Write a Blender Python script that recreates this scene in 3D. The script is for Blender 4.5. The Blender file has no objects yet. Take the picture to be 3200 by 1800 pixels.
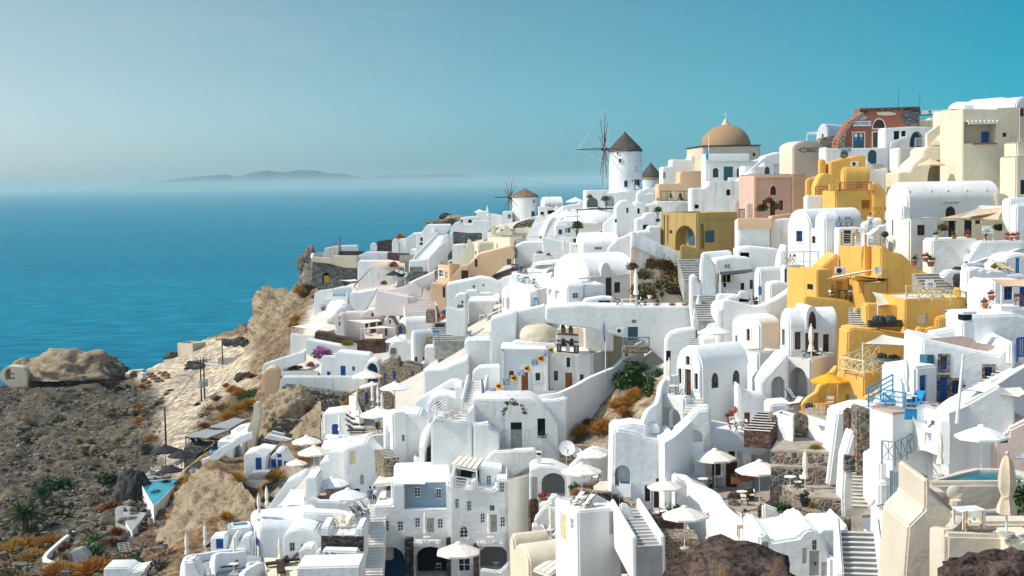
import bpy,bmesh,math,random,re
import numpy as np
from mathutils import Vector,Matrix,noise
from math import cos,sin,pi
V=Vector;MT=Matrix.Translation;nfr=noise.fractal
random.seed(7)
R=math.radians
SC=bpy.context.scene
COL=SC.collection
# ---------------------------------------------------------------- camera, sky, sun, exposure
F=4444.0
PITCH,ROLL=R(4.32),R(0.95)
fw=V((0,cos(PITCH),-sin(PITCH)))
rt0=V((1,0,0));up0=V((0,sin(PITCH),cos(PITCH)))
RT=rt0*cos(ROLL)-up0*sin(ROLL)
UP=rt0*sin(ROLL)+up0*cos(ROLL)
cam=bpy.data.cameras.new('camera');cam.sensor_width=36;cam.lens=36*F/3200
cam.clip_start=1;cam.clip_end=120000
camo=bpy.data.objects.new('camera',cam);COL.objects.link(camo)
M=Matrix((RT,UP,-fw)).transposed().to_4x4();camo.matrix_world=M
SC.camera=camo
SUN_AZ,SUN_EL=R(-97),R(47)# azimuth from +Y towards +X
sdir=V((sin(SUN_AZ)*cos(SUN_EL),cos(SUN_AZ)*cos(SUN_EL),sin(SUN_EL)))
W_=bpy.data.worlds.new('World');SC.world=W_;W_.use_nodes=True
nt=W_.node_tree;nt.nodes.clear()
sky=nt.nodes.new('ShaderNodeTexSky');sky.sky_type='NISHITA';sky.sun_disc=False
sky.sun_elevation=SUN_EL;sky.sun_rotation=SUN_AZ;sky.altitude=100;sky.air_density=1.0;sky.dust_density=0.8;sky.ozone_density=1.0
def wn(ty,**k):
 n=nt.nodes.new('ShaderNode'+ty)
 for a,v in k.items():setattr(n,a,v)
 return n
wl=nt.links.new
def wramp(src,lo,hi,cols):
 m_=wn('MapRange');m_.inputs[1].default_value=lo;m_.inputs[2].default_value=hi;wl(src,m_.inputs[0]);r=wn('ValToRGB');e=r.color_ramp.elements
 while len(e)<len(cols):e.new(.5)
 for i,c in enumerate(cols):e[i].position=i/(len(cols)-1);e[i].color=(*c,1)
 wl(m_.outputs[0],r.inputs[0]);return r.outputs[0]
def wmix(mode,fac,a,b):
 m_=wn('MixRGB',blend_type=mode)
 if hasattr(fac,'links'):wl(fac,m_.inputs[0])
 else:m_.inputs[0].default_value=fac
 wl(a,m_.inputs[1]);wl(b,m_.inputs[2]);return m_.outputs[0]
tc=wn('TexCoord');sx=wn('SeparateXYZ');wl(tc.outputs['Generated'],sx.inputs[0])# direction in the world: the sky deepens away from the sun
side=wramp(sx.outputs[0],-.36,.36,[(.585,.60,.515),(.25,.44,.425),(.025,.345,.375)])
low=wramp(sx.outputs[2],0,.16,[(.92,1.16,1.9),(.95,1.0,1.25),(1,.97,1.0)])
back=wn('RGB');back.outputs[0].default_value=(1.12,1.16,1.08,1)  # sky behind the camera, brightened as added fill for shaded walls
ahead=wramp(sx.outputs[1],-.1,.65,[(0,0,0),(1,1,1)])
cmap=wn('Mapping');cmap.inputs['Scale'].default_value=(5,5,30);cmap.inputs['Rotation'].default_value=(0,.12,.3);wl(tc.outputs['Generated'],cmap.inputs[0]);cn=wn('TexNoise');cn.inputs['Scale'].default_value=1.3;cn.inputs['Detail'].default_value=7;cn.inputs['Roughness'].default_value=.65;wl(cmap.outputs[0],cn.inputs['Vector'])
wisp=wramp(cn.outputs['Fac'],.52,.78,[(0,0,0),(.42,.42,.42)]);white=wn('RGB');white.outputs[0].default_value=(2.6,3.0,3.1,1)
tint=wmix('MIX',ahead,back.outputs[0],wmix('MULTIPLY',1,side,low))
bg=nt.nodes.new('ShaderNodeBackground');bg.inputs[1].default_value=0.15
wo=nt.nodes.new('ShaderNodeOutputWorld')
left=wramp(sx.outputs[0],-.34,.04,[(1,1,1),(.55,.55,.55),(0,0,0)])
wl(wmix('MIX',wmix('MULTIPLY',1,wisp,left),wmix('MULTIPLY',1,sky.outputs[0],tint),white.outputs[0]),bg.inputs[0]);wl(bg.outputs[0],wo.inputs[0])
sl=bpy.data.lights.new('sun','SUN');sl.energy=3.2;sl.angle=R(0.5);sl.color=(1,0.94,0.84)
so=bpy.data.objects.new('sun',sl);COL.objects.link(so);so.rotation_euler=sdir.to_track_quat('Z','Y').to_euler()
SC.view_settings.view_transform='Standard';SC.view_settings.look='None';SC.view_settings.exposure=0.4;SC.view_settings.gamma=1
SC.cycles.max_bounces=6;SC.cycles.diffuse_bounces=3;SC.cycles.glossy_bounces=2;SC.cycles.transparent_max_bounces=6;SC.cycles.volume_bounces=0
SC.cycles.use_denoising=True
# ---------------------------------------------------------------- measuring the place: sight lines to points on the hillside
ZX,ZY,ZS=0.,0.,1.
ZONES=dict(A=(700,450,.31056),B=(1400,300,.31056),C=(2000,300,.23465),D=(2500,270,.27174),E=(0,950,.31056),F=(750,800,.27603),
   G=(1300,650,.27603),H=(1900,600,.27603),I=(2500,600,.27603),J=(1300,1000,.27603),K=(1900,950,.27603),L=(2500,950,.27603),
   M=(0,1350,.31056),N=(550,1150,.27603),O=(550,1400,.27603),P=(1150,1400,.27603),Q=(1750,1300,.27603),R=(2000,1400,.27603),
   S=(2500,1300,.345),T1=(0,1050,.1941),T2=(500,1250,.1941),T3=(0,1520,.1941),T4=(900,700,.1941),T5=(1400,560,.1941),T6=(1000,1150,.1941),X=(0,0,1.))
def zone(k):
 global ZX,ZY,ZS
 ZX,ZY,ZS=ZONES[k]
def px(a,b):return ZX+a*ZS,ZY+b*ZS
def ray3(u,v):return fw+RT*((u-1600)/F)+UP*((900-v)/F)
def W3(u,v,Y):
 d=ray3(u,v);return d*(Y/d.y)
def Wp(a,b,Y):return W3(*px(a,b),Y)
def onz(a,b,z):
 d=ray3(*px(a,b));return d*(z/d.z)
DT=[(560,1800,125),(900,1800,122),(1200,1800,134),(1500,1800,130),(1800,1800,106),(2100,1800,90),(2400,1800,72),(2700,1800,64),(3000,1800,56),(3200,1800,53),
(800,1500,150),(1200,1500,148),(1600,1500,140),(2000,1500,116),(2300,1500,104),(2600,1500,98),(2900,1500,75),(3200,1500,62),
(800,1280,180),(1200,1250,176),(1600,1250,158),(2000,1250,138),(2300,1250,120),(2600,1250,108),(2900,1250,93),(3200,1250,86),
(1000,1120,212),(1200,1050,215),(1600,1050,174),(1900,1050,158),(2300,1050,134),(2600,1050,118),(2900,1050,109),(3200,1050,103),
(1060,900,265),(1300,850,238),(1600,850,196),(1900,850,180),(2200,850,156),(2500,850,141),(2800,850,128),(3200,850,122),
(1200,720,300),(1500,700,270),(1800,700,226),(2100,700,192),(2400,700,162),(2700,700,145),(3200,700,138),
(1600,610,310),(1900,600,265),(2200,600,206),(2500,600,170),(2800,600,152),(3200,600,148),
(2300,490,226),(2700,480,190),(3000,470,166),(3200,470,160),(950,830,292),(1030,880,276),
(640,1265,250),(700,1175,300),(530,1430,205),(600,1090,340),(220,1195,284),(0,1220,275),(0,1400,225),(200,1400,224),(80,1650,170),(0,1800,142),(300,1800,142),
(500,1500,186),(450,1750,148),(600,1650,158),(750,1400,178),(330,1600,172),(300,1250,262),(760,1160,288),(-400,1500,200),(-400,1250,265),(620,1540,168)]
_A=np.array(DT,float)
def _rbf(P,val):
 n=len(P);K=np.linalg.norm(P[:,None]-P[None],axis=2)
 A=np.zeros((n+3,n+3));A[:n,:n]=K+np.eye(n)*1e-6;A[:n,n]=1;A[:n,n+1:]=P;A[n,:n]=1;A[n+1:,:n]=P.T
 return np.linalg.solve(A,np.concatenate([val,np.zeros(3)]))
_P1=_A[:,:2]/1000;_c1=_rbf(_P1,np.log(_A[:,2]))
def D3(u,v):
 q=np.array([u,v])/1000;k=np.linalg.norm(_P1-q,axis=1)
 return float(np.exp(k@_c1[:-3]+_c1[-3]+q@_c1[-2:]))
def Dp(a,b):return D3(*px(a,b))
_G=np.array([W3(u,v,Y)[:]for u,v,Y in DT]);_P2=_G[:,:2]/100;_c2=_rbf(_P2,_G[:,2])
EDGE=np.array([(-900,290),(-300,296),(0,300),(200,303),(340,306),(430,318),(560,338),(640,348),(760,348),(800,300),(830,296),(950,298),(1010,302),(1200,312),(1330,318),(1450,322),(1600,318),(1800,290),(1900,275),(2050,268),(2150,244),(2300,228),(2450,208),(2580,196),(2700,190),(2870,186),(3000,180),(3250,172),(3700,170),(4500,165)],float)
def ground_np(X,Y):
 q=np.stack([X,Y],-1)/100
 z=_c2[-3]+q@_c2[-2:]
 for i in range(len(_P2)):z=z+_c2[i]*np.linalg.norm(q-_P2[i],axis=-1)
 u=1600+F*X/np.maximum(Y,5)
 b=np.maximum(0,Y-np.interp(u,EDGE[:,0],EDGE[:,1]))
 z=z-np.maximum(np.clip((u-1000)/220,0,1),np.clip((u-640)/130,0,1)*np.clip((226-Y)/14,0,1))*4.5
 z=np.where(b>0,np.minimum(z,6)-1.3*b,z)
 return np.maximum(z,-112)
def ground(x,y):return float(ground_np(np.array(x),np.array(y)))
def atg(a,b,dz=0):
 u,v=px(a,b);Y=D3(u,v)
 for _ in range(12):
  p=W3(u,v,Y);g=ground(p.x,p.y)
  s=W3(u,v,Y*1.002);gs=ground(s.x,s.y)
  d0=p.z-g;d1=s.z-gs
  if abs(d0)<.02 or abs(d1-d0)<1e-5:break
  Y=min(max(Y-max(-.06*Y,min(.06*Y,d0/((d1-d0)/(Y*.002)))),30),380)
 p=W3(u,v,Y);p.z=ground(p.x,p.y)+dz;return p
# ---------------------------------------------------------------- materials
MATS={}
def nodes(name):
 m=bpy.data.materials.new(name);m.use_nodes=True
 t=m.node_tree;t.nodes.clear();o=t.nodes.new('ShaderNodeOutputMaterial');b=t.nodes.new('ShaderNodeBsdfPrincipled')
 t.links.new(b.outputs[0],o.inputs[0]);MATS[name]=m
 def N(ty,**k):
  n=t.nodes.new('ShaderNode'+ty)
  for a,v in k.items():
   if a in n.inputs:n.inputs[a].default_value=v
   else:setattr(n,a,v)
  return n
 return m,t,b,N
def ramp(N,stops):
 r=N('ValToRGB');e=r.color_ramp.elements
 while len(e)<len(stops):e.new(0.5)
 for i,(p,c)in enumerate(stops):e[i].position=p;e[i].color=(*c,1)
 return r
def sc(c,k):return tuple(min(1,x*k)for x in c)
def mix(t,N,fac,a,b,mode='MIX'):
 m=N('MixRGB',blend_type=mode)
 for i,s in((0,fac),(1,a),(2,b)):
  if hasattr(s,'links'):t.links.new(s,m.inputs[i])
  elif i==0:m.inputs[0].default_value=s
  else:m.inputs[i].default_value=(*s,1)
 return m.outputs[0]
def plaster(name,c,stain=(.50,.45,.37),amt=.3,bump=.35):
 m,t,b,N=nodes(name);b.inputs['Roughness'].default_value=.92;b.inputs['Specular IOR Level'].default_value=.15
 g=N('NewGeometry');n1=N('TexNoise',Scale=.35,Detail=4.0);mp=N('Mapping');mp.inputs['Scale'].default_value=(1.6,1.6,.14);n2=N('TexNoise',Scale=1.0,Detail=5.0);n3=N('TexNoise',Scale=2.2,Detail=6.0)
 L=t.links.new
 L(g.outputs['Position'],n1.inputs['Vector']);L(g.outputs['Position'],mp.inputs['Vector']);L(mp.outputs[0],n2.inputs['Vector']);L(g.outputs['Position'],n3.inputs['Vector'])
 r1=ramp(N,[(.35,sc(c,.93)),(.65,sc(c,1.03))]);L(n1.outputs['Fac'],r1.inputs[0])
 r2=ramp(N,[(.52,(0,0,0)),(.78,(1,1,1))]);L(n2.outputs['Fac'],r2.inputs[0])
 ml=N('Math',operation='MULTIPLY');ml.inputs[1].default_value=amt;L(r2.outputs[0],ml.inputs[0])
 L(mix(t,N,ml.outputs[0],r1.outputs[0],stain),b.inputs[0])
 bp=N('Bump',Strength=bump,Distance=.12);L(n3.outputs['Fac'],bp.inputs['Height']);L(bp.outputs[0],b.inputs['Normal']);return m
def plain(name,c,rough=.7,metal=0.,var=.12,scale=3.,spec=.3,bump=0.):
 m,t,b,N=nodes(name);b.inputs['Roughness'].default_value=rough;b.inputs['Metallic'].default_value=metal;b.inputs['Specular IOR Level'].default_value=spec
 g=N('NewGeometry');n=N('TexNoise',Scale=scale,Detail=3.0);r=ramp(N,[(.3,sc(c,1-var)),(.7,sc(c,1+var))]);t.links.new(g.outputs['Position'],n.inputs['Vector'])
 t.links.new(n.outputs['Fac'],r.inputs[0]);t.links.new(r.outputs[0],b.inputs[0])
 if bump:
  bp=N('Bump',Strength=bump,Distance=.1);t.links.new(n.outputs['Fac'],bp.inputs['Height']);t.links.new(bp.outputs[0],b.inputs['Normal'])
 return m
def stone(name,stops,mortar,scale=2.2,mw=.06,flat=1.6):
 m,t,b,N=nodes(name);b.inputs['Roughness'].default_value=.9;L=t.links.new
 g=N('NewGeometry');mp=N('Mapping');mp.inputs['Scale'].default_value=(1,1,flat);L(g.outputs['Position'],mp.inputs['Vector'])
 nz=N('TexNoise',Scale=1.3);L(mp.outputs[0],nz.inputs['Vector']);vec=mix(t,N,.12,mp.outputs[0],nz.outputs['Color'],'ADD')
 v=N('TexVoronoi',Scale=scale);v2=N('TexVoronoi',Scale=scale,feature='DISTANCE_TO_EDGE');L(vec,v.inputs['Vector']);L(vec,v2.inputs['Vector'])
 s=N('SeparateColor');L(v.outputs['Color'],s.inputs[0]);r=ramp(N,stops);L(s.outputs[0],r.inputs[0])
 e=ramp(N,[(mw*.5,(0,0,0)),(mw,(1,1,1))]);L(v2.outputs['Distance'],e.inputs[0])
 L(mix(t,N,e.outputs[0],mortar,r.outputs[0]),b.inputs[0])
 e2=ramp(N,[(0,(0,0,0)),(.2,(1,1,1))]);L(v2.outputs['Distance'],e2.inputs[0])
 bp=N('Bump',Strength=.8,Distance=.12);L(e2.outputs[0],bp.inputs['Height']);L(bp.outputs[0],b.inputs['Normal']);return m
WHITE=(.80,.80,.775)
plaster('white',WHITE);plaster('whitewarm',(.80,.775,.71));plaster('cream',(.74,.66,.50));plaster('beige',(.66,.57,.45),amt=.1)
plaster('peach',(.72,.49,.30));plaster('yellow',(.77,.45,.115),stain=(.5,.25,.05));plaster('pink',(.66,.43,.35));plaster('palepink',(.76,.60,.53));plaster('red',(.34,.115,.07),stain=(.2,.1,.07),amt=.4)
plaster('bluegrey',(.25,.33,.40));plaster('olive',(.44,.31,.115),stain=(.2,.14,.05),amt=.65);plaster('roof',(.77,.74,.66),stain=(.5,.42,.3),amt=.25);plaster('pinkroof',(.52,.38,.31));plaster('lilac',(.74,.66,.62));plaster('oldwhite',(.76,.76,.73),stain=(.35,.29,.2),amt=.6)
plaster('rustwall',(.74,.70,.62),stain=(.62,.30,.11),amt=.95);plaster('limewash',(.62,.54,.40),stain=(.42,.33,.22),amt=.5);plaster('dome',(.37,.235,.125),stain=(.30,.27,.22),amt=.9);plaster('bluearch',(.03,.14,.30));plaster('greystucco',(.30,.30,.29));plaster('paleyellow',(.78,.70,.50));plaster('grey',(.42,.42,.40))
plain('brown',(.115,.04,.025),.5);plain('orangewood',(.33,.10,.025),.5);plain('blue',(.015,.085,.30),.45);plain('skyblue',(.02,.26,.48),.45);plain('teal',(.035,.12,.16),.5);plain('greyblue',(.20,.27,.31),.5)
plain('whitewood',(.78,.77,.74),.5);plain('creamwood',(.74,.62,.38),.5);plain('greywood',(.42,.41,.36),.6);plain('yellowwood',(.60,.31,.05),.5);plain('darkwood',(.055,.03,.02),.6);plain('wood',(.27,.15,.07),.6);plain('pine',(.52,.27,.09),.6);plain('iron',(.02,.02,.022),.5);plain('steel',(.55,.57,.57),.35,.6)
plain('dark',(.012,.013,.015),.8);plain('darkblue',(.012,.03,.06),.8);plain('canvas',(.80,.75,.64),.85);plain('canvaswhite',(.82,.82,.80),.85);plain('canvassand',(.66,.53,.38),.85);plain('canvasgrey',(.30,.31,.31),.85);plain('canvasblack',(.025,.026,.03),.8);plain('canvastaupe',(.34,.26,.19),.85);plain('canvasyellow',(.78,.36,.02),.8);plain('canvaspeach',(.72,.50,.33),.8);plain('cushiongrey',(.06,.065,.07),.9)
plain('terracotta',(.36,.13,.06),.8);plain('dish',(.80,.80,.78),.4);plain('plasticwhite',(.78,.78,.75),.4);plain('rust',(.22,.09,.04),.8);plain('skin',(.42,.23,.15),.6);plain('hair',(.02,.014,.01),.6);plain('clothblue',(.03,.13,.28),.8);plain('clothwhite',(.80,.80,.80),.8);plain('clothdark',(.02,.02,.03),.8);plain('clothjean',(.25,.42,.60),.8)
plain('thatch',(.085,.075,.062),.95,var=.55,scale=4.,bump=.6);plain('thatchbrown',(.20,.135,.075),.95,var=.5,scale=4.,bump=.6);plain('straw',(.46,.32,.14),.9,var=.4,scale=5.)
plain('tar',(.05,.055,.06),.9);plain('paving',(.36,.31,.25),.9,var=.25,scale=1.5);plain('pavegrey',(.33,.33,.32),.9,var=.15,scale=1.2);plain('step',(.34,.33,.30),.9,var=.3,scale=1.6);plain('bell',(.05,.08,.06),.4,.7)
for nm,c in(('leafgreen',(.045,.10,.022)),('leafdark',(.022,.05,.018)),('leafolive',(.11,.105,.04)),('leafdry',(.44,.20,.04)),('leafgold',(.44,.255,.055)),('leafgrey',(.085,.085,.06)),('leafrust',(.20,.065,.022)),('flowerpink',(.48,.03,.12)),('flowermauve',(.42,.12,.30)),('flowerred',(.45,.03,.03)),('leafyellow',(.30,.22,.03)),('palmleaf',(.035,.06,.02))):
 plain(nm,c,.8,var=.45,scale=2.5,spec=.15)
stone('lava',[(.2,(.02,.02,.021)),(.5,(.055,.045,.04)),(.75,(.10,.055,.04)),(1,(.16,.13,.10))],(.035,.03,.028),2.4)
stone('lavagrey',[(.2,(.06,.065,.065)),(.6,(.12,.125,.12)),(1,(.26,.25,.22))],(.13,.125,.115),2.6)
stone('redstone',[(.2,(.07,.03,.022)),(.6,(.13,.06,.045)),(1,(.20,.13,.09))],(.10,.06,.045),2.8,flat=2.2)
stone('pebblestone',[(.15,(.06,.075,.08)),(.45,(.14,.14,.12)),(.7,(.22,.10,.06)),(1,(.34,.30,.24))],(.42,.34,.24),2.6,.07,1.1)
stone('tanstone',[(.2,(.10,.075,.05)),(.6,(.26,.19,.12)),(1,(.40,.32,.22))],(.44,.36,.26),3.4,.09,1.4)
stone('drystone',[(.2,(.07,.065,.055)),(.6,(.20,.18,.15)),(1,(.42,.38,.32))],(.025,.022,.02),2.0,.09,1.5)
stone('honeystone',[(.2,(.14,.10,.06)),(.6,(.26,.18,.10)),(1,(.34,.27,.18))],(.03,.02,.015),1.9,.1,1.2)
def rockmat(name,stops,sc1=.35,b=1.):
 m,t,bs,N=nodes(name);bs.inputs['Roughness'].default_value=.95;bs.inputs['Specular IOR Level'].default_value=.1;L=t.links.new
 g=N('NewGeometry');n=N('TexNoise',Scale=sc1,Detail=9.0,Roughness=.68);n2=N('TexNoise',Scale=sc1*5,Detail=6.0,Roughness=.7);L(g.outputs['Position'],n.inputs['Vector']);L(g.outputs['Position'],n2.inputs['Vector'])
 a=N('Math',operation='ADD');L(n.outputs['Fac'],a.inputs[0]);L(n2.outputs['Fac'],a.inputs[1]);h=N('Math',operation='MULTIPLY');h.inputs[1].default_value=.5;L(a.outputs[0],h.inputs[0])
 r=ramp(N,stops);L(h.outputs[0],r.inputs[0]);L(r.outputs[0],bs.inputs[0])
 bp=N('Bump',Strength=b,Distance=.5);L(h.outputs[0],bp.inputs['Height']);L(bp.outputs[0],bs.inputs['Normal'])
rockmat('cliff',[(.36,(.10,.075,.05)),(.45,(.27,.205,.13)),(.6,(.42,.335,.22))])
rockmat('greyrock',[(.38,(.05,.045,.038)),(.5,(.16,.14,.11)),(.6,(.30,.26,.20))])
rockmat('blackrock',[(.36,(.012,.012,.013)),(.5,(.05,.048,.046)),(.62,(.14,.12,.10))])
rockmat('lichenrock',[(.38,(.015,.013,.013)),(.45,(.07,.048,.04)),(.52,(.17,.115,.10)),(.57,(.27,.20,.15)),(.63,(.40,.17,.03))],1.6)
def glassmat():
 m,t,b,N=nodes('glass');b.inputs[0].default_value=(.015,.02,.026,1);b.inputs['Roughness'].default_value=.12
 m,t,b,N=nodes('poolwater');L=t.links.new;b.inputs['Roughness'].default_value=.06
 g=N('NewGeometry');n=N('TexNoise',Scale=1.6,Detail=3.0);L(g.outputs['Position'],n.inputs['Vector']);r=ramp(N,[(.3,(.012,.26,.36)),(.7,(.03,.38,.47))]);L(n.outputs['Fac'],r.inputs[0]);L(r.outputs[0],b.inputs[0])
 bp=N('Bump',Strength=.12,Distance=.1);L(n.outputs['Fac'],bp.inputs['Height']);L(bp.outputs[0],b.inputs['Normal'])
 m,t,b,N=nodes('pooldeep');b.inputs['Roughness'].default_value=.06;L=t.links.new
 g=N('NewGeometry');n=N('TexNoise',Scale=1.2,Detail=3.0);L(g.outputs['Position'],n.inputs['Vector']);r=ramp(N,[(.35,(.006,.12,.17)),(.7,(.025,.22,.27))]);L(n.outputs['Fac'],r.inputs[0]);L(r.outputs[0],b.inputs[0])
 bp=N('Bump',Strength=.15,Distance=.1);L(n.outputs['Fac'],bp.inputs['Height']);L(bp.outputs[0],b.inputs['Normal'])
glassmat()
# ---------------------------------------------------------------- mesh builders
def tag(o,label=None,cat=None,group=None,kind=None):
 if label:o['label']=label
 if cat:o['category']=cat
 if group:o['group']=group
 if kind:o['kind']=kind
 return o
class MB:
 def __init__(s):s.v=[];s.f=[]
 def add(s,vs,fs):
  k=len(s.v);s.v+=[tuple(p)for p in vs];s.f+=[tuple(i+k for i in f)for f in fs];return s
 def box(s,c,d,rz=0,M4=None):
  x,y,z=(k/2 for k in d);q=[(-x,-y,-z),(x,-y,-z),(x,y,-z),(-x,y,-z),(-x,-y,z),(x,-y,z),(x,y,z),(-x,y,z)]
  m=M4 or(MT(c)@Matrix.Rotation(rz,4,'Z'))
  return s.add([m@V(p)for p in q],[(0,3,2,1),(4,5,6,7),(0,1,5,4),(1,2,6,5),(2,3,7,6),(3,0,4,7)])
 def bar(s,a,b,w,h=None):
  a,b=V(a),V(b);d=b-a;L=d.length
  if L<1e-6:return s
  q=d.to_track_quat('Z','Y').to_matrix().to_4x4();return s.box(None,(w,h or w,L),M4=MT((a+b)/2)@q)
 def cyl(s,a,b,r0,r1=None,n=8,caps=True):
  a,b=V(a),V(b);r1=r0 if r1 is None else r1;q=(b-a).to_track_quat('Z','Y').to_matrix()
  vs=[a+q@V((r0*cos(t),r0*sin(t),0))for t in(2*pi*i/n for i in range(n))]+[b+q@V((r1*cos(t),r1*sin(t),0))for t in(2*pi*i/n for i in range(n))]
  fs=[(i,(i+1)%n,n+(i+1)%n,n+i)for i in range(n)]
  if caps:fs+=[tuple(range(n-1,-1,-1)),tuple(range(n,2*n))]
  return s.add(vs,fs)
 def lathe(s,prof,n=24,c=(0,0,0),sx=1,sy=1):
  vs=[];fs=[]
  for r,z in prof:
   for i in range(n):
    t=2*pi*i/n;vs.append((c[0]+r*sx*cos(t),c[1]+r*sy*sin(t),c[2]+z))
  for k in range(len(prof)-1):
   for i in range(n):fs.append((k*n+i,k*n+(i+1)%n,(k+1)*n+(i+1)%n,(k+1)*n+i))
  return s.add(vs,fs)
 def prism(s,poly,axis,d0,d1):
  def P(a,b,d):return(a,d,b)if axis=='y' else(d,a,b)if axis=='x' else(a,b,d)
  n=len(poly);vs=[P(a,b,d0)for a,b in poly]+[P(a,b,d1)for a,b in poly]
  return s.add(vs,[tuple(range(n))[::-1],tuple(range(n,2*n))]+[(i,(i+1)%n,n+(i+1)%n,n+i)for i in range(n)])
 def ell(s,c,r,n=10,m=7,jit=0):
  vs=[];fs=[]
  for j in range(m+1):
   ph=pi*j/m
   for i in range(n):
    t=2*pi*i/n;k=1+(random.uniform(-jit,jit)if jit and 0<j<m else 0)
    vs.append((c[0]+r[0]*k*sin(ph)*cos(t),c[1]+r[1]*k*sin(ph)*sin(t),c[2]+r[2]*k*cos(ph)))
  for j in range(m):
   for i in range(n):fs.append((j*n+i,(j+1)*n+i,(j+1)*n+(i+1)%n,j*n+(i+1)%n))
  return s.add(vs,fs)
 def mesh(s,name,mat,smooth=35,bev=0,seg=2):
  me=bpy.data.meshes.new(name);me.from_pydata(s.v,[],s.f);bm=bmesh.new();bm.from_mesh(me)
  bmesh.ops.remove_doubles(bm,verts=bm.verts,dist=1e-4);bmesh.ops.recalc_face_normals(bm,faces=bm.faces)
  if bev:bmesh.ops.bevel(bm,geom=[e for e in bm.edges if len(e.link_faces)==2 and e.calc_face_angle(0)>.6],offset=bev,segments=seg,affect='EDGES',clamp_overlap=True)
  bm.to_mesh(me);bm.free();me.materials.append(MATS[mat])
  if smooth:
   me.polygons.foreach_set('use_smooth',[True]*len(me.polygons));me.set_sharp_from_angle(angle=R(smooth))
  return me
 def b(s,name,mat,parent=None,smooth=35,bev=0,seg=2):
  o=bpy.data.objects.new(name,s.mesh(name,mat,smooth,bev,seg));COL.objects.link(o)
  if parent:o.parent=parent
  return o
def em(name,loc=(0,0,0),rz=0,s=1):
 o=bpy.data.objects.new(name,None);COL.objects.link(o);o.location=loc;o.rotation_euler=(0,0,rz);o.scale=(s,s,s)if not hasattr(s,'__len__')else s
 return o
def copy_tree(o,parent=None):
 c=o.copy();COL.objects.link(c);c.parent=parent
 for k in('label','group'):
  if parent is None and k in c:del c[k]
 for ch in o.children:copy_tree(ch,c)
 return c
PROTO={};PLACED=[]
def put(key,label,loc,rz=0,s=1,group=None,cat=None):
 if key not in PROTO:o=PROTO[key]=BUILD[key]()
 else:o=copy_tree(PROTO[key])
 o.location=loc;o.rotation_euler=(0,0,rz);o.scale=(s,s,s)if not hasattr(s,'__len__')else s
 PLACED.append(o);tag(o,label,None,group);return o
# ---------------------------------------------------------------- houses
HOUSES=[]
def plen(C,e,u,v):
 n=ray3(u,v+60).cross(ray3(u,v-60));d=e.dot(n)
 return-C.dot(n)/d if abs(d)>1e-6 else 5.
def phei(C,u,v):
 n=ray3(u-50,v).cross(ray3(u+50,v));return-C.dot(n)/n.z
class House:pass
def arcpts(w,h,n=14,x0=0.,z0=0.,p=1.0):
 return[(x0+w/2-w/2*cos(pi*i/n),z0+h*sin(pi*i/n)**p)for i in range(n+1)]
def house(label,uL,uc,uR,vt,vb,Y=None,yaw=18,b=None,a=None,mat='white',roof='flat',rh=None,par=.35,rim=.3,sink=5,name='house',cat='house',group=None,bev=.16,rmat='roof',batter=0.,dY=0):
 u,v=px(uc,vb);Y=(Y or D3(u,v))+dY;C=W3(u,v,Y);y=R(yaw)
 e1=V((cos(y),sin(y),0));e2=V((-sin(y),cos(y),0));vm=(vt+vb)/2
 a=a or min(max(plen(C,e1,*px(uR,vm)),.3),60);b=b or min(max(plen(C,e2,*px(uL,vm)),.3),60)
 h=phei(C,*px(uc,vt));H=House();H.C,H.e1,H.e2,H.a,H.b,H.h,H.mat,H.label=C,e1,e2,a,b,h,mat,label
 H.M=Matrix(((e1.x,e2.x,0,C.x),(e1.y,e2.y,0,C.y),(0,0,1,C.z),(0,0,0,1)));H.Mi=H.M.inverted()
 mb=MB();rfm=None
 if roof in('vaultR','vaultL'):
  w,L=(a,b)if roof=='vaultR' else(b,a);ax='y' if roof=='vaultR' else 'x';rh=rh or w*.33
  mb.prism([(0,-sink)]+arcpts(w,rh,16,0,h)+[(w,-sink)],ax,0,L)
  rr=MB();o1=arcpts(w-.1,rh+.05,16,.05,h);i1=arcpts(w-.3,rh-.2,16,.15,h)
  rr.prism(o1+i1[::-1],ax,.22,L+.04);rfm=(rr,0)
  H.top=h+rh
 else:
  ix=batter;mb.add([(-ix,-ix,-sink),(a+ix,-ix,-sink),(a+ix,b+ix,-sink),(-ix,b+ix,-sink),(0,0,h),(a,0,h),(a,b,h),(0,b,h)],[(0,3,2,1),(4,5,6,7),(0,1,5,4),(1,2,6,5),(2,3,7,6),(3,0,4,7)])
  H.top=h
  if roof=='flat' and min(a,b)>3*rim:
   k=len(mb.f);mb.f.remove((4,5,6,7))if(4,5,6,7)in mb.f else None
   r=rim;q=[(r,r),(a-r,r),(a-r,b-r),(r,b-r)]
   mb.add([(0,0,h),(a,0,h),(a,b,h),(0,b,h)]+[(x,y2,h)for x,y2 in q]+[(x,y2,h-par)for x,y2 in q],[(i,(i+1)%4,4+(i+1)%4,4+i)for i in range(4)]+[(4+i,4+(i+1)%4,8+(i+1)%4,8+i)for i in range(4)]+[(8,9,10,11)])
   rr=MB();rr.box((a/2,b/2,h-par+.03),(a-2*r-.02,b-2*r-.02,.06));rfm=(rr,0);H.top=h-par+.06
  elif roof=='dome':
   w=min(a,b);rh=rh or w*.42;rr=MB();rr.lathe([(w*.48*cos(t),h-.05+rh*sin(t))for t in[i*pi/2/9 for i in range(9)]]+[(.01,h-.05+rh)],28,(a/2,b/2,0),a/w,b/w);rfm=(rr,0)
  elif roof=='shed':
   pass
 H.o=mb.b(name,mat,None,38,bev);H.o.matrix_world=H.M;tag(H.o,label,cat,group,'thing')
 if rfm:H.roof=rfm[0].b('roof',mat if roof !='flat' else rmat,H.o,38,.04 if roof !='dome' else 0)
 H.cut=MB();HOUSES.append(H);return H
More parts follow.
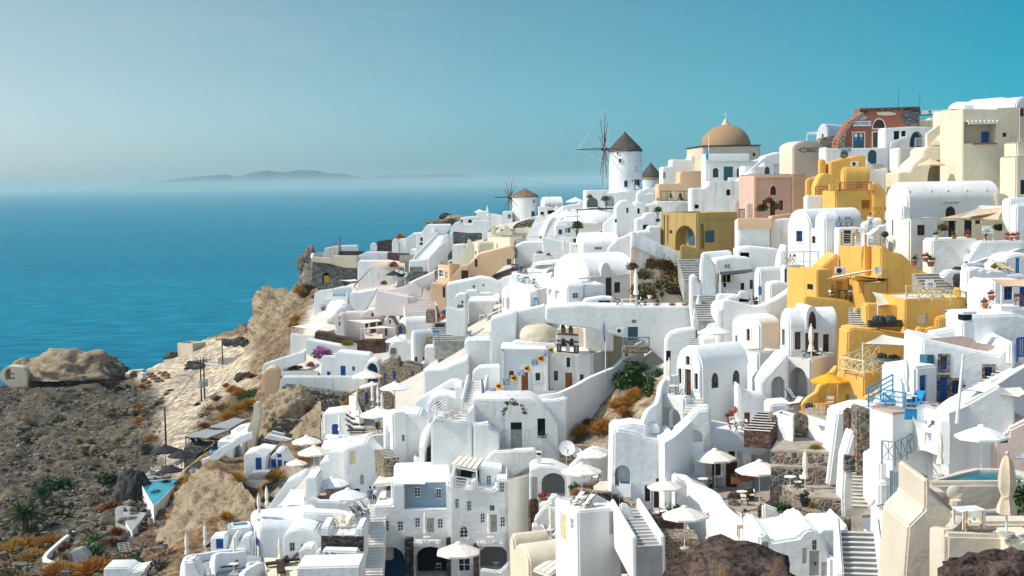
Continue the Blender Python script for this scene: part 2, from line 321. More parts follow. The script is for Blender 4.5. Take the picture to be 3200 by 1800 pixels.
def fpos(H,f,u,v):
 d=ray3(u,v)
 if f=='R':P=d*(H.C.dot(H.e2)/d.dot(H.e2));return(P-H.C).dot(H.e1),P.z-H.C.z
 P=d*(H.C.dot(H.e1)/d.dot(H.e1));return(P-H.C).dot(H.e2),P.z-H.C.z
def fp(H,f,s,dep,z):return(s,dep,z)if f=='R' else(dep,s,z)
def opening(w,h,arch,n=8):
 if not arch:return[(-w/2,0),(w/2,0),(w/2,h),(-w/2,h)]
 ah=min(w/2,h*.5)if arch is True else arch*h
 return[(-w/2,0),(w/2,0)]+[(w/2*cos(pi*i/n),h-ah+ah*sin(pi*i/n))for i in range(n+1)]
def fprism(H,f,poly,s0,z0,d0,d1,mb=None):
 mb=mb or MB();return mb.prism([(s0+x,z0+z)for x,z in poly],'y' if f=='R' else 'x',d0,d1)
def win(H,f,u0,v0,u1,v1,kind='w',col='whitewood',arch=False,d=None,sur=None,bars=1,fill='dark',lab=None):
 um,vm=(u0+u1)/2,(v0+v1)/2
 s0,_=fpos(H,f,*px(u0,vm));s1,_=fpos(H,f,*px(u1,vm));_,z1=fpos(H,f,*px(um,v0));_,z0=fpos(H,f,*px(um,v1))
 w=abs(s1-s0);h=z1-z0;s=(s0+s1)/2;d=d or{'w':.16,'s':.1,'d':.2,'o':1.5,'n':.9}[kind]
 poly=opening(w,h,arch);fprism(H,f,poly,s,z0,-.4,d,H.cut);nm={'w':'window','s':'shutter','d':'door','o':'opening','n':'niche'}[kind]
 if sur:
  t=.17;outer=opening(w+2*t,h+(2*t if kind !='d' else t),arch);zz=z0-(t if kind !='d' else 0)
  n=len(outer);vs=[];fs=[]
  for dd in(-.05,.02):
   vs+=[fp(H,f,s+x,dd,z0+z)for x,z in poly]+[fp(H,f,s+x,dd,zz+z)for x,z in outer]
  for i in range(n):
   j=(i+1)%n;fs+=[(i,j,n+j,n+i),(n+i,n+j,3*n+j,3*n+i),(i,j,2*n+j,2*n+i)]
  so_=MB().add(vs,fs).b('window_surround' if kind !='d' else 'door_surround',sur,H.o,30)
 if kind=='n':return
 if kind=='o':
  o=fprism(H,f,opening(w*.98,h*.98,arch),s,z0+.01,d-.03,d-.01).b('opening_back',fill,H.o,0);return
 dd=d-.06
 if kind=='w':
  t=min(.09,w*.16);fr=MB();inner=opening(w-2*t,h-2*t,arch)
  n=len(poly);vs=[fp(H,f,s+x*.995,q,z0+z)for q in(dd,dd+.05)for x,z in poly]+[fp(H,f,s+x,q,z0+t+z)for q in(dd,dd+.05)for x,z in inner]
  fs=[]
  for i in range(n):
   j=(i+1)%n;fs+=[(i,j,2*n+j,2*n+i),(2*n+i,2*n+j,3*n+j,3*n+i)]
  fr.add(vs,fs)
  if bars:
   fr.box(fp(H,f,s,dd+.02,z0+h/2),(t*.8,.04,h-t)if f=='R' else(.04,t*.8,h-t))
   for k in range(1,bars+1):fr.box(fp(H,f,s,dd+.02,z0+h*k/(bars+1)),(w-t,.035,t*.7)if f=='R' else(.035,w-t,t*.7))
  o=fr.b('window',col,H.o,20)
  fprism(H,f,opening(w*.97,h*.98,arch),s,z0+h*.01,d-.025,d-.012).b('pane','glass',o,0)
 else:
  o=fprism(H,f,opening(w*.98,h*.985,arch),s,z0+.005,dd,d-.01).b(nm,col,H.o,20)
  if w>.5:
   pm=MB();pm.box(fp(H,f,s,dd-.012,z0+h*.5),(.05,.024,h*.9)if f=='R' else(.024,.05,h*.9))
   for q in(.18,.55):pm.box(fp(H,f,s,dd-.01,z0+h*q),(w*.86,.02,.07)if f=='R' else(.02,w*.86,.07))
   pm.b('door_batten' if kind=='d' else 'shutter_batten',col,o,0)
  if kind=='d' and w>.5:MB().box(fp(H,f,s+w*.14,dd-.05,z0+h*.47),(.06,.08,.16)).b('handle','iron',o,0)
 if lab:o['label']=lab
def carve():
 tmp=[]
 for H in HOUSES:
  if not H.cut.v:continue
  c=H.cut.b('opening_tool','dark',None,0);c.matrix_world=H.M;tmp.append((H,c))
  m=H.o.modifiers.new('openings','BOOLEAN');m.operation='DIFFERENCE';m.solver='EXACT';m.object=c;m.use_self=False
 dg=bpy.context.evaluated_depsgraph_get()
 for H,c in tmp:
  me=bpy.data.meshes.new_from_object(H.o.evaluated_get(dg));H.o.modifiers.clear();old=H.o.data
  if len(me.polygons)>4:
   H.o.data=me;me.polygons.foreach_set('use_smooth',[True]*len(me.polygons));me.set_sharp_from_angle(angle=R(38))
 for H,c in tmp:bpy.data.objects.remove(c,do_unlink=True)
# ---------------------------------------------------------------- walls, floors, stairs
def smoothline(P,n=6):
 if n<=1 or len(P)<3:return P
 out=[]
 for i in range(len(P)-1):
  p0,p1,p2,p3=P[max(i-1,0)],P[i],P[i+1],P[min(i+2,len(P)-1)]
  for k in range(n):
   t=k/n;out.append(.5*((2*p1)+(p2-p0)*t+(2*p0-5*p1+4*p2-p3)*t*t+(3*p1-p0-3*p2+p3)*t**3))
 return out+[P[-1]]
def wall(label,pts,down=3.,th=.4,mat='white',sm=6,name='terrace_wall',cat='wall',group=None,cap=None,Y=None,rnd=.13):
 P=smoothline([Wp(p[0],p[1],p[2]if len(p)>2 else Y or Dp(p[0],p[1]))for p in pts],sm)
 prof=[(-.5,-down),(-.5,-rnd/th*th),(-.5+.3*rnd/th,-.25*rnd),(-.2,0),(.2,0),(.5-.3*rnd/th,-.25*rnd),(.5,-rnd),(.5,-down)]
 def ribbon(prof,th):
  vs=[];fs=[];k=len(prof)
  for i,p in enumerate(P):
   t=(P[min(i+1,len(P)-1)]-P[max(i-1,0)]);t.z=0;t.normalize()if t.length>1e-6 else None;nrm=V((-t.y,t.x,0))
   for s,z in prof:vs.append(p+nrm*s*th+V((0,0,z)))
  for i in range(len(P)-1):
   for j in range(k):fs.append((i*k+j,i*k+(j+1)%k,(i+1)*k+(j+1)%k,(i+1)*k+j))
  fs+=[tuple(range(k)),tuple(range((len(P)-1)*k,len(P)*k))[::-1]]
  return MB().add(vs,fs)
 o=ribbon(prof,th).b(name,mat,None,50);tag(o,label,cat,group,'thing')
 if cap:ribbon([(-.55,.02),(-.55,.14),(.55,.14),(.55,.02)],th).b('coping',cap,o,40)
 return o
FZ=0.
def floor(pts,z=None,Y=None,mat='paving',thick=4.,name='terrace',label=None,base='white'):
 global FZ
 if z is None:z=Wp(pts[0][0],pts[0][1],Y or Dp(*pts[0])).z
 FZ=z;poly=[onz(a,b,z)for a,b in pts];n=len(poly)
 sl_=lambda d0,d1:MB().add([p-V((0,0,d0))for p in poly]+[p-V((0,0,d1))for p in poly],[tuple(range(n)),tuple(range(n,2*n))[::-1]]+[(i,(i+1)%n,n+(i+1)%n,n+i)for i in range(n)])
 o=sl_(0,.15).b(name,mat,None,0);sl_(.15,thick).b('retaining_base',base,o,0)
 tag(o,label,None,None,'structure');return z
def at(a,b):return onz(a,b,FZ)
def setz(a,b,Y=None):
 global FZ
 FZ=Wp(a,b,Y or Dp(a,b)).z
def stairs(label,p0,p1,w,n,mat='step',side=None,name='staircase',below=2.5,sw=.28,sh=.7,group=None):
 A=Wp(*p0);B=Wp(*p1);d=B-A;L=V((d.x,d.y,0));run=L.length;ang=math.atan2(d.y,d.x)
 root=MB()
 for i in range(n):
  t=(i+.5)/n;c=A+L*t;z=A.z+d.z*(i+1)/n
  root.box((c.x,c.y,z-below/2),(run/n+.01,w,below),ang)
 o=root.b(name,mat,None,0);tag(o,label,'stairs',group)
 nz=MB();
 for i in range(n):
  t=i/n;c=A+L*t;z=A.z+d.z*(i+1)/n
  nz.box((c.x,c.y,z+.02),(.1,w*.98,.05),ang)
 nz.b('step_edge','whitewarm',o,0)
 if side:
  nrm=V((-sin(ang),cos(ang),0))
  for sgn in(1,-1):
   off=nrm*sgn*(w/2+sw/2);vs=[]
   for q,zz in((A,0),(B,0)):
    for e in(-1,1):
     for hh in(sh,-below):vs.append(q+off+nrm*e*sw/2+V((0,0,hh)))
   MB().add(vs,[(0,1,3,2),(4,6,7,5),(0,2,6,4),(1,5,7,3),(0,4,5,1),(2,3,7,6)]).b('side_wall',side,o,30,.08)
 return o
# ---------------------------------------------------------------- kinds of furniture and plants (each built once, then copied)
BUILD={}
def kind(key,name,cat):
 def deco(fn):
  def mk():
   o=em(name);tag(o,None,cat);fn(o);return o
  BUILD[key]=mk;return fn
 return deco
def canopy(o,mat,Rr=1.55,z=2.25,rise=.62,n=8,pole='whitewood'):
 m=MB();vs=[(0,0,z+rise)];fs=[]
 for r,dz in((.35,.72),(.7,.36),(1,0),(1.0,-.13),(.97,-.13),(.96,-.02),(.2,.78)):
  for i in range(n):
   t=2*pi*(i+.5)/n;vs.append((Rr*r*cos(t),Rr*r*sin(t),z+(rise*dz if dz>0 else dz)))
 for i in range(n):
  fs.append((0,1+i,1+(i+1)%n))
  for k in range(6):fs.append((1+k*n+i,1+k*n+(i+1)%n,1+(k+1)*n+(i+1)%n,1+(k+1)*n+i))
 m.add(vs,fs).b('canopy',mat,o,12)
 MB().lathe([(.26,rise*.86+z),(.2,z+rise+.03),(.01,z+rise+.09)],8).b('vent_cap',mat,o,20)
 MB().cyl((0,0,-.1),(0,0,z+rise+.12),.035,n=8).b('pole',pole,o)
 rb=MB()
 for i in range(n):
  t=2*pi*(i+.5)/n;rb.bar((0,0,z+rise-.06),(Rr*.94*cos(t),Rr*.94*sin(t),z-.02),.03)
 rb.b('ribs',pole,o,0)
 MB().lathe([(.01,.1),(.3,.08),(.33,0),(.01,-.02)],12).b('base','greywood',o)
for k_,m_,p_ in(('parasol','canvas','whitewood'),('parasolwhite','canvaswhite','whitewood'),('parasolwood','canvas','wood'),('parasolwhitewood','canvaswhite','wood'),('parasolblack','canvasblack','iron'),('parasolyellow','canvasyellow','creamwood'),('parasolpeach','canvaspeach','wood')):
 kind(k_,'parasol','parasol')(lambda o,m_=m_,p_=p_:canopy(o,m_,pole=p_))
def closed(o,mat,H=2.8,r=.2):
 random.seed(3);n=12;m=MB();prof=[(.02,H),(r*.5,H-.12),(r*.75,H-.35),(r*1.0,H-.8),(r*.95,H-1.15),(r*.62,H-1.42),(r*1.05,H-1.75),(r*1.15,H-2.0),(.03,H-1.98)]
 vs=[];fs=[]
 for rr,z in prof:
  for i in range(n):k=rr*(1.12 if i%2 else .84);t=2*pi*i/n;vs.append((k*cos(t),k*sin(t),z))
 for k in range(len(prof)-1):
  for i in range(n):fs.append((k*n+i,k*n+(i+1)%n,(k+1)*n+(i+1)%n,(k+1)*n+i))
 m.add(vs,fs).b('folded_canopy',mat,o,50)
 MB().cyl((0,0,H-1.46),(0,0,H-1.39),r*.72,n=12).b('strap',mat,o)
 MB().ell((0,0,H+.05),(.07,.07,.08),8,6).b('finial',mat,o)
 MB().cyl((0,0,-.1),(0,0,H),.035).b('pole','whitewood',o)
 MB().lathe([(.01,.1),(.28,.08),(.3,0),(.01,-.02)],12).b('base','greywood',o)
kind('closed','closed_parasol','parasol')(lambda o:closed(o,'canvas'));kind('closedwhite','closed_parasol','parasol')(lambda o:closed(o,'canvaswhite'));kind('closedsand','closed_parasol','parasol')(lambda o:closed(o,'canvassand',2.75,.27));kind('closedblack','closed_parasol','parasol')(lambda o:closed(o,'canvasblack'))
@kind('table','round_table','table')
def _(o):
 MB().lathe([(.01,.74),(.42,.74),(.43,.72),(.42,.70),(.01,.70)],20).b('table_top','whitewood',o)
 MB().cyl((0,0,.05),(0,0,.7),.035).b('stem','whitewood',o)
 m=MB();[m.bar((0,0,.1),(.32*cos(t),.32*sin(t),.02),.04)for t in(0,2.1,4.2)];m.b('foot','whitewood',o,0)
def sqtable(o,mat,a=.75,b=.75,z=.74):
 MB().box((0,0,z),(a,b,.05)).b('table_top',mat,o,0,.01)
 for x in(-1,1):
  for y in(-1,1):MB().box((x*(a/2-.06),y*(b/2-.06),z/2),(.06,.06,z-.04)).b('leg',mat,o,0)
kind('woodtable','wooden_table','table')(lambda o:sqtable(o,'pine'));kind('longtable','long_table','table')(lambda o:sqtable(o,'yellowwood',1.9,.8));kind('bluetable','low_blue_table','table')(lambda o:sqtable(o,'darkblue',.8,.6,.45));kind('whitetable','white_table','table')(lambda o:sqtable(o,'whitewood',.8,.8));kind('darktable','dark_table','table')(lambda o:sqtable(o,'darkwood'));kind('yellowtable','yellow_table','table')(lambda o:sqtable(o,'yellowwood',1.1,.75))
def dchair(o,fr,cl):
 MB().box((0,0,.46),(.5,.42,.03)).b('seat',cl,o,0);MB().box((0,.2,.78),(.5,.03,.22)).b('backrest',cl,o,0)
 for x in(-.26,.26):
  m=MB();m.bar((x,-.22,0),(x,.2,.48),.04);m.bar((x,.22,0),(x,-.2,.48),.04);m.bar((x,.21,.46),(x,.2,.92),.035);m.bar((x,-.22,.64),(x,.22,.64),.05,.03);m.bar((x,-.2,.48),(x,-.2,.64),.03);m.b('side_frame',fr,o,0)
for k_,f_,c_,n_ in(('dchair','darkwood','canvas','folding_armchair'),('pinechair','pine','canvas','folding_armchair'),('bluechair','skyblue','skyblue','blue_chair'),('blackchair','iron','canvasgrey','black_armchair'),('whitechair','whitewood','whitewood','white_chair'),('yellowchair','yellowwood','canvas','folding_armchair'),('rustchair','orangewood','orangewood','wooden_chair')):
 kind(k_,n_,'chair')(lambda o,f_=f_,c_=c_:dchair(o,f_,c_))
def deck(o,fr,cl):
 m=MB()
 for x in(-.3,.3):m.bar((x,-.6,.28),(x,.75,1.0),.05);m.bar((x,-.62,.0),(x,.25,.62),.045);m.bar((x,.55,0),(x,-.05,.6),.045)
 m.bar((-.3,-.6,.28),(.3,-.6,.28),.04);m.bar((-.3,.75,1.0),(.3,.75,1.0),.04);m.b('frame',fr,o,0)
 q=[(-.28,-.58,.30),(.28,-.58,.30),(.28,-.1,.38),(-.28,-.1,.38),(.28,.72,1.02),(-.28,.72,1.02)]
 MB().add(q+[(x,y,z-.03)for x,y,z in q],[(0,1,2,3),(3,2,4,5),(7,6,9,8),(8,9,11,10),(0,6,7,1),(5,4,10,11)]).b('sling',cl,o,20)
 for x in(-.34,.34):MB().box((x,.0,.62),(.06,.62,.035)).b('armrest',fr,o,0)
kind('deck','deck_chair','deck chair')(lambda o:deck(o,'darkwood','canvaswhite'));kind('deckpine','deck_chair','deck chair')(lambda o:deck(o,'wood','canvas'));kind('decktaupe','deck_chair','deck chair')(lambda o:deck(o,'creamwood','canvastaupe'));kind('deckcream','deck_chair','deck chair')(lambda o:deck(o,'creamwood','canvas'));kind('deckblue','deck_chair','deck chair')(lambda o:deck(o,'skyblue','skyblue'));kind('deckgrey','deck_chair','deck chair')(lambda o:deck(o,'iron','canvasgrey'))
def lounger(o,fr,cu):
 m=MB();m.box((0,0,.28),(.66,1.9,.06));m.b('frame',fr,o,0)
 for x in(-.28,.28):
  for y in(-.85,.7):MB().box((x,y,.13),(.06,.06,.26)).b('leg',fr,o,0)
 MB().box((0,-.32,.35),(.62,1.24,.09)).b('cushion',cu,o,20,.02)
 b=MB();b.box(None,(.62,.72,.09),M4=MT((0,.58,.56))@Matrix.Rotation(R(38),4,'X'));b.b('backrest',cu,o,20,.02)
 MB().bar((0,.84,.3),(0,.8,.72),.05).b('prop',fr,o,0)
kind('lounger','sun_lounger','sun lounger')(lambda o:lounger(o,'whitewood','canvas'));kind('loungerdark','sun_lounger','sun lounger')(lambda o:lounger(o,'iron','cushiongrey'));kind('loungerwood','sun_lounger','sun lounger')(lambda o:lounger(o,'darkwood','darkwood'));kind('loungerblue','sun_lounger','sun lounger')(lambda o:lounger(o,'skyblue','skyblue'));kind('loungerwhite','sun_lounger','sun lounger')(lambda o:lounger(o,'darkwood','canvaswhite'))
def leaves(n,r,size,spiky=False,flat=.75,seed=1,lift=0.,hollow=.35,clump=7):
 rnd=random.Random(seed);m=MB();cs=[]
 for _ in range(clump):
  t,p=rnd.uniform(0,6.28),math.acos(rnd.uniform(-.3,1));k=rnd.uniform(.25,.62);cs.append((V((sin(p)*cos(t)*k,sin(p)*sin(t)*k,cos(p)*k*flat))*r,rnd.uniform(.38,.62)*r))
 for i in range(n):
  if spiky:
   t=rnd.uniform(0,6.28);p=rnd.uniform(0,1.56);L=r*rnd.uniform(.65,1.1);d=V((sin(p)*cos(t),sin(p)*sin(t),cos(p)*flat))
   b=d*L*rnd.uniform(.0,.75)+V((rnd.uniform(-1,1),rnd.uniform(-1,1),0))*r*.18;e=d*L+V((rnd.uniform(-1,1),rnd.uniform(-1,1),rnd.uniform(-.5,.8)))*r*.16
   w=V((rnd.uniform(-1,1),rnd.uniform(-1,1),rnd.uniform(-1,1))).normalized()*size;b.z=max(b.z,0);m.add([b-w,b+w,e+w*.3],[(0,1,2)])
  else:
   c,cr=rnd.choice(cs);d=V((rnd.gauss(0,1),rnd.gauss(0,1),rnd.gauss(0,1))).normalized();c2=c+d*cr*(hollow+(1-hollow)*rnd.random());c2.z=max(c2.z,-.15*r)+lift
   a=V((rnd.gauss(0,1),rnd.gauss(0,1),rnd.gauss(0,1))).normalized();b=a.orthogonal().normalized()*size*rnd.uniform(.6,1.2);a=a*size*rnd.uniform(.8,1.5)
   m.add([c2-a,c2+b*.6,c2+a,c2-b*.6],[(0,1,2,3)])
 return m
def stems(r,n=5,h=.5,seed=2):
 rnd=random.Random(seed);m=MB()
 for i in range(n):t=rnd.uniform(0,6.28);m.cyl((0,0,-.3),(r*.5*cos(t),r*.5*sin(t),h),.03,.012,5)
 return m
def bushkind(key,mat,name,cat,n=420,size=.12,spiky=False,flat=.75,seed=1,extra=None):
 def f(o):
  leaves(n,1.,size,spiky,flat,seed).b('foliage',mat,o,0)
  stems(1,5,.4,seed).b('stem','darkwood',o,0)
  if extra:leaves(extra[1],1.04,size*.9,False,flat,seed+50,0,.8).b('blossom' if 'flower' in extra[0]else 'new_growth',extra[0],o,0)
 kind(key,name,cat)(f)
bushkind('bushgreen','leafgreen','green_bush','bush',seed=1,extra=('leafdark',160));bushkind('bushdark','leafdark','dark_bush','bush',seed=2,extra=('leafgreen',120));bushkind('bushgrey','leafgrey','scrub_bush','bush',380,.08,seed=3,flat=.6,extra=('leafolive',120));bushkind('bushgrey2','leafgrey','scrub_bush','bush',520,.04,True,.55,seed=14)
bushkind('bushdry','leafdry','dry_bush','bush',1400,.022,True,.8,seed=4,extra=('leafgold',130));bushkind('bushgold','leafgold','dry_bush','bush',1400,.022,True,.75,seed=5,extra=('leafolive',160));bushkind('bushrust','leafrust','dry_bush','bush',600,.035,True,.6,seed=6,extra=('leafdry',120));bushkind('busholive','leafolive','olive_bush','bush',520,.06,seed=7,extra=('leafdry',160));bushkind('bushyellow','leafyellow','yellow_bush','bush',520,.06,True,.7,seed=8,extra=('leafgreen',60))
bushkind('bougain','leafgreen','bougainvillea','flowering bush',260,.12,seed=9,flat=1.2,extra=('flowermauve',330));bushkind('bougainred','leafgreen','bougainvillea','flowering bush',230,.12,seed=10,flat=1.1,extra=('flowerpink',380));bushkind('bushflower','leafgreen','flowering_bush','flowering bush',300,.1,seed=11,extra=('flowerred',120));bushkind('vine','leafolive','climbing_vine','vine',650,.1,seed=12,flat=1.1,extra=('leafrust',200));bushkind('ricinus','leafgreen','broadleaf_bush','bush',330,.2,seed=13,flat=.9,extra=('leafdark',160))
def agave(o,mat='leafolive',n=26,w=.07):
 rnd=random.Random(5);m=MB()
 for i in range(n):
  t=i*2.4;p=.25+1.0*i/n;d=V((sin(p)*cos(t),sin(p)*sin(t),cos(p)));L=rnd.uniform(.7,1.);s=V((-sin(t),cos(t),0))*w
  m.add([d*.05-s*.6,d*.05+s*.6,d*L*.55+s,d*L*.55-s,d*L-V((0,0,.12*p))],[(0,1,2,3),(3,2,4)])
 m.b('foliage',mat,o,0);MB().cyl((0,0,-.15),(0,0,.12),.1,.08).b('stem','darkwood',o)
kind('agave','agave','plant')(lambda o:agave(o,'leafolive'));kind('agaveyellow','yucca','plant')(lambda o:agave(o,'leafyellow'));kind('agavegreen','yucca','plant')(lambda o:agave(o,'leafgreen',34,.06))
def potplant(o,leaf,pot='terracotta',fl=None,r=.42,spiky=False):
 MB().lathe([(.01,0),(.2,0),(.3,.34),(.33,.36),(.33,.42),(.27,.42),(.25,.36),(.01,.35)],14).b('pot',pot,o)
 leaves(150,r,.07,spiky,.9,21,.62,.2).b('foliage',leaf,o,0)
 if fl:leaves(60,r*1.05,.06,False,.9,22,.64,.8).b('blossom',fl,o,0)
kind('potgreen','potted_plant','potted plant')(lambda o:potplant(o,'leafgreen'));kind('potdark','potted_plant','potted plant')(lambda o:potplant(o,'leafdark','iron'));kind('potwhite','potted_plant','potted plant')(lambda o:potplant(o,'leafgreen','whitewood'));kind('potred','potted_plant','potted plant')(lambda o:potplant(o,'leafrust',fl='flowerred'));kind('potyellow','potted_plant','potted plant')(lambda o:potplant(o,'leafyellow','terracotta',None,.5));kind('potflower','potted_plant','potted plant')(lambda o:potplant(o,'leafgreen',fl='flowerpink'))
@kind('jar','clay_jar','jar')
def _(o):
 MB().lathe([(.01,0),(.2,0),(.36,.3),(.38,.5),(.25,.75),(.17,.8),(.2,.88),(.15,.88),(.01,.7)],16).b('body','terracotta',o);
 for x in(-1,1):MB().bar((x*.2,0,.82),(x*.34,0,.62),.05).b('handle','terracotta',o,0)
@kind('topiary','topiary_tree','tree')
def _(o):
 leaves(700,1.,.1,False,.95,31,2.0,.55,12).b('crown','leafgreen',o,0);leaves(200,.98,.1,False,.95,32,1.95,.2,9).b('inner_foliage','leafdark',o,0)
 m=MB();m.cyl((0,0,0),(.06,0,1.4),.1,.07);[m.cyl((.06,0,1.2),(.5*cos(t),.5*sin(t),1.9),.05,.02,5)for t in(0,1.6,3.1,4.6)];m.b('trunk','darkwood',o)
 MB().lathe([(.01,0),(.34,0),(.42,.45),(.45,.5),(.38,.5),(.01,.42)],14).b('pot','iron',o)
@kind('smalltree','olive_tree','tree')
def _(o):
 leaves(420,.95,.09,False,.85,33,1.9,.35,8).b('crown','leafgreen',o,0)
 m=MB();m.cyl((0,0,-.2),(.08,.04,1.3),.07,.05);[m.cyl((.08,.04,1.1),(.5*cos(t),.5*sin(t),1.9),.035,.015,5)for t in(.5,2.2,3.6,5.2)];m.b('trunk','darkwood',o)
@kind('dish','satellite_dish','satellite dish')
def _(o):
 m=MB();pr=[(.01,.02)]+[(.62*k/6,.16*(k/6)**2)for k in range(1,7)]+[(.62,.19),(.5,.14),(.01,.05)];m.lathe(pr,22)
 q=MT((0,-.12,1.0))@Matrix.Rotation(R(62),4,'X');m.v=[tuple(q@V(p))for p in m.v];m.b('reflector','dish',o,50)
 a=MB();a.bar((0,-.1,.55),(0,-.75,1.0),.04);a.box((0,-.75,1.02),(.1,.14,.1));a.b('feed_arm','rust',o,0);p=MB();p.cyl((0,.05,-.3),(0,.0,1.0),.035);p.bar((0,0,.9),(0,-.1,1.0),.05);p.b('mast','steel',o)
@kind('aircon','air_conditioner','air conditioner')
def _(o):
 MB().box((0,0,.3),(.85,.32,.6)).b('casing','plasticwhite',o,0,.02);MB().cyl((-.12,-.17,.3),(-.12,-.155,.3),.22,n=18).b('fan_grille','darkwood',o)
 for x in(-.3,.3):MB().box((x,0,-.05),(.06,.36,.1)).b('bracket','steel',o,0)
@kind('vent','roof_chimney','chimney')
def _(o):
 MB().box((0,0,.3),(.5,.5,1.2)).b('shaft','white',o,30,.05);MB().box((0,0,1.02),(.34,.34,.2)).b('flue','dark',o,0);MB().box((0,0,1.17),(.6,.6,.1)).b('cap','white',o,30,.03)
@kind('antenna','antenna_mast','antenna')
def _(o):
 MB().cyl((0,0,-.5),(0,0,4.4),.05,.03,6).b('mast','iron',o);m=MB();m.bar((-.6,0,4.3),(.6,0,4.3),.04);m.bar((-.3,.3,4.3),(-.3,-.3,4.3),.03);m.bar((.3,.25,4.3),(.3,-.25,4.3),.03);m.box((0,0,3.0),(.16,.16,.3));m.b('aerial','iron',o,0)
@kind('cushion','cushion','cushion')
def _(o):MB().ell((0,0,.22),(.3,.12,.24),12,8).b('cover','cushiongrey',o);MB().box((0,0,.02),(.3,.03,.03)).b('zip','dark',o,0)
@kind('stool','stool','stool')
def _(o):MB().ell((0,0,.35),(.3,.1,.32),12,8).b('backrest','cream',o);MB().cyl((0,-.25,-.3),(0,-.25,.1),.25).b('seat','cream',o)
# ---------------------------------------------------------------- things of which every one is different
def rail(label,pts,h=.95,mat='whitewood',kind_='x',name='railing',step=1.25,post=.09,Y=None,z=None,world=None,group=None):
 P=world or([onz(p[0],p[1],z)for p in pts]if z is not None else[Wp(p[0],p[1],p[2]if len(p)>2 else Y or Dp(p[0],p[1]))for p in pts]);o=em(name,P[0]);tag(o,label,'railing',group);B=P[0];ps=MB();rl=MB();fl=MB();up=V((0,0,h))
 for i in range(len(P)-1):
  a,b=P[i]-B,P[i+1]-B;n=max(1,round((b-a).length/step))
  for k in range(n+1):
   if k==n and i<len(P)-2:continue
   q=a.lerp(b,k/n);ps.bar(q-V((0,0,.15)),q+up,post)
  rl.bar(a+up,b+up,post*.75,post);rl.bar(a+up*.15,b+up*.15,post*.55)
  for k in range(n):
   q,r=a.lerp(b,k/n),a.lerp(b,(k+1)/n)
   if kind_=='x':fl.bar(q+up*.15,r+up*.97,post*.5);fl.bar(r+up*.15,q+up*.97,post*.5);fl.bar((q+r)/2+up*.15,(q+r)/2+up*.97,post*.4)
   elif kind_=='h':[fl.bar(q+up*t,r+up*t,post*.8)for t in(.42,.7)]
   elif kind_=='v':[fl.bar(q.lerp(r,t/6)+up*.1,q.lerp(r,t/6)+up,post*.6)for t in range(1,6)]
   elif kind_=='r':[fl.cyl(q+up*t,r+up*t,.02,n=5)for t in(.35,.6,.8)]
 ps.b('posts',mat,o,0);rl.b('top_rail',mat,o,0)
 if fl.v:fl.b('infill',mat,o,0)
 return o
def sail(label,pts,mat='canvas',name='shade_sail',sag=.35,posts=(),pm='whitewood',ph=2.4,cat='awning',group=None):
 P=[Wp(*p)for p in pts];o=em(name,P[0]);tag(o,label,cat,group);B=P[0];n=len(P);N=8;vs=[];fs=[]
 q=P if n==4 else[P[0],P[1],P[2],P[2]]
 for i in range(N+1):
  for j in range(N+1):
   s,t=i/N,j/N;p=q[0]*(1-s)*(1-t)+q[1]*s*(1-t)+q[2]*s*t+q[3]*(1-s)*t;c=sum(q,V())/4
   p=p+(c-p)*.16*(1-max(abs(2*s-1),abs(2*t-1))**0);e=4*s*(1-s);f=4*t*(1-t);edge=max(e*(1-f),f*(1-e));p=p+(c-p)*.1*edge-V((0,0,sag*e*f));vs.append(p-B)
 k=(N+1)**2;vs+=[p-V((0,0,.03))for p in vs]
 for i in range(N):
  for j in range(N):
   a=i*(N+1)+j;fs+=[(a,a+1,a+N+2,a+N+1),(a+k,a+N+1+k,a+N+2+k,a+1+k)]
 MB().add(vs,fs).b('cloth',mat,o,60)
 for i in posts:MB().cyl(P[i]-B-V((0,0,ph)),P[i]-B+V((0,0,.12)),.055).b('pole',pm,o)
 return o
def flatroof(label,pts,mat='canvas',ph=2.3,posts=(0,1,2,3),pm='whitewood',name='pergola',battens=6,thick=.1,cat='pergola',slats=False):
 P=[Wp(*p)for p in pts];B=P[0];o=em(name,B);tag(o,label,cat);Q=[p-B for p in P];bt=MB()
 for i in range(battens+1):
  t=i/battens;bt.bar(Q[0].lerp(Q[1],t)-V((0,0,.06)),Q[3].lerp(Q[2],t)-V((0,0,.06)),.09)
 for a,b in((0,1),(3,2)):bt.bar(Q[a]-V((0,0,.14)),Q[b]-V((0,0,.14)),.12)
 bt.b('beams',pm,o,0);m=MB();up=V((0,0,thick))
 if slats:
  for i in range(battens):
   t0,t1=(i+.08)/battens,(i+.86)/battens;q=[Q[0].lerp(Q[1],t0),Q[0].lerp(Q[1],t1),Q[3].lerp(Q[2],t1),Q[3].lerp(Q[2],t0)];m.add(q+[p+up for p in q],[(3,2,1,0),(4,5,6,7),(0,1,5,4),(1,2,6,5),(2,3,7,6),(3,0,4,7)])
 else:m.add(Q+[p+up for p in Q],[(3,2,1,0),(4,5,6,7),(0,1,5,4),(1,2,6,5),(2,3,7,6),(3,0,4,7)])
 m.b('roof_panel',mat,o,0)
 for i in posts:MB().cyl(Q[i]-V((0,0,ph)),Q[i],.07).b('post',pm,o)
 return o
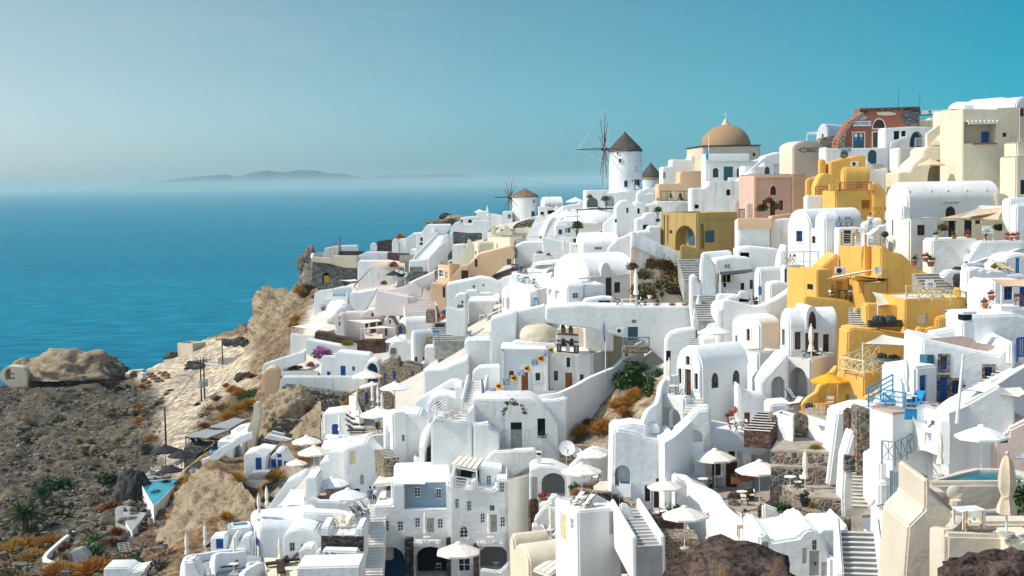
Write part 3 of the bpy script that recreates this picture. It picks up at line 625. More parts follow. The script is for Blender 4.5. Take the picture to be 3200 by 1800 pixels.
def pool(label,pts,z=None,Y=None,water='poolwater',rim='white',rw=.35,name='swimming_pool',drop=.12,deep=2.0):
 if z is None:z=Wp(pts[0][0],pts[0][1],Y or Dp(*pts[0])).z
 P=[onz(a,b,z)for a,b in pts];c=sum(P,V())/len(P);o=em(name,c);tag(o,label,'pool');q=[p-c for p in P];n=len(q);inn=[p*max(.5,1-rw/max(p.length,.6))for p in q];dz=V((0,0,1))
 MB().add(q+inn+[p-dz*deep for p in q]+[p-dz*.6 for p in inn],[(i,(i+1)%n,n+(i+1)%n,n+i)for i in range(n)]+[(i,2*n+i,2*n+(i+1)%n,(i+1)%n)for i in range(n)]+[(n+i,n+(i+1)%n,3*n+(i+1)%n,3*n+i)for i in range(n)]).b('basin',rim,o,30)
 MB().add([p-dz*drop for p in inn],[tuple(range(n))]).b('water_surface',water,o,0);return o
def rock(label,c,r,mat='greyrock',seed=1,amp=.35,name='boulder',cat='rock',group=None,n=28,fine=.12,flat=None):
 me=bmesh.new();bmesh.ops.create_icosphere(me,subdivisions=5 if max(r)>3 else 4,radius=1)
 for v in me.verts:
  p=v.co.copy();s=V((seed*7.3,seed*3.1,seed));k=1+amp*nfr(p*1.3+s,.9,2.1,4)+fine*nfr(p*6+s,.8,2,3)
  v.co=V((p.x*r[0],p.y*r[1],p.z*r[2]))*k
  if flat is not None and v.co.z<flat:v.co.z=flat
 m=bpy.data.meshes.new(name);me.to_mesh(m);me.free();m.materials.append(MATS[mat]);m.polygons.foreach_set('use_smooth',[True]*len(m.polygons))
 o=bpy.data.objects.new(name,m);COL.objects.link(o);o.location=c;tag(o,label,cat,group);return o
def text3(body,size,mat,loc,rz,parent,name='lettering',ext=.012,sx=1):
 cu=bpy.data.curves.new('lettering','FONT');cu.body=body;cu.size=size;cu.extrude=ext;cu.align_x='CENTER';cu.align_y='CENTER';t=bpy.data.objects.new('lettering_tool',cu);COL.objects.link(t)
 me=bpy.data.meshes.new_from_object(t.evaluated_get(bpy.context.evaluated_depsgraph_get()));bpy.data.objects.remove(t,do_unlink=True);me.materials.clear();me.materials.append(MATS[mat])
 o=bpy.data.objects.new(name,me);COL.objects.link(o);o.rotation_euler=(R(90),0,rz);o.location=loc;o.scale=(sx,1,1);o.parent=parent;return o
def person(label,loc,rz,s,joints,cloth):
 def grow(chain,mat,name,parent,lev=1):
  ids=sorted({i for e in chain for i in e[:2]});ix={k:n for n,k in enumerate(ids)};me=bpy.data.meshes.new(name);me.from_pydata([joints[k][0]for k in ids],[(ix[e[0]],ix[e[1]])for e in chain],[])
  o=bpy.data.objects.new(name,me);COL.objects.link(o);m=o.modifiers.new('s','SKIN');m.use_smooth_shade=True
  for k in ids:r=joints[k][1]*(1 if lev==1 else 1.22);me.skin_vertices[0].data[ix[k]].radius=(r,r)
  me.skin_vertices[0].data[0].use_root=True;q=o.modifiers.new('u','SUBSURF');q.levels=q.render_levels=1
  nm=bpy.data.meshes.new_from_object(o.evaluated_get(bpy.context.evaluated_depsgraph_get()));bpy.data.objects.remove(o,do_unlink=True);nm.materials.clear();nm.materials.append(MATS[mat]);r_=bpy.data.objects.new(name,nm);COL.objects.link(r_)
  if parent:r_.parent=parent
  return r_
 E=[('pel','wai'),('wai','che'),('che','nec'),('nec','hea'),('hea','top')]
 for k in 'lr':E+=[('che','sh'+k),('sh'+k,'el'+k),('el'+k,'wr'+k),('wr'+k,'ha'+k),('pel','hi'+k),('hi'+k,'kn'+k),('kn'+k,'an'+k),('an'+k,'to'+k)]
 b=grow(E,'skin','person',None);b.location=loc;b.rotation_euler=(0,0,rz);b.scale=(s,s,s);tag(b,label,'person')
 sh=[('pel','wai'),('wai','che')]+[x for k in 'lr' for x in(('che','sh'+k),('sh'+k,'el'+k))];grow(sh,cloth[0],'shirt',b,2)
 grow([x for k in 'lr' for x in(('pel','hi'+k),('hi'+k,'kn'+k))],cloth[1],'shorts',b,2)
 h=V(joints['hea'][0]);MB().ell(h+V((0,.02,.06)),(.105,.115,.11),12,8).b('hair','hair',b,60)
 return b
def stand(arms=0,lean=0):
 J={'pel':((0,0,.95),.13),'wai':((0,.01,1.12),.12),'che':((0,lean,1.36),.14),'nec':((0,lean,1.52),.055),'hea':((0,lean-.02,1.64),.09),'top':((0,lean-.02,1.72),.07)}
 for k,q in(('l',-1),('r',1)):
  J['sh'+k]=((q*.19,lean,1.42),.06);J['hi'+k]=((q*.1,0,.9),.09);J['kn'+k]=((q*.11,-.02,.48),.06);J['an'+k]=((q*.11,.02,.08),.04);J['to'+k]=((q*.13,-.14,.03),.03)
  if arms:J['el'+k]=((q*.26,-.06,1.14),.045);J['wr'+k]=((q*.1,-.27,1.16),.032);J['ha'+k]=((q*.04,-.31,1.19),.03)
  else:J['el'+k]=((q*.27,.02,1.13),.045);J['wr'+k]=((q*.28,-.05,.88),.032);J['ha'+k]=((q*.28,-.07,.78),.03)
 return J
def sit():
 J=stand(1);
 for k,q in(('l',-1),('r',1)):J['kn'+k]=((q*.12,-.42,.9),.06);J['an'+k]=((q*.12,-.42,.5),.04);J['to'+k]=((q*.13,-.56,.46),.03)
 return J
def facade(label,pts,Y=None,thick=5.,mat='white',yaw=0,name='house',cat='house',group=None,sink=0,bev=.14,anchor=None,sm=1,dY=0,roofm=None):
 low=anchor or max(pts,key=lambda p:p[1]);Y=(Y or Dp(*low))+dY;C=Wp(low[0],low[1],Y);y=R(yaw);H=House()
 H.e1=V((cos(y),sin(y),0));H.e2=V((-sin(y),cos(y),0));H.C=C;H.mat=mat;H.label=label
 H.M=Matrix(((H.e1.x,H.e2.x,0,C.x),(H.e1.y,H.e2.y,0,C.y),(0,0,1,C.z),(0,0,0,1)));q=[fpos(H,'R',*px(*p))for p in pts]
 if sm>1:q=[tuple(p[:2])for p in smoothline([V((a,b,0))for a,b in q],sm)]
 zmin=min(b for a,b in q);xs=[a for a,b in q];sink=max(sink,4.5)if sink else 0;q=[(a,b if b>zmin+.25 else b-sink)for a,b in q]
 mb=MB();mb.prism(q,'y',0,thick);H.o=mb.b(name,mat,None,38,bev);H.o.matrix_world=H.M;tag(H.o,label,cat,group,'thing')
 H.a=max(xs)-min(xs);H.b=thick;H.cut=MB();HOUSES.append(H);return H
def inpoly(P,x,y):
 c=np.zeros(x.shape,bool);n=len(P)
 for i in range(n):
  (x0,y0),(x1,y1)=P[i],P[(i+1)%n];k=((y0>y)!=(y1>y))&(x<(x1-x0)*(y-y0)/(y1-y0+1e-9)+x0);c ^=k
 return c
VILLAGE=[(1010,880),(1200,740),(1500,650),(1800,600),(2100,560),(3400,280),(3400,1900),(560,1900),(640,1750),(830,1570),(900,1470),(1010,1380),(1010,1260),(860,1230),(940,1010)]
DIRT=[(540,1098),(640,1055),(790,1055),(770,1150),(815,1215),(740,1225),(650,1255),(612,1330),(600,1420),(585,1475),(515,1450),(497,1330),(520,1255),(470,1205),(420,1170),(470,1120)]
DRY=[(1690,1340),(1740,1270),(1880,1220),(1960,1130),(2090,1160),(2070,1250),(2000,1300),(1930,1400),(1720,1430)]
BROWN=[(560,1480),(660,1470),(760,1500),(780,1560),(700,1640),(560,1740),(420,1790),(410,1720),(500,1600)]
def terrain():
 st=1.0;xs=np.arange(-200,170,st);ys=np.concatenate([np.arange(10,365,st),np.arange(365,460,4)]);Xg,Yg=np.meshgrid(xs,ys);Z=ground_np(Xg,Yg)
 u=np.zeros(Xg.shape);v=np.zeros(Xg.shape);f=fw;dep=Xg*f.x+Yg*f.y+Z*f.z
 u=1600+F*(Xg*RT.x+Yg*RT.y+Z*RT.z)/dep;v=900-F*(Xg*UP.x+Yg*UP.y+Z*UP.z)/dep
 rng=np.random.RandomState(4);ju,jv=u+rng.normal(0,7,u.shape),v+rng.normal(0,5,v.shape)
 vil=inpoly(VILLAGE,u,v)&~inpoly(DRY,u,v);dirt=inpoly(DIRT,ju,jv);br=inpoly(BROWN,ju,jv);scree=(ju<560-(jv-1190)*.12)&~dirt&~vil
 ny,nx=Xg.shape;col=np.zeros((ny,nx,4));col[...]=(.20,.145,.09,1);col[scree]=(.108,.095,.076,1);col[dirt]=(.50,.43,.33,1);col[br]=(.19,.115,.065,1);col[vil]=(.56,.52,.45,1);col[inpoly(DRY,ju,jv)]=(.30,.24,.17,1);col[vil,3]=.12
 for k in range(2):
  c=col.copy();c[1:-1,1:-1]=(col[1:-1,1:-1]*2+col[:-2,1:-1]+col[2:,1:-1]+col[1:-1,:-2]+col[1:-1,2:])/6;col=c
 amp=np.where(vil,.0,np.where(dirt,.12,np.where(br,1.7,np.where(scree,2.1,1.3))));Z=Z-np.where(vil,1.,0.)
 for k in range(2):
  c=amp.copy();c[1:-1,1:-1]=(amp[1:-1,1:-1]+amp[:-2,1:-1]+amp[2:,1:-1]+amp[1:-1,:-2]+amp[1:-1,2:])/5;amp=c
 for j,i in zip(*np.nonzero((amp>.02)&(Yg<372)&(u>-500)&(u<2300))):
  p=V((Xg[j,i],Yg[j,i],0));Z[j,i]+=amp[j,i]*(nfr(p*.11,.8,2.1,5)*.8+.45*abs(noise.noise(p*.35))+.25*nfr(p*.8,.9,2.,3)-.35)
 vs=np.stack([Xg,Yg,Z],-1).reshape(-1,3);idx=np.arange(ny*nx).reshape(ny,nx);q=np.stack([idx[:-1,:-1],idx[:-1,1:],idx[1:,1:],idx[1:,:-1]],-1).reshape(-1,4)
 me=bpy.data.meshes.new('ground');me.from_pydata(vs.tolist(),[],q.tolist());me.polygons.foreach_set('use_smooth',[True]*len(me.polygons))
 a=me.color_attributes.new('earth','FLOAT_COLOR','POINT');a.data.foreach_set('color',col.reshape(-1).astype(np.float32))
 m,t,b,N=nodes('earth');L=t.links.new;b.inputs['Roughness'].default_value=.95;b.inputs['Specular IOR Level'].default_value=.1
 at_=N('Attribute',attribute_name='earth');g=N('NewGeometry');n=N('TexNoise',Scale=.9,Detail=8.0,Roughness=.7);n2=N('TexNoise',Scale=.12,Detail=4.0);L(g.outputs['Position'],n.inputs['Vector']);L(g.outputs['Position'],n2.inputs['Vector'])
 r=ramp(N,[(.38,(.38,.37,.36)),(.5,(.9,.9,.9)),(.62,(1.6,1.52,1.4))]);L(n.outputs['Fac'],r.inputs[0]);r2=ramp(N,[(.35,(.75,.75,.77)),(.65,(1.2,1.15,1.05))]);L(n2.outputs['Fac'],r2.inputs[0])
 c1=mix(t,N,at_.outputs['Alpha'],at_.outputs['Color'],r.outputs[0],'MULTIPLY');L(mix(t,N,at_.outputs['Alpha'],c1,r2.outputs[0],'MULTIPLY'),b.inputs[0])
 bp=N('Bump',Strength=.5,Distance=.3);L(n.outputs['Fac'],bp.inputs['Height']);L(bp.outputs[0],b.inputs['Normal']);me.materials.append(m)
 o=bpy.data.objects.new('ground',me);COL.objects.link(o);tag(o,'stony hillside under the white village, falling to a dirt lot',None,None,'structure')
terrain()
# ---- the sea
m,t,b,N=nodes('seawater');L=t.links.new;df=N('BsdfDiffuse');gs=N('BsdfGlossy',Roughness=.35);ms=N('MixShader');ms.inputs[0].default_value=.05;L(df.outputs[0],ms.inputs[1]);L(gs.outputs[0],ms.inputs[2]);L(ms.outputs[0],t.nodes['Material Output'].inputs[0])
g=N('NewGeometry');mp=N('Mapping');mp.inputs['Scale'].default_value=(.035,.085,1);n1=N('TexNoise',Scale=1.0,Detail=7.0,Roughness=.62);mp2=N('Mapping');mp2.inputs['Scale'].default_value=(.0006,.0032,1);n2=N('TexNoise',Scale=1.0,Detail=5.0)
L(g.outputs['Position'],mp.inputs[0]);L(mp.outputs[0],n1.inputs['Vector']);L(g.outputs['Position'],mp2.inputs[0]);L(mp2.outputs[0],n2.inputs['Vector'])
r1=ramp(N,[(.34,(.0,.115,.19)),(.5,(.0,.165,.25)),(.66,(.004,.235,.33))]);r2=ramp(N,[(.4,(.85,.92,.95)),(.62,(1.1,1.08,1.04))]);L(n1.outputs['Fac'],r1.inputs[0]);L(n2.outputs['Fac'],r2.inputs[0])
cc=mix(t,N,1.,r1.outputs[0],r2.outputs[0],'MULTIPLY')
mp3=N('Mapping');mp3.inputs['Scale'].default_value=(.004,.022,1);mp3.inputs['Rotation'].default_value=(0,0,.12);n3=N('TexNoise',Scale=1.0,Detail=3.0);L(g.outputs['Position'],mp3.inputs[0]);L(mp3.outputs[0],n3.inputs['Vector']);r3=ramp(N,[(.66,(0,0,0)),(.76,(.35,.35,.35))]);L(n3.outputs['Fac'],r3.inputs[0])
L(mix(t,N,r3.outputs[0],cc,(.05,.33,.44)),df.inputs[0])
bp=N('Bump',Strength=.5,Distance=2.5);L(n1.outputs['Fac'],bp.inputs['Height']);L(bp.outputs[0],df.inputs['Normal']);L(bp.outputs[0],gs.inputs['Normal'])
SEA=-104.
MB().add([(-58000,-900,SEA),(58000,-900,SEA),(58000,45000,SEA),(-58000,45000,SEA)],[(0,1,2,3)]).b('sea','seawater',None,0)['kind']='structure'
plain('islandrock',(.10,.13,.14),.95)
# ---- islands on the horizon
def island(label,prof,Y,dep):
 vs=[];fs=[];K=9;n=0;pts=[]
 for i in range(len(prof)-1):
  for k in range(6):t=k/6;pts.append((prof[i][0]*(1-t)+prof[i+1][0]*t,prof[i][1]*(1-t)+prof[i+1][1]*t))
 pts.append(prof[-1])
 for u,v in pts:
  p=W3(u,v,Y);top=max(p.z+10*noise.noise(V((u*.05,0,0))),SEA+2)
  for j in range(K):
   t=j/(K-1);hgt=sin(pi*t)**.8;vs.append((p.x,Y+(t-.5)*dep,SEA-4+(top-SEA+4)*hgt*(1+.12*noise.noise(V((u*.02,t*4,3)))*(1 if 0<t<1 and abs(t-.5)>.01 else 0))))
 for i in range(len(pts)-1):
  for j in range(K-1):a=i*K+j;fs.append((a,a+K,a+K+1,a+1))
 o=MB().add(vs,fs).b('island','islandrock',None,60);tag(o,label,None,None,'structure')
island('long hazy island ridge far across the sea',[(300,592),(400,578),(497,566),(600,553),(695,546),(745,552),(800,537),(840,533),(880,539),(930,532),(985,533),(1015,541),(1065,542),(1125,553),(1170,560),(1200,568)],34000,4000)
island('lower hazy island at the end of the far ridge',[(1080,568),(1150,556),(1200,548),(1300,547),(1400,543),(1440,545),(1500,552),(1520,550),(1600,553),(1650,561),(1700,568)],35000,4000)
# ---- cliff and rocks at the end of the village
def cliff(label,rows,nu,nv,amp,mat='cliff',seed=0):
 Rr=[smoothline([W3(*p)for p in r],6)for r in rows]
 def samp(P,t):x=t*(len(P)-1);i=min(int(x),len(P)-2);return P[i].lerp(P[i+1],x-i)
 vs=[];fs=[]
 for a in range(nv+1):
  x=a/nv*(len(Rr)-1);i=min(int(x),len(Rr)-2)
  for c in range(nu+1):vs.append(samp(Rr[i],c/nu).lerp(samp(Rr[i+1],c/nu),x-i))
 out=[]
 for a in range(nv+1):
  for c in range(nu+1):
   k=a*(nu+1)+c;p=vs[k];du=vs[a*(nu+1)+min(c+1,nu)]-vs[a*(nu+1)+max(c-1,0)];dv=vs[min(a+1,nv)*(nu+1)+c]-vs[max(a-1,0)*(nu+1)+c]
   nn=du.cross(dv);nn=nn.normalized()if nn.length>1e-6 else V((0,-1,0))
   if nn.y>0:nn=-nn
   q=p+V((seed,0,0));d=amp*(nfr(q*.16,.8,2.1,6)+.5*abs(noise.noise(V((q.x*.5,q.y*.5,q.z*.18))))+.35*nfr(q*.7,.9,2.,3));out.append(p+nn*d)
 for a in range(nv):
  for c in range(nu):k=a*(nu+1)+c;fs.append((k,k+1,k+nu+2,k+nu+1))
 o=MB().add(out,fs).b('cliff',mat,None,45);tag(o,label,None,None,'structure')
cliff('tan tuff cliff above the dirt lot at the edge of the village',[
 [(850,905,345),(815,917,305),(880,905,291),(940,918,284),(1000,940,277),(1045,965,268)],
 [(840,960,345),(806,970,305),(860,965,285),(930,985,276),(990,1005,268),(1030,1000,262)],
 [(810,1040,345),(785,1045,305),(830,1060,282),(900,1060,270),(960,1060,262),(1000,1050,258)],
 [(790,1165,345),(752,1160,300),(800,1185,278),(860,1180,264),(930,1130,256),(980,1090,252)]],90,60,2.2)
cliff('brown rock face below the scrub beside the dark pool villa',[
 [(590,1490,178),(650,1480,172),(720,1490,167),(770,1530,160),(800,1570,152)],
 [(530,1570,172),(600,1560,164),(660,1560,160),(730,1590,154),(770,1610,148)],
 [(470,1660,166),(540,1650,158),(600,1640,154),(680,1660,147),(720,1670,143)],
 [(400,1760,160),(480,1740,151),(540,1730,147),(600,1720,142),(650,1720,139)]],80,50,1.5,'cliff',40)
cliff('sandy rock bank under the dry stone terraces',[
 [(800,1270,205),(850,1250,200),(930,1240,196),(1010,1260,190)],
 [(810,1330,198),(870,1310,192),(940,1300,188),(1000,1330,184)],
 [(795,1440,190),(860,1400,184),(930,1370,180),(1000,1390,178)]],50,36,1.0,'cliff',90)
z0=W3(220,1195,284)
rock('big weathered tuff outcrop above the sea beyond the rubble slope',W3(215,1158,286)+V((0,0,-1)),(9.2,5,5.0),'cliff',5,.36,flat=-.5,fine=.08)
rock('rounded grey end of the tuff outcrop',W3(305,1170,288),(5.5,4,3.2),'greyrock',8,.4)
rock('low sandy shoulder of the tuff outcrop',W3(110,1165,288),(5.0,3,3.0),'cliff',12,.36)
rock('dark round boulder on top of the ridge',W3(1392,679,322),(1.3,1.2,.95),'blackrock',3,.2)
rock('sandy rock slab beside the dark round boulder',W3(1428,688,320),(2.4,2,1.1),'cliff',4,.3)
rock('grey rock heap below the dark round boulder',W3(1385,697,318),(3.3,2.5,.9),'greyrock',14,.4)
rock('crag at the tip of the headland below the curved parapet',W3(968,850,288),(2.6,3,4.2),'greyrock',6,.4)
rock('grey crag under the stone store at the cliff edge',W3(985,880,284),(3.0,3,3.0),'greyrock',7,.4)
rock('pale rock bump under the terrace stones',W3(905,1290,190),(3.4,2.5,3.0),'cliff',9,.35)
rock('lichen covered brown boulder at the bottom edge of the view',W3(2275,1800,24)+V((0,0,-.34)),(1.36,1.1,.76),'lichenrock',2,.26,fine=.13)
rock('dark lichen boulder at the bottom corner of the view',W3(3130,1830,22)+V((0,0,-.2)),(.98,.8,.72),'lichenrock',11,.26,fine=.13)
# ---- air
HZ=MB();HZ.box((0,22000,-20),(118000,46500,174));hz=HZ.b('haze','dark',None,0)
hm=bpy.data.materials.new('haze');hm.use_nodes=True;tt=hm.node_tree;tt.nodes.clear();ho=tt.nodes.new('ShaderNodeOutputMaterial');pv=tt.nodes.new('ShaderNodeVolumePrincipled');pv.inputs['Color'].default_value=(.60,.93,1,1);pv.inputs['Density'].default_value=6.2e-5;pv.inputs['Anisotropy'].default_value=0;tt.links.new(pv.outputs[0],ho.inputs[1]);hz.data.materials[0]=hm;tag(hz,'pale sea haze over the water',None,None,'stuff')
VL=dict(roof='vaultL');VR=dict(roof='vaultR');fa=facade;bx=lambda*a:MB().box(*a);pm_=lambda*a:MB().prism(*a);cy=lambda*a,**k:MB().cyl(*a,**k);la=lambda*a:MB().lathe(*a);sa=sail;ra=rail
def fR(H,*a):return fpos(H,'R',*a)
WW='whitewood';DW='darkwood';CW='creamwood';GW='greywood';WM='whitewarm';OW='oldwhite';TE='terrace';TS='tanstone';LG='lavagrey';RS='redstone';PB='pebblestone';LW='limewash';PR='pinkroof';PG='pavegrey';RTB='round tables';PW='poolwater';BG_='bushgreen';BD='bushdry';BO='bushgold';BL='busholive';BY='bushgrey';BU='bushrust';BK='bushdark';SD='satellite dishes';GP='garden plants';PP='potted plants';UW='parasolwhite';TB='terrace_building';AG='agavegreen';WT='whitetable';LI='lilac';YW='yellowwood';GB_='greyblue';TWN='terrace_wall';FP='flagpole';KW='canvaswhite';KV='canvas';BR_='brown';YE='yellow';PT='parapet';RB='bougainred';IR='iron';SPN='stair_parapet';PV='paving';CR='cream';BE='beige';CL='closed';UM='parasol';DC='dchair';TA='table';WO='woodtable';DK='dark';BB='blue';TL='teal'
HH=HOUSES;TW=dict(name=TWN,cat='wall',sink=3);SP=dict(name=SPN,cat='wall',sink=3);SW=dict(name='stone_wall',cat='wall',sink=3);SQ=dict(name=SPN,cat='wall');SX=dict(name='stone_wall',cat='wall');OP='open parasols';GB='garden bushes';BR='balcony_railing'
h,w=house,win
# ================================================================ ridge: windmills, dome church, market ruin, beige houses
def windmill(label,u0,u1,vt,vb,Y,apex,capmat,hub,sailR,normal,bow,rot0,wins,wires=True,ov=1.07,ragged=True):
 C=W3((u0+u1)/2,vb,Y);r=(u1-u0)/2*Y/F;H=phei(C,(u0+u1)/2,vt);o=em('windmill',C);tag(o,label,'windmill')
 n=40;la([(r*1.04,-4),(r*1.035,0),(r*1.0,H),(.01,H+.02)],n).b('tower','white',o,50)
 za=phei(C,apex[0],apex[1]);cap=MB();cap.lathe([(r*ov,H-.28),(r*ov,H-.06),(r*.86,H+(za-H)*.2),(r*.6,H+(za-H)*.46),(r*.3,H+(za-H)*.72),(r*.1,H+(za-H)*.9),(.06,za),(.01,za+.02)],n)
 random.seed(5);cap.v=[(x*(1+random.uniform(-.03,.03)),y*(1+random.uniform(-.03,.03)),z+random.uniform(-.08,.08))for x,y,z in cap.v];rf=cap.b('thatched_roof',capmat,o,60)
 la([(r*1.0,H-.32),(r*1.04,H-.3),(r*1.045,H-.02),(r*.95,H+.05)],n).b('straw_eave','straw',rf,40)
 if hub:
  hp=W3(hub[0],hub[1],Y)-C;nv=V(normal).normalized();wh=em('sail_wheel',hp);wh.parent=o
  cy(-nv*-.6,-nv*4.0,.16,.2).b('axle',BR_,wh);cy(-nv*.45,nv*.45,.34,.3,10).b('hub',BR_,wh);s=nv.cross(V((0,0,1))).normalized();t=s.cross(nv)
  tips=[]
  for i in range(12):
   a=rot0+i*pi/6;d=t*cos(a)+s*sin(a);L=sailR*(1+.04*sin(i*3.3));tips.append(d*L);mb=MB();mb.cyl(d*.2,d*L*.42,.10,.085,6);mb.cyl(d*L*.36+nv*.06,d*L+nv*.06,.06,.04,6);mb.b('sail_spar',DW if i%3 else GW,wh)
  bp=nv*bow;b=MB();b.cyl(nv*.3+t*.16,bp+t*.03,.07,.05,6);b.cyl(nv*.3-t*.16,bp-t*.03,.07,.05,6);b.cyl(bp-nv*.3,bp+nv*.4,.09,.05,6);b.b('bowsprit',IR,wh)
  if wires:q=MB();[q.cyl(bp,tips[i],.012,n=4)for i in range(0,12)];[q.cyl(tips[i],tips[(i+1)%12],.012,n=4)for i in range(12)];q.b('stay_wire','steel',wh,0)
 for(a,b2,c,d,mat,dr)in wins:
  um=(a+c)/2;x=(um-(u0+u1)/2)*Y/F;ww=(c-a)*Y/F;z1=phei(C,um,b2);z0=phei(C,um,d);ang=math.asin(max(-.95,min(.95,x/(r*1.02))));ww=ww/max(.35,cos(ang));rr=r*1.02
  fo=em('door' if dr else 'window',(rr*sin(ang),-rr*cos(ang),z0),ang);fo.parent=o;hh=z1-z0
  m=MB();m.box((-ww/2,0,hh/2),(.12,.2,hh+.1));m.box((ww/2,0,hh/2),(.12,.2,hh+.1));m.box((0,0,hh),(ww,.2,.12));m.box((0,0,0),(ww,.2,.1));m.b('frame',mat,fo,0)
  bx((0,.02,hh/2),(ww,.16,hh)).b('pane','darkblue',fo,0)
  if dr:bx((-ww*.2,-.08,hh/2),(ww*.3,.04,hh*.96)).b('leaf',TL,fo,0)
 return o,C,r,H
wm,C,r,H=windmill('tall white windmill with a dark thatched cone and twelve bare sails',1904.6,2006,469,596,262,(1957,412),'thatch',(1888,466),7.3,(-1,-.06,0),4.9,.15,
 [(1925.5,472.5,1932.5,483,WW,0),(1930.5,496,1941,508.5,WW,0),(1947,565,1957,583.5,GB_,0),(1980,562.5,1994.5,596,TL,1)])
for i,(txt,size,v,mt)in enumerate((('C',.62,523.5,IR),('CHARISMA',.24,533.5,'grey'),('SUITES',.13,537,'grey'))):
 x=(1986.5-1955.3)*262/F;ang=math.asin(x/(r*1.03));text3(txt,size,mt,(r*1.025*sin(ang),-r*1.025*cos(ang),phei(C,1986,v)),ang,wm)
for du in(1972.6,2000.5):
 x=(du-1955.3)*262/F;a=math.asin(x/(r*1.03));bx((r*1.03*sin(a),-r*1.03*cos(a),phei(C,du,566)),(.18,.2,.3)).b('wall_lamp',IR,wm,0)
windmill('small white windmill with a brown weathered thatched roof',1601,1681.5,611.5,692,303,(1643,589),'thatchbrown',(1594,616),4.3,(-.93,-.36,0),3.2,.1,
 [(1665,625,1671.5,634.5,WW,0),(1658,659,1671,679,WW,1)],wires=False)
windmill('thatched mill stump with a broad dark roof behind the tall windmill',1998,2071,556,578,285,(2024,508),'thatch',None,0,(1,0,0),0,0,[],ov=1.0)
zone('B')
# platform of the big windmill
fa('white platform under the tall windmill with two arched niches',[(1383,1150),(1383,950),(1925,948),(2020,940),(2160,905),(2160,1150)],256,9,name=TB,cat='building',sink=4)
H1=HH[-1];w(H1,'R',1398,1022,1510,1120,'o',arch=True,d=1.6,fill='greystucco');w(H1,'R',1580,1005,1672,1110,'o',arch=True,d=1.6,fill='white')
fa('white parapet flight rising beside the door of the tall windmill',[(1888,945),(1888,892),(1905,892),(1950,940)],255.5,.5,**SQ)
# houses beyond, right of the mill
fa('white stepped house with roof vents behind the pale peach wall',[(2163,930),(2163,715),(2255,705),(2255,638),(2440,640),(2440,600),(2480,600),(2480,660),(2560,665),(2560,930)],232,6,sink=3)
w(HH[-1],'R',2165,765,2190,830,'s',GB_)
fa('peach wall house between the mill terrace and the dome',[(2120,960),(2120,885),(2335,880),(2340,760),(2560,752),(2600,752),(2600,960)],222,6,'peach',sink=3)
fa('white wall stepping down from the mill to the bell terrace',[(1920,1150),(1920,960),(2030,920),(2110,950),(2110,1150)],246,4,**TW)
# bell terrace
fa('white house with an arched window below the hanging bells',[(2100,1175),(2100,1062),(2450,1058),(2450,1175)],212,6,sink=5)
w(HH[-1],'R',2285,1085,2440,1170,'n',arch=.8,d=.3);w(HH[-1],'R',2315,1138,2405,1168,'w',GW,d=.45)
fa('rough grey-white wall with a flat top behind the olive house',[(2448,1260),(2448,928),(2700,920),(2700,1260)],206,4,OW,**TW)
def belfry():
 z0=Wp(2140,1062,211);o=em('bell_stand',z0);tag(o,'iron bell frame with two bronze bells above an arched window','bell frame');sc_=211*.31056/F
 def L(a,b,dy=0):p=Wp(a,b,211+dy)-z0;return p
 m=MB();[m.bar(L(a,1060),L(a,955),.1)for a in(2142,2205,2375,2440)];m.bar(L(2140,957),L(2445,957),.09);m.bar(L(2140,1050),L(2445,1050),.14);[m.bar(L(a,1045),L(a+8*(-1)**i,965),.035)for i,a in enumerate((2155,2168,2181,2192,2388,2400,2413,2425))];m.b('frame',IR,o,0)
 for a,k in((2238,.42),(2338,.55)):
  c=L(a,960);b=MB();b.lathe([(.02,-.25),(k*.35,-.3),(k*.5,-k*1.5),(k*.9,-k*2.4),(.02,-k*2.3)],14,c);b.cyl(c,c-V((0,0,.3)),.04);b.b('bell','bell',o)
 p=MB();p.lathe([(.16,0),(.16,.7),(.45,1.45),(.01,1.5)],10,L(2285,1060));p.b('urn_post',LW,o)
belfry()
# ---- dome church
zone('C')
def church():
 o=house('old church drum of weathered peach plaster',835,838,1600,668,1080,224,yaw=2,b=16,mat=LW,roof='none',par=.1,name='church',cat='church');o.o['label']='old church with a weathered ochre dome on a square drum'
 R_=333*ZS*224/F;c=(o.a*.487,R_*1.05,o.h);m=MB();hh=292*ZS*224/F
 m.lathe([(R_*cos(t),hh*sin(t))for t in[i*pi/2/16 for i in range(16)]]+[(.02,hh)],48,c);dm=m.b('dome','dome',o.o,60)
 la([(.75,hh-.25),(.6,hh+.15),(.35,hh+.55),(.3,hh+.8),(.02,hh+.9)],14,c).b('lantern',LW,dm);q=MB();q.bar((c[0],c[1],o.h+hh+.8),(c[0],c[1],o.h+hh+2.0),.1);q.bar((c[0]-.3,c[1],o.h+hh+1.6),(c[0]+.3,c[1],o.h+hh+1.6),.1);q.b('cross',WW,dm,0)
 bx((o.a/2,8,o.h+.02),(o.a+.3,16.3,.16)).b('cornice',DW,o.o,0);w(o,'R',1500,750,1535,800,'o',arch=.8,d=.4)
church()
H=fa('white house with teal doors on the terrace below the dome',[(872,1180),(872,770),(1465,768),(1465,880),(1750,800),(1750,1180)],214,5,sink=3)
w(H,'R',970,958,1045,1085,'w',TL,arch=.25);w(H,'R',1115,938,1240,1125,'d',TL);w(H,'R',1290,955,1378,1082,'w',TL,arch=.25)
fa('lit white parapet band above the teal doors',[(875,875),(875,768),(1465,766),(1460,875)],213.2,.5,name=PT,cat='wall')
fa('low white planter wall before the teal doors',[(1175,1140),(1175,1085),(1340,1085),(1340,1140)],211,.6,name='planter_wall',cat='wall',bev=.08)
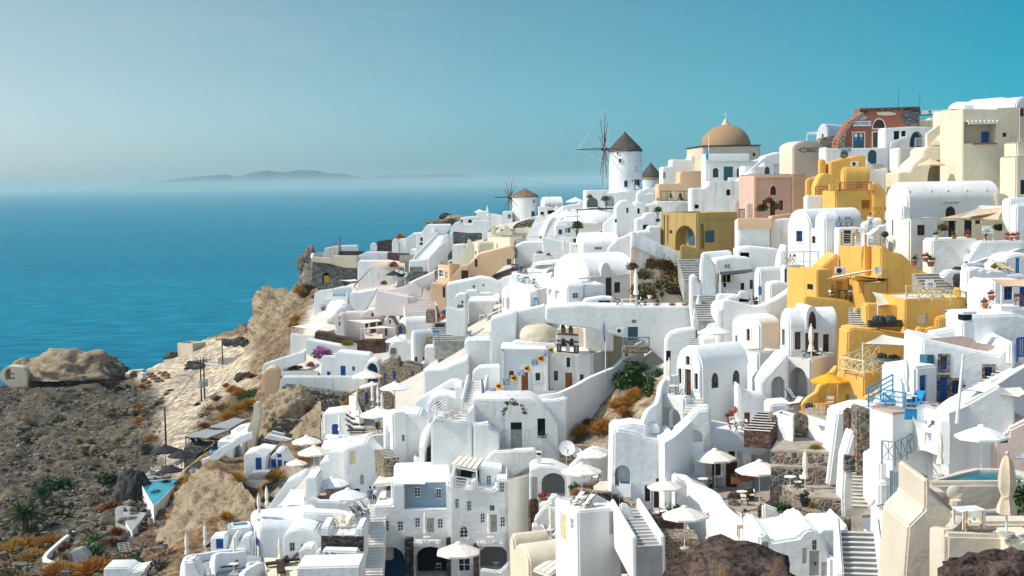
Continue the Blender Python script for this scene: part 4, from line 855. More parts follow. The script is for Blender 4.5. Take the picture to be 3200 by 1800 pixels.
H=fa('rough grey-white retaining wall with two small dark windows',[(685,1640),(685,1235),(855,1235),(915,1185),(915,1135),(1330,1132),(1400,1060),(1500,1000),(1560,990),(1560,1640)],202,4,OW,**TW)
w(H,'R',1150,1245,1205,1325,'o',d=.5);w(H,'R',725,1445,785,1500,'o',d=.5)
H=fa('white house with an arched green door beside the slanting stair wall',[(1390,1060),(1390,935),(1640,935),(1660,800),(1870,740),(1870,1060)],206,5,sink=2)
w(H,'R',1660,940,1730,1045,'d',TL,arch=.5);w(H,'R',1780,905,1870,1040,'n',d=.3)
fa('white slanting stair wall with a stepped foot',[(1330,1135),(1330,1100),(1640,830),(1665,830),(1665,870),(1420,1050),(1400,1135)],204,.5,**SQ,bev=.06)
flagp=em(FP,Wp(918,1110,205));tag(flagp,'tall white flagpole with a furled blue flag beside the dome',FP);cy((0,0,0),(0,0,phei(flagp.location,*px(938,530))),.07,.04).b('pole',WW,flagp);zf=phei(flagp.location,*px(930,680));MB().add([(-.05,0,zf),(-.5,.1,zf-1.2),(-.3,-.1,zf-2.0),(-.9,0,zf-3),(0,.05,zf-1.5)],[(0,1,2,4),(4,2,3)]).b('flag','skyblue',flagp,0)
# sign house (vault)
H=h('beige vaulted house with a painted oval sign on its gable',1850,2038,2465,700,1090,193,yaw=16,mat=BE,**VR,rh=1.0,rmat=CR)
def ovalsign(H):
 zone('C');o=em('painted_sign');o.parent=H.o;s0,_=fR(H,*px(2135,718));s1,z=fR(H,*px(2375,718));L=s1-s0;pts=[]
 for i in range(28):t=2*pi*i/28;x=cos(t);pts.append((s0+L/2+x*L/2,z+sin(t)*(.30+.14*cos(2*pi*(x*.5))*-1+.0)))
 m=MB();[m.bar((pts[i][0],-.03,pts[i][1]),(pts[(i+1)%28][0],-.03,pts[(i+1)%28][1]),.07)for i in range(28)];[m.box((x,-.03,z),(.25,.05,.16))for x in(s0-.15,s1+.15)];m.b('outline',DW,o,0);pm_([(a,b)for a,b in pts],'y',-.015,.01).b('panel',CR,o,0)
 text3('K. spirits-Oia',.34,DW,(s0+L*.5,-.04,z),0,o)
ovalsign(H)
# pink house
H=h('pink house with peach corners and an arched window',1520,1528,2025,1045,1640,176,yaw=5,b=8,mat='pink',par=.5)
w(H,'R',1735,1195,1812,1320,'w',BR_,arch=.5,sur='peach');w(H,'R',1630,1385,1690,1520,'w',BR_,sur='peach');w(H,'R',1730,1395,1800,1600,'d',BR_,sur='peach');w(H,'R',1850,1390,1905,1520,'w',BR_,sur='peach')
h('peach side wing of the pink house',2020,2026,2232,1042,1640,176.3,yaw=30,b=6,mat='peach')
fa('pale peach frame band around the pink house front',[(1520,1640),(1520,1045),(2028,1045),(2028,1085),(1552,1090),(1552,1640)],175.6,.2,'peach',name='cornice_frame',cat='wall',bev=.02)
fa('small pink gate pier wall left of the pink house',[(1262,1640),(1262,1392),(1320,1392),(1320,1640)],178,.6,'palepink',name='gate_pier',cat='wall');
g=ra('dark wooden picket gate by the pink house',[(1322,1640,178.4),(1402,1640,178.4)],1.25,BR_,'v','picket_gate',3,.1)
fa('pink step block carrying a potted geranium',[(1420,1660),(1420,1425),(1575,1425),(1575,1660)],177,1.4,'palepink',name='gate_pier',cat='wall')
# ---- market ruin and beige houses
zone('D')
H=fa('ruined red-brown shop building with an arched window and crumbling top',[(430,705),(425,640),(460,560),(520,480),(560,410),(620,375),(690,300),(690,250),(1375,230),(1375,470),(1320,705)],188,3,'red',name='shop',cat='shop',sink=3,bev=.05)
w(H,'R',840,378,975,480,'w',DW,arch=.9,sur=BE,d=.3);w(H,'R',838,528,970,700,'w',DW,sur=BE,d=.25);w(H,'R',612,535,735,704,'d',TL,sur=BE,d=.25)
def ruinparts(H):
 zone('D');rnd=random.Random(3)
 def band(pts,mat,name,d0,d1):
  q=[fR(H,*px(*p))for p in pts];pm_(q,'y',d0,d1).b(name,mat,H.o,0)
 band([(692,262),(1375,240),(1375,300),(1250,285),(1100,268),(980,292),(860,275),(700,320)],'lava','exposed_stone',-.05,.04)
 band([(1150,330),(1220,270),(1375,280),(1375,440),(1300,455),(1215,440),(1160,390)],LG,'fallen_plaster_patch',-.04,.03)
 band([(430,705),(428,640),(470,560),(530,480),(580,405),(640,360),(700,320),(690,345),(640,390),(590,430),(545,500),(520,560),(515,705)],TS,'broken_edge',-.35,2.9)
 band([(660,390),(720,330),(780,350),(760,380),(700,395)],'grey','bare_plaster',-.03,.02);band([(880,300),(1000,285),(1110,310),(1090,330),(980,335),(900,330)],LW,'bare_plaster',-.03,.02)
 m=MB()
 for a,b in[(430+i*15,640-i*17.5)for i in range(20)]:s,z=fR(H,*px(a+rnd.uniform(-8,8),b+rnd.uniform(-8,8)));m.ell((s,rnd.uniform(0,2.5),z),(rnd.uniform(.25,.5),.4,rnd.uniform(.2,.4)),7,5,.2)
 m.b('loose_stones',TS,H.o,20)
 s0,z1=fR(H,*px(605,400));s1,z0=fR(H,*px(815,455));sg=bx(((s0+s1)/2,-.2,(z0+z1)/2),(s1-s0,.08,z1-z0)).b('shop_sign',WW,H.o,0);sg['label']='white board reading MINI-MARKET'
 text3('MINI-MARKET',(z1-z0)*.92,BB,((s0+s1)/2,-.26,(z0+z1)/2),0,sg,sx=.78)
 for a,b,mt in((625,545,'clothwhite'),(685,545,'canvassand'),(625,585,'skyblue'),(685,585,'skyblue')):s,z=fR(H,*px(a+18,b+18));bx((s,.05,z),(.4,.02,.42)).b('door_poster',mt,H.o,0)
ruinparts(H)
put('antenna','aerial mast on the ruined market roof',Wp(1130,230,190),0,.5,'aerial masts on the ridge','antenna');put('antenna','aerial mast at the end of the ruined market wall',Wp(1378,300,189),1,.55,'aerial masts on the ridge')
h('white vaulted hut behind the broken stone edge',195,330,560,560,660,203,yaw=60,**VL,rh=1.6);w(HH[-1],'L',250,545,270,590,'o',d=.3)
flatroof('small white timber pergola beside the vaulted hut',[(80,545,206),(195,535,206),(200,528,209),(90,538,209)],WW,2.4,(0,1),battens=3)
fa('brown stone shed with a dark hollow behind the sign house',[(230,660),(240,600),(320,575),(420,568),(420,680),(300,690)],197,3,TS,name='shed',cat='shed',sink=2)
H=fa('white shop front with teal arch and slanting stair beside the ruin',[(975,720),(975,478),(1310,458),(1545,470),(1545,720)],184.5,4,sink=3)
w(H,'R',1078,512,1145,612,'o',d=.4);w(H,'R',1165,510,1218,575,'o',d=.4);w(H,'R',1262,515,1425,697,'o',arch=.75,d=1.5,fill=TL);
fa('white slanting stair wall crossing the shop front',[(1040,705),(1050,640),(1240,565),(1240,620),(1160,625),(1090,705)],183.8,.4,**SQ,bev=.05)
ra('white lattice gate in the teal arch',[(1325,690,183.9),(1425,690,183.9)],1.05,WW,'v','lattice_gate',2,.08)
fa('sandy rubble wall on the ridge right of the ruin',[(1315,475),(1320,395),(1510,385),(1520,360),(1700,355),(1700,475)],192,3,LW,name='rubble_wall',cat='wall',sink=2)
H=fa('long white wall below the market with a teal arched door',[(292,1000),(292,695),(340,712),(1022,704),(1022,1000)],181,4,**TW)
w(H,'R',780,728,886,905,'d',TL,arch=.35,d=.4)
def marketsign(H):
 zone('D');s0,z1=fR(H,*px(470,700));s1,z0=fR(H,*px(580,745));sg=bx(((s0+s1)/2,-.25,(z0+z1)/2),(s1-s0,.1,z1-z0)).b('shop_sign','skyblue',H.o,0);sg['label']='blue board reading MARKET';text3('MARKET',(z1-z0)*1.0,WW,((s0+s1)/2,-.31,(z0+z1)/2),0,sg,sx=.72)
 s,z=fR(H,*px(505,785));la([(.01,0),(.45,.02),(.5,.08)],16).b('wall_plate',TS,H.o).matrix_basis=MT((s,-.1,z))@Matrix.Rotation(R(90),4,'X')
marketsign(H)
stairs('dark steps climbing to the teal arched door',(930,985,176),(850,895,180),2.2,8,'step')
h('white corner block beside the teal arched door',1020,1140,1428,705,1090,177,yaw=24)
fa('white stair flank left of the teal door steps',[(755,1090),(755,850),(780,850),(870,960),(1010,930),(1010,1090)],174,.6,**SP)
H=fa('large cream house with an arched loggia and blue door',[(1135,1130),(1135,990),(1255,985),(1330,880),(1425,800),(1430,720),(1500,690),(1780,680),(1872,640),(1880,1130)],168,6,CR,sink=3)
w(H,'R',1468,835,1790,1102,'o',arch=.75,d=2.4,fill=BE);
def loggia(H):
 zone('D')
 for a,b,c,d,mt,nm in((1578,880,1632,1000,CW,'shutter'),(1636,880,1678,1000,CW,'shutter'),(1713,930,1776,1100,BB,'door')):
  s0,z1=fR(H,*px(a,b));s1,z0=fR(H,*px(c,d));bx(((s0+s1)/2,2.3,(z0+z1)/2),(s1-s0,.12,z1-z0)).b(nm,mt,H.o,0)
loggia(H)
put('parasolpeach','peach parasol in front of the arched loggia',Wp(1505,1125,164),0,1.0,OP);
fa('cream stair wall with a sloping top on the ridge',[(1460,700),(1460,545),(1720,360),(1720,455),(1510,640),(1510,700)],171,.8,CR,**SQ,bev=.06)
stairs('shadowed stair climbing behind the sloping cream wall',(1530,700,172),(1700,490,178),2.,10,CR)
h('tall cream tower block at the head of the ridge stair',1715,1722,1875,258,690,170,yaw=3,b=6,mat=CR,par=.3)
H=fa('large cream house with a timber-shaded loggia on the ridge',[(1872,1125),(1872,258),(2262,262),(2262,245),(2508,238),(2508,1125)],161,7,CR,sink=3,yaw=4)
w(H,'R',1884,405,2255,655,'o',d=1.8,fill=BE);w(H,'R',2330,532,2375,580,'w',DW);
def log2(H):
 zone('D');s0,z1=fR(H,*px(2155,515));s1,z0=fR(H,*px(2235,648));bx(((s0+s1)/2,1.68,(z0+z1)/2),(s1-s0,.12,z1-z0)).b('door',BB,H.o,0)
 s0,z=fR(H,*px(1925,425));s1,_=fR(H,*px(2260,425));m=MB();m.bar((s0,-.3,z),(s1,-.3,z),.22);[m.bar((s0+(s1-s0)*k/7,-.5,z+.2),(s0+(s1-s0)*k/7,.6,z+.25),.12)for k in range(8)];m.b('timber_awning',WW,H.o,0)
 s0,z=fR(H,*px(1980,658));s1,_=fR(H,*px(2255,655));bx(((s0+s1)/2,-.05,z),(s1-s0,.4,.16)).b('sill','orangewood',H.o,0)
 m=MB();q=[fR(H,*px(a,b))for a,b in((2370,1200),(2390,850),(2410,805),(2500,790))];[m.cyl((q[i][0],-.12,q[i][1]),(q[i+1][0],-.12,q[i+1][1]),.09)for i in range(3)];m.b('drain_pipe',CR,H.o)
log2(H)
H=h('shaded beige block with a high window at the edge of the view',2500,2512,2700,232,780,158,yaw=30,mat=BE,par=.3);w(H,'R',2530,252,2580,345,'w',TL)
h('beige balcony block below the high window',2488,2492,2700,640,790,156.5,yaw=8,b=3,mat=CR)
H=h('cream house with a dark blue door at the right edge',2470,2480,2720,800,1260,154,yaw=6,b=4,mat=CR);w(H,'R',2535,1075,2600,1240,'d','darkblue')
h('white barrel vault roof lying along the ridge',1865,1880,2330,225,270,186,yaw=6,b=5,**VL,rh=.6)
h('white barrel vault with an arched brown gable on the ridge',2240,2300,2480,215,270,182,yaw=25,b=6,**VR,rh=1.0,mat=WM)
fa('white gabled hut with a dark slot on the ridge',[(2312,250),(2312,200),(2390,130),(2460,200),(2465,250)],176,3,sink=2);w(HH[-1],'R',2340,222,2430,240,'o',d=.3)
h('white arched vault with a brown rim at the ridge end',2470,2478,2700,225,260,172,yaw=10,b=6,**VR,rh=1.1)
flatroof('grey wire pergola strung beside the cream tower',[(1385,282,184),(1720,262,182),(1720,300,180),(1385,322,182)],'canvasgrey',1.0,(),IR,battens=3,thick=.03,slats=True,name='wire_trellis',cat='trellis')
put('dish','white satellite dish on the sandy ridge wall',Wp(1540,440,182),.6,0.6,SD)
# yellow house group
H=fa('upper yellow house wall with an air conditioner',[(345,1010),(352,872),(420,855),(500,828),(580,822),(650,800),(752,790),(757,1010)],170,3,YE,sink=3)
put('aircon','air conditioner on the upper yellow wall',Wp(627,920,169.6),0,1.0,'air conditioners')
h('yellow block with a sloping pale roof',455,515,802,1062,1190,163,yaw=12,mat=YE,**VL,rh=1.3);w(HH[-1],'R',640,1098,720,1180,'s',YW)
fa('rounded yellow buttress wall beside the timber rails',[(180,1240),(182,1150),(215,1060),(260,1005),(330,995),(380,1055),(470,1065),(470,1240)],164,2.5,YE,sink=3)
fa('low ochre wall between the sign house and the yellow buttress',[(85,1165),(85,1070),(235,1020),(235,840),(275,830),(300,870),(300,1165)],171,1.5,YE,name='garden_wall',cat='wall',sink=3)
H=h('yellow terrace house with a brown shuttered window',398,405,842,1190,1440,156,yaw=4,b=5,mat=YE);w(H,'R',705,1308,800,1420,'s','orangewood',sur=YE)
fa('curved yellow stair wall stepping down to the vault house',[(842,1440),(842,1105),(870,1105),(920,1130),(965,1185),(1000,1210),(985,1260),(965,1440)],155.5,1.2,YE,**SQ,sink=2)
ra('reddish timber rail on the yellow terrace house',[(455,1190,156),(820,1180,156)],.75,'orangewood','h','timber_railing',3,.1);ra('reddish timber rail beside the yellow buttress',[(178,1250,163),(345,1250,163)],.95,'orangewood','h','timber_railing',3,.1)
for a in(372,425,830):fa('yellow pier on the terrace house edge' if a==372 else 'yellow pier at the near end of the timber rail' if a==425 else 'yellow pier at the far end of the timber rail',[(a-30,1195),(a-30,1120),(a+28,1120),(a+28,1195)],155.4,.6,YE,name='pier',cat='wall',bev=.05)
fa('grey-white wall in shade below the yellow buttress',[(78,1440),(78,1255),(345,1250),(345,1195),(400,1195),(400,1440)],161,2,OW,**TW)
# ================================================================ middle of the hill: small windmill down to the big vault
zone('T5')
H=fa('white hut with a grey window left of the small windmill',[(877,700),(877,522),(1040,518),(1040,700)],300,4,sink=3);w(H,'R',962,565,1016,632,'w',GW)
fa('blue-white wall curving up to the small windmill',[(700,700),(680,560),(720,555),(880,585),(880,700)],303,2,**TW)
fa('white hump roofed house beyond the closed white parasol',[(450,640),(455,540),(500,515),(640,515),(690,560),(690,640)],306,4,sink=3)
H=fa('low white terrace house with two dark windows on the ridge',[(185,730),(195,620),(390,600),(500,612),(500,730)],298,4,sink=3);w(H,'R',203,655,238,692,'o',d=.4);w(H,'R',325,650,382,702,'o',d=.4)
fa('long blue-white terrace wall above the grey lava wall',[(25,870),(40,790),(100,710),(200,665),(210,720),(390,725),(400,668),(690,665),(690,800),(330,850)],292,3,**TW)
fa('grey lava stone wall under the dry bushes',[(35,1000),(70,850),(130,850),(330,872),(545,868),(545,1000)],284,2,LG,**SX,sink=4)
fa('tan stone stair bank under the grey lava wall',[(0,1190),(0,1000),(100,1000),(290,1000),(100,1050),(80,1190)],274,2,TS,**SW)
put('closedwhite','closed white parasol on the ridge terrace',Wp(637,660,297),0,1.05,'closed parasols');put(UW,'small white parasol on the ridge terrace',Wp(512,655,296),0,.75,OP)
for a,b,s,k in((370,845,1.0,BO),(540,835,1.1,BD),(265,845,.8,BL),(45,975,.8,BD),(200,850,.7,BY)):put(k,'dry bush on top of the grey lava wall',Wp(a,b,287),a,s,'dry bushes on the grey lava wall')
fa('white pillar with a blue top beside the grey lava wall',[(548,980),(548,845),(625,845),(625,980)],281,1.2,name='gate_pier',cat='wall');
H=h('cream terrace house with a slot window under the curved cream walls',630,1003,1215,930,1075,262,yaw=42,mat='paleyellow',par=.6);w(H,'L',780,1035,800,1115,'o',d=.3)
fa('cream pier with a rounded head',[(688,900),(690,740),(760,742),(775,860),(800,900)],268,.9,'paleyellow',name='pier',cat='wall')
fa('curved cream wall wrapping the small terrace',[(770,900),(800,860),(900,830),(905,745),(960,755),(1010,820),(1040,925),(770,925)],266,.8,'paleyellow',name=TWN,cat='wall',sm=3)
fa('lit cream wall between the two flights of steps',[(1085,930),(1085,790),(1300,785),(1350,800),(1290,930)],268,2,'paleyellow',name=TWN,cat='wall')
fa('oval honeycomb rubble wall below the small windmill',[(1045,785),(1045,760),(1120,705),(1250,668),(1400,650),(1500,640),(1500,690),(1430,740),(1330,785)],279,1.5,'honeystone',**SX,sink=2)
fa('white hump of roof above the honeycomb rubble wall',[(1050,760),(1120,705),(1250,668),(1500,640),(1500,615),(1420,598),(1300,625),(1120,690)],280,3,name='vault_roof',cat='roof')
fa('small peach chimney pier beside the cream stair wall',[(1515,640),(1505,575),(1545,560),(1570,600),(1570,640)],278,.8,'peach',name='pier',cat='wall')
stairs('shadowed steps left of the lit cream wall',(1080,925,265),(1050,800,272),5.0,9,'step');stairs('long flight of steps below the sinuous cream wall',(1400,1000,262),(1500,770,276),7.0,13,'step')
wall('sinuous cream stair wall climbing past the honeycomb rubble',[(1295,930,264),(1400,790,271),(1450,735,274),(1520,715,277),(1600,640,281),(1720,530,288)],4.5,.9,'paleyellow',5,SPN)
stairs('wide white stair curving up the middle of the hill',(1620,930,256),(1760,600,276),8.0,16,'white');wall('white rounded parapet on the near side of the wide white stair',[(1500,930,255),(1560,740,264),(1640,620,272),(1840,450,285)],4.,1.0,'white',5,SPN);wall('white thin parapet on the far side of the wide white stair',[(1740,760,262),(1790,640,268),(1850,500,278)],3.,.7,'white',4,SPN)
H=fa('low white shop beside the small windmill with a brown awning',[(1455,620),(1455,445),(1590,440),(1730,470),(1730,620)],296,4,sink=3);w(H,'R',1605,500,1725,570,'o',d=.8);w(H,'R',1490,525,1545,575,'o',d=.5)
h('white flat dome roof with a mast beyond the shop',1545,1560,1855,425,520,306,yaw=8,b=6,**VL,rh=1.8,mat=WM);put('antenna','thin mast on the low white dome roof',Wp(1635,420,306),0,.5,'aerial masts on the ridge')
fa('white zigzag gables beside the low dome roof',[(1725,540),(1725,450),(1770,425),(1810,465),(1850,420),(1900,460),(1900,540)],290,3,sink=3)
fa('white terrace parapets under the lone white parasol',[(1800,560),(1840,450),(1990,410),(2100,400),(2110,375),(2200,375),(2230,440),(2230,560)],276,4,name=TB,cat='building',sink=3)
put(UW,'lone white parasol against the blue sea',Wp(2055,450,282),.2,1.25,OP)
fa('white stair wall rising to the arched niches',[(2160,560),(2160,480),(2440,395),(2470,400),(2470,560)],262,1,**SP)
put(UW,'white parasol before the arched niches',Wp(2430,490,258),.1,1.2,OP);put(RB,'pink bougainvillea on the niche terrace wall',Wp(2285,290,256),0,0.65,'bougainvillea plants',None);put('smalltree','small olive tree by the arched niche',Wp(2545,520,252),0,1.1,'small trees');put('deckgrey','dark deck chairs on the niche terrace',Wp(2465,530,254),1,1.0,'deck chairs')
fa('white box parapet in front of the niche terrace',[(1995,620),(1995,485),(2435,480),(2435,620)],255,3,name=TB,cat='building',sink=3)
H=fa('broad white terrace building with a low dome behind the topiary',[(1745,800),(1780,690),(1850,545),(2200,545),(2530,590),(2540,800)],249,7,sink=3)
MB_=la([(5.6*cos(t),2.1*sin(t))for t in[i*pi/14 for i in range(8)]],36);dm=MB_.b('low_dome','white',None,60);dm.location=Wp(2310,695,243);dm.scale=(.9,.7,1);tag(dm,'low smooth white dome roof behind the topiary tree','roof')
H=fa('white house with blue and teal windows under the wide parasol',[(1730,960),(1730,740),(2080,745),(2080,960)],236,4,sink=3);w(H,'R',1780,808,1836,888,'w',BB);w(H,'R',1890,785,1970,862,'s',TL)
fa('white scalloped roof edge above the blue window',[(1740,750),(1760,690),(1900,670),(2300,700),(2420,700),(2420,750)],237,4,name='roof_terrace',cat='building')
put(UW,'wide white parasol over the blue window',Wp(1918,915,231),.3,1.45,OP);put('topiary','round clipped tree in a dark pot',Wp(2068,1025,226),0,1.3,None)
fa('low white parapet around the parasol terrace',[(1625,990),(1625,905),(1760,905),(1760,930),(2030,930),(2110,960),(2110,1000)],229,1,name=PT,cat='wall',sink=2)
put(UW,'white parasol at the right end of the dark pergola',Wp(2470,850,238),.5,1.1,OP);o=em('dark_pergola',Wp(2085,880,236));tag(o,'dark bare pergola frame behind the topiary tree','pergola');MB().bar((0,0,0),(0,0,4),.15).bar((7.5,0,0),(7.5,0,4),.15).bar((10.5,0,0),(10.5,0,4.4),.15).b('posts',IR,o,0);MB().bar((-.2,0,4),(10.8,0,4.2),.15).bar((2,2,4.1),(10,2,4.2),.12).b('beams',IR,o,0)
# houses below
zone('B')
H=fa('tall white twin gabled house with narrow windows left of the olive wall',[(1690,1330),(1690,1120),(1740,1060),(1810,1045),(1880,1100),(1890,1065),(1960,1065),(1985,1100),(2100,1080),(2100,1330)],212,5,sink=4)
w(H,'R',1795,1125,1815,1178,'o',d=.3);w(H,'R',1905,1130,1930,1185,'o',d=.3);w(H,'R',1980,1115,2020,1215,'s',CW,d=.25);w(H,'R',1680,1238,1700,1275,'o',d=.3)
fa('white curved terrace wall above the twin gables',[(1905,1090),(1905,975),(2000,985),(2080,975),(2085,1090)],222,3,**TW)
fa('white slanting stair wall by the twin gables',[(1560,1340),(1560,1290),(1680,1190),(1720,1100),(1760,1090),(1760,1200),(1650,1340)],214,1.5,**SP)
put(UW,'white parasol on the terrace over the twin gables',Wp(1718,1100,236),.2,1.15,OP)
H=fa('small white house with a dark square window beside the olive house',[(1895,1420),(1895,1240),(1960,1230),(2000,1180),(2060,1175),(2095,1240),(2095,1420)],200,4,sink=4);w(H,'R',1962,1295,2020,1345,'o',d=.5)
put('topiary','dark leafy tree in a tall pot beside the olive house',Wp(2112,1265,203),1,0.8,None);put('bushflower','white flowered bush below the small white house',Wp(1765,1400,202),0,0.6,GB);put(BG_,'green bush beside the dark square window',Wp(1850,1370,201),0,0.55,GB)
fa('white low block below the dark square window',[(2020,1440),(2020,1310),(2140,1310),(2140,1440)],196,3,sink=3)
# G: peach house, cream vaults
zone('G')
fa('white stepped houses at the seaward edge of the village',[(0,600),(0,285),(60,280),(120,190),(395,188),(385,240),(330,300),(240,420),(240,600)],272,5,sink=4);H=HH[-1];w(H,'R',48,335,76,376,'w',BR_);w(H,'R',42,390,76,420,'o',d=.4)
fa('small white pyramid chimney block on the seaward houses',[(180,300),(215,215),(245,300)],271.5,1.2,name='chimney_block',cat='chimney');stairs('white zigzag stair in front of the seaward houses',(60,600,262),(330,310,270),3,12,'white','white');fa('white slanting wall with a sun shade at the seaward houses',[(230,610),(230,450),(330,300),(365,300),(365,420),(330,610)],266,3,**SP)
put(BD,'round dry bush on the tan stone bank',Wp(390,370,276),2,0.6,'dry bushes on the grey lava wall')
fa('cream curved buttress wall with a tall narrow pier',[(495,620),(500,560),(545,480),(578,430),(582,365),(620,365),(640,420),(655,440),(655,620)],250,1.6,'paleyellow',name='buttress_wall',cat='wall',sm=2,sink=3)
H=h('cream vaulted house with a small dark window',655,715,885,430,540,252,yaw=35,mat='paleyellow',**VL,rh=.7);w(H,'L',660,490,684,524,'o',d=.3)
fa('white low block behind the cream buttress',[(410,580),(410,420),(560,410),(560,580)],256,4,sink=3)
H=fa('long peach house with a sloping roofline and three dark windows',[(590,860),(590,645),(640,600),(715,522),(1088,428),(1125,500),(1098,650),(1000,650),(860,775),(715,800)],234,6,'peach',sink=4)
w(H,'R',666,580,697,666,'w',DW);w(H,'R',1027,575,1081,642,'w',GB_);w(H,'R',622,770,650,815,'w',DW)
fa('tan rubble gable end of the long peach house',[(1095,570),(1125,430),(1145,470),(1148,570)],236,2,TS,**SX)
H=h('small peach house with a white framed window and roof terrace',245,388,508,640,860,231,yaw=38,mat='peach',par=.7);w(H,'L',262,700,308,780,'w',WW,sur='white');w(H,'L',332,720,356,800,'w',WW)
H=fa('peach stair house with a large brown door',[(398,855),(398,790),(510,655),(600,650),(600,855)],228,3,'peach',sink=3);w(H,'R',514,706,594,842,'d',DW)
H=fa('lower peach wall with a narrow arched door',[(152,1010),(165,852),(345,870),(345,1120),(225,1060)],226,4,'peach',sink=4);w(H,'R',302,882,330,1012,'d',DW,arch=.3)
put('bushflower','red leaved bush on the small peach roof terrace',Wp(540,640,236),0,0.65,GB)
fa('white sloping house wall right of the long peach house',[(1100,660),(1130,430),(1215,390),(1460,385),(1465,560),(1300,640)],238,5,sink=4)
fa('bright white wedge wall above the closed parasol',[(1455,545),(1430,330),(1500,350),(1750,395),(1750,545)],226,4,**TW);fa('low white terrace wall with planters below the wedge wall',[(1330,580),(1330,520),(1420,520),(1560,530),(1560,600),(1330,610)],219,1.5,name='planter_wall',cat='wall',sink=3)
put(CL,'closed cream parasol by the wedge wall',Wp(1672,545,215),0,1.05,'closed parasols');put(BY,'grey-green bush in the wedge wall planter',Wp(1405,515,220),0,0.85,GB);put(BD,'orange bush in the wedge wall planter',Wp(1500,520,219),0,0.5,GB)
for a,b,k in((1365,372,'potgreen'),(1412,372,'potwhite')):put(k,'large potted plant at the stair foot' if a<1400 else 'smaller potted plant at the stair foot',Wp(a,b,247),0,1.0,PP)
H=fa('white block with four small vent holes',[(1745,540),(1745,395),(1885,410),(1885,540)],210,3,sink=3);[w(H,'R',a,425,a+9,440,'o',d=.2)for a in(1785,1812,1838,1872)]
H=h('white vault with an arched dormer window above the big vault',1880,1890,2300,425,545,206,yaw=6,b=7,**VL,rh=1.7);w(H,'R',2018,440,2106,472,'w',GW)
fa('white sloping wall right of the dormer vault',[(2175,500),(2175,460),(2290,350),(2420,300),(2440,270),(2470,300),(2440,500)],198,2,**TW)
# the big vault
H=h('large white barrel vaulted house with a dark door and arched dormer',1560,1950,2500,800,1010,171,yaw=24,**VL,rh=2.8,rmat='white')
w(H,'R',2148,740,2216,1012,'d',DW);w(H,'R',2245,840,2312,960,'w',DW)
def dormer(H):
 zone('G');s0,z=fR(H,*px(2090,770));s1,_=fR(H,*px(2205,770));m=MB();m.prism([(s0,z-.2)]+arcpts(s1-s0,1.3,12,s0,z+.3)+[(s1,z-.2)],'y',-.06,3.2);m.b('dormer','white',H.o,40);pm_([(s0-4,z-.35),(s1+5.5,z+.1),(s1+5.5,z+.3),(s0-4,z-.15)],'y',-.15,.02).b('ledge','white',H.o,0)
dormer(H)
H=h('lower white vaulted house in front of the big vault',1478,1712,1905,905,1180,163,yaw=20,**VL,rh=1.05);w(H,'L',1572,935,1626,1032,'n',d=.3);w(H,'L',1495,912,1540,995,'n',arch=.5,d=.3);w(H,'R',1772,960,1840,1022,'w',GW)
h('white flat roofed block below the big vault door',1885,1892,2152,870,1060,164,yaw=8,b=6,roof='flat');H=fa('low white block with a green glass front',[(1905,1180),(1905,1045),(2120,1010),(2240,1020),(2240,1180)],160,3,sink=3);w(H,'R',2065,1045,2205,1108,'w',GW,d=.3)
H=fa('white terrace house with plants on its stepped parapets',[(340,1130),(345,870),(560,825),(720,790),(850,808),(960,870),(960,1110)],216,6,sink=4);put(AG,'yucca on the stepped parapet terrace',Wp(655,905,212),0,0.6,GP);put(AG,'low palm in a white pot on the stepped parapet terrace',Wp(765,885,212),1,0.45,GP)
H=fa('white niche house with a yucca under a rounded arch',[(442,1130),(442,1000),(490,970),(570,975),(580,1130)],208,3,sink=3);w(H,'R',470,1095,535,1130,'o',d=.5,fill=GW);put(AG,'yucca in the rounded white niche',Wp(525,1080,206.5),2,0.55,GP)
fa('white parapet block under the stepped terrace',[(565,1010),(565,935),(700,930),(700,960),(865,965),(880,1010)],210,2,name=PT,cat='wall',sink=2)
flatroof('white canopy roof over the courtyard table',[(590,1060,202),(940,1050,202),(900,1000,208),(620,1010,208)],KW,3.2,(0,1),battens=4);put('dish','white satellite dish beside the courtyard canopy',Wp(915,1060,200),-.3,0.75,SD)
put(BK,'tall dark shrub in the courtyard',Wp(625,1230,192),0,1.0,GB);put(BK,'upper part of the dark shrub thicket in the courtyard',Wp(640,1290,190),1,0.8,GB);put(BL,'olive shrub with pots in front of the dark shrub',Wp(700,1305,188),0,0.7,GB);put(WT,'white table under the courtyard canopy',Wp(750,1275,190),0,1.0,'tables');put('bushyellow','yellow flowering shrub beside the dish',Wp(945,1080,199),0,0.65,GB);put('bushyellow','yellow shrub at the courtyard post',Wp(860,1160,196),0,0.5,GB)
fa('white courtyard wall with pale grey gates',[(335,1250),(335,1110),(470,1150),(560,1140),(560,1260)],196,1,**TW)
H=h('white house with tall pale shutters and a curved roof',968,1040,1250,1010,1150,198,yaw=35,**VL,rh=1.4);[w(H,'L',a,1020,a+22,1130,'s',GW)for a in(980,1015)]
fa('white stepped block above the tall pale shutters',[(1060,1060),(1060,1000),(1150,980),(1160,870),(1300,850),(1390,870),(1390,1130),(1250,1150)],196,4,sink=3)
H=fa('white terrace house with a lattice balcony beside the lower vault',[(1180,1150),(1180,1010),(1310,1000),(1310,1110),(1440,1120),(1475,1030),(1475,1150)],186,4,sink=3);ra('white lattice balcony railing left of the lower vault',[(1310,1110,182),(1432,1115,182)],1.0,WW,'x',BR,1.4,.12)
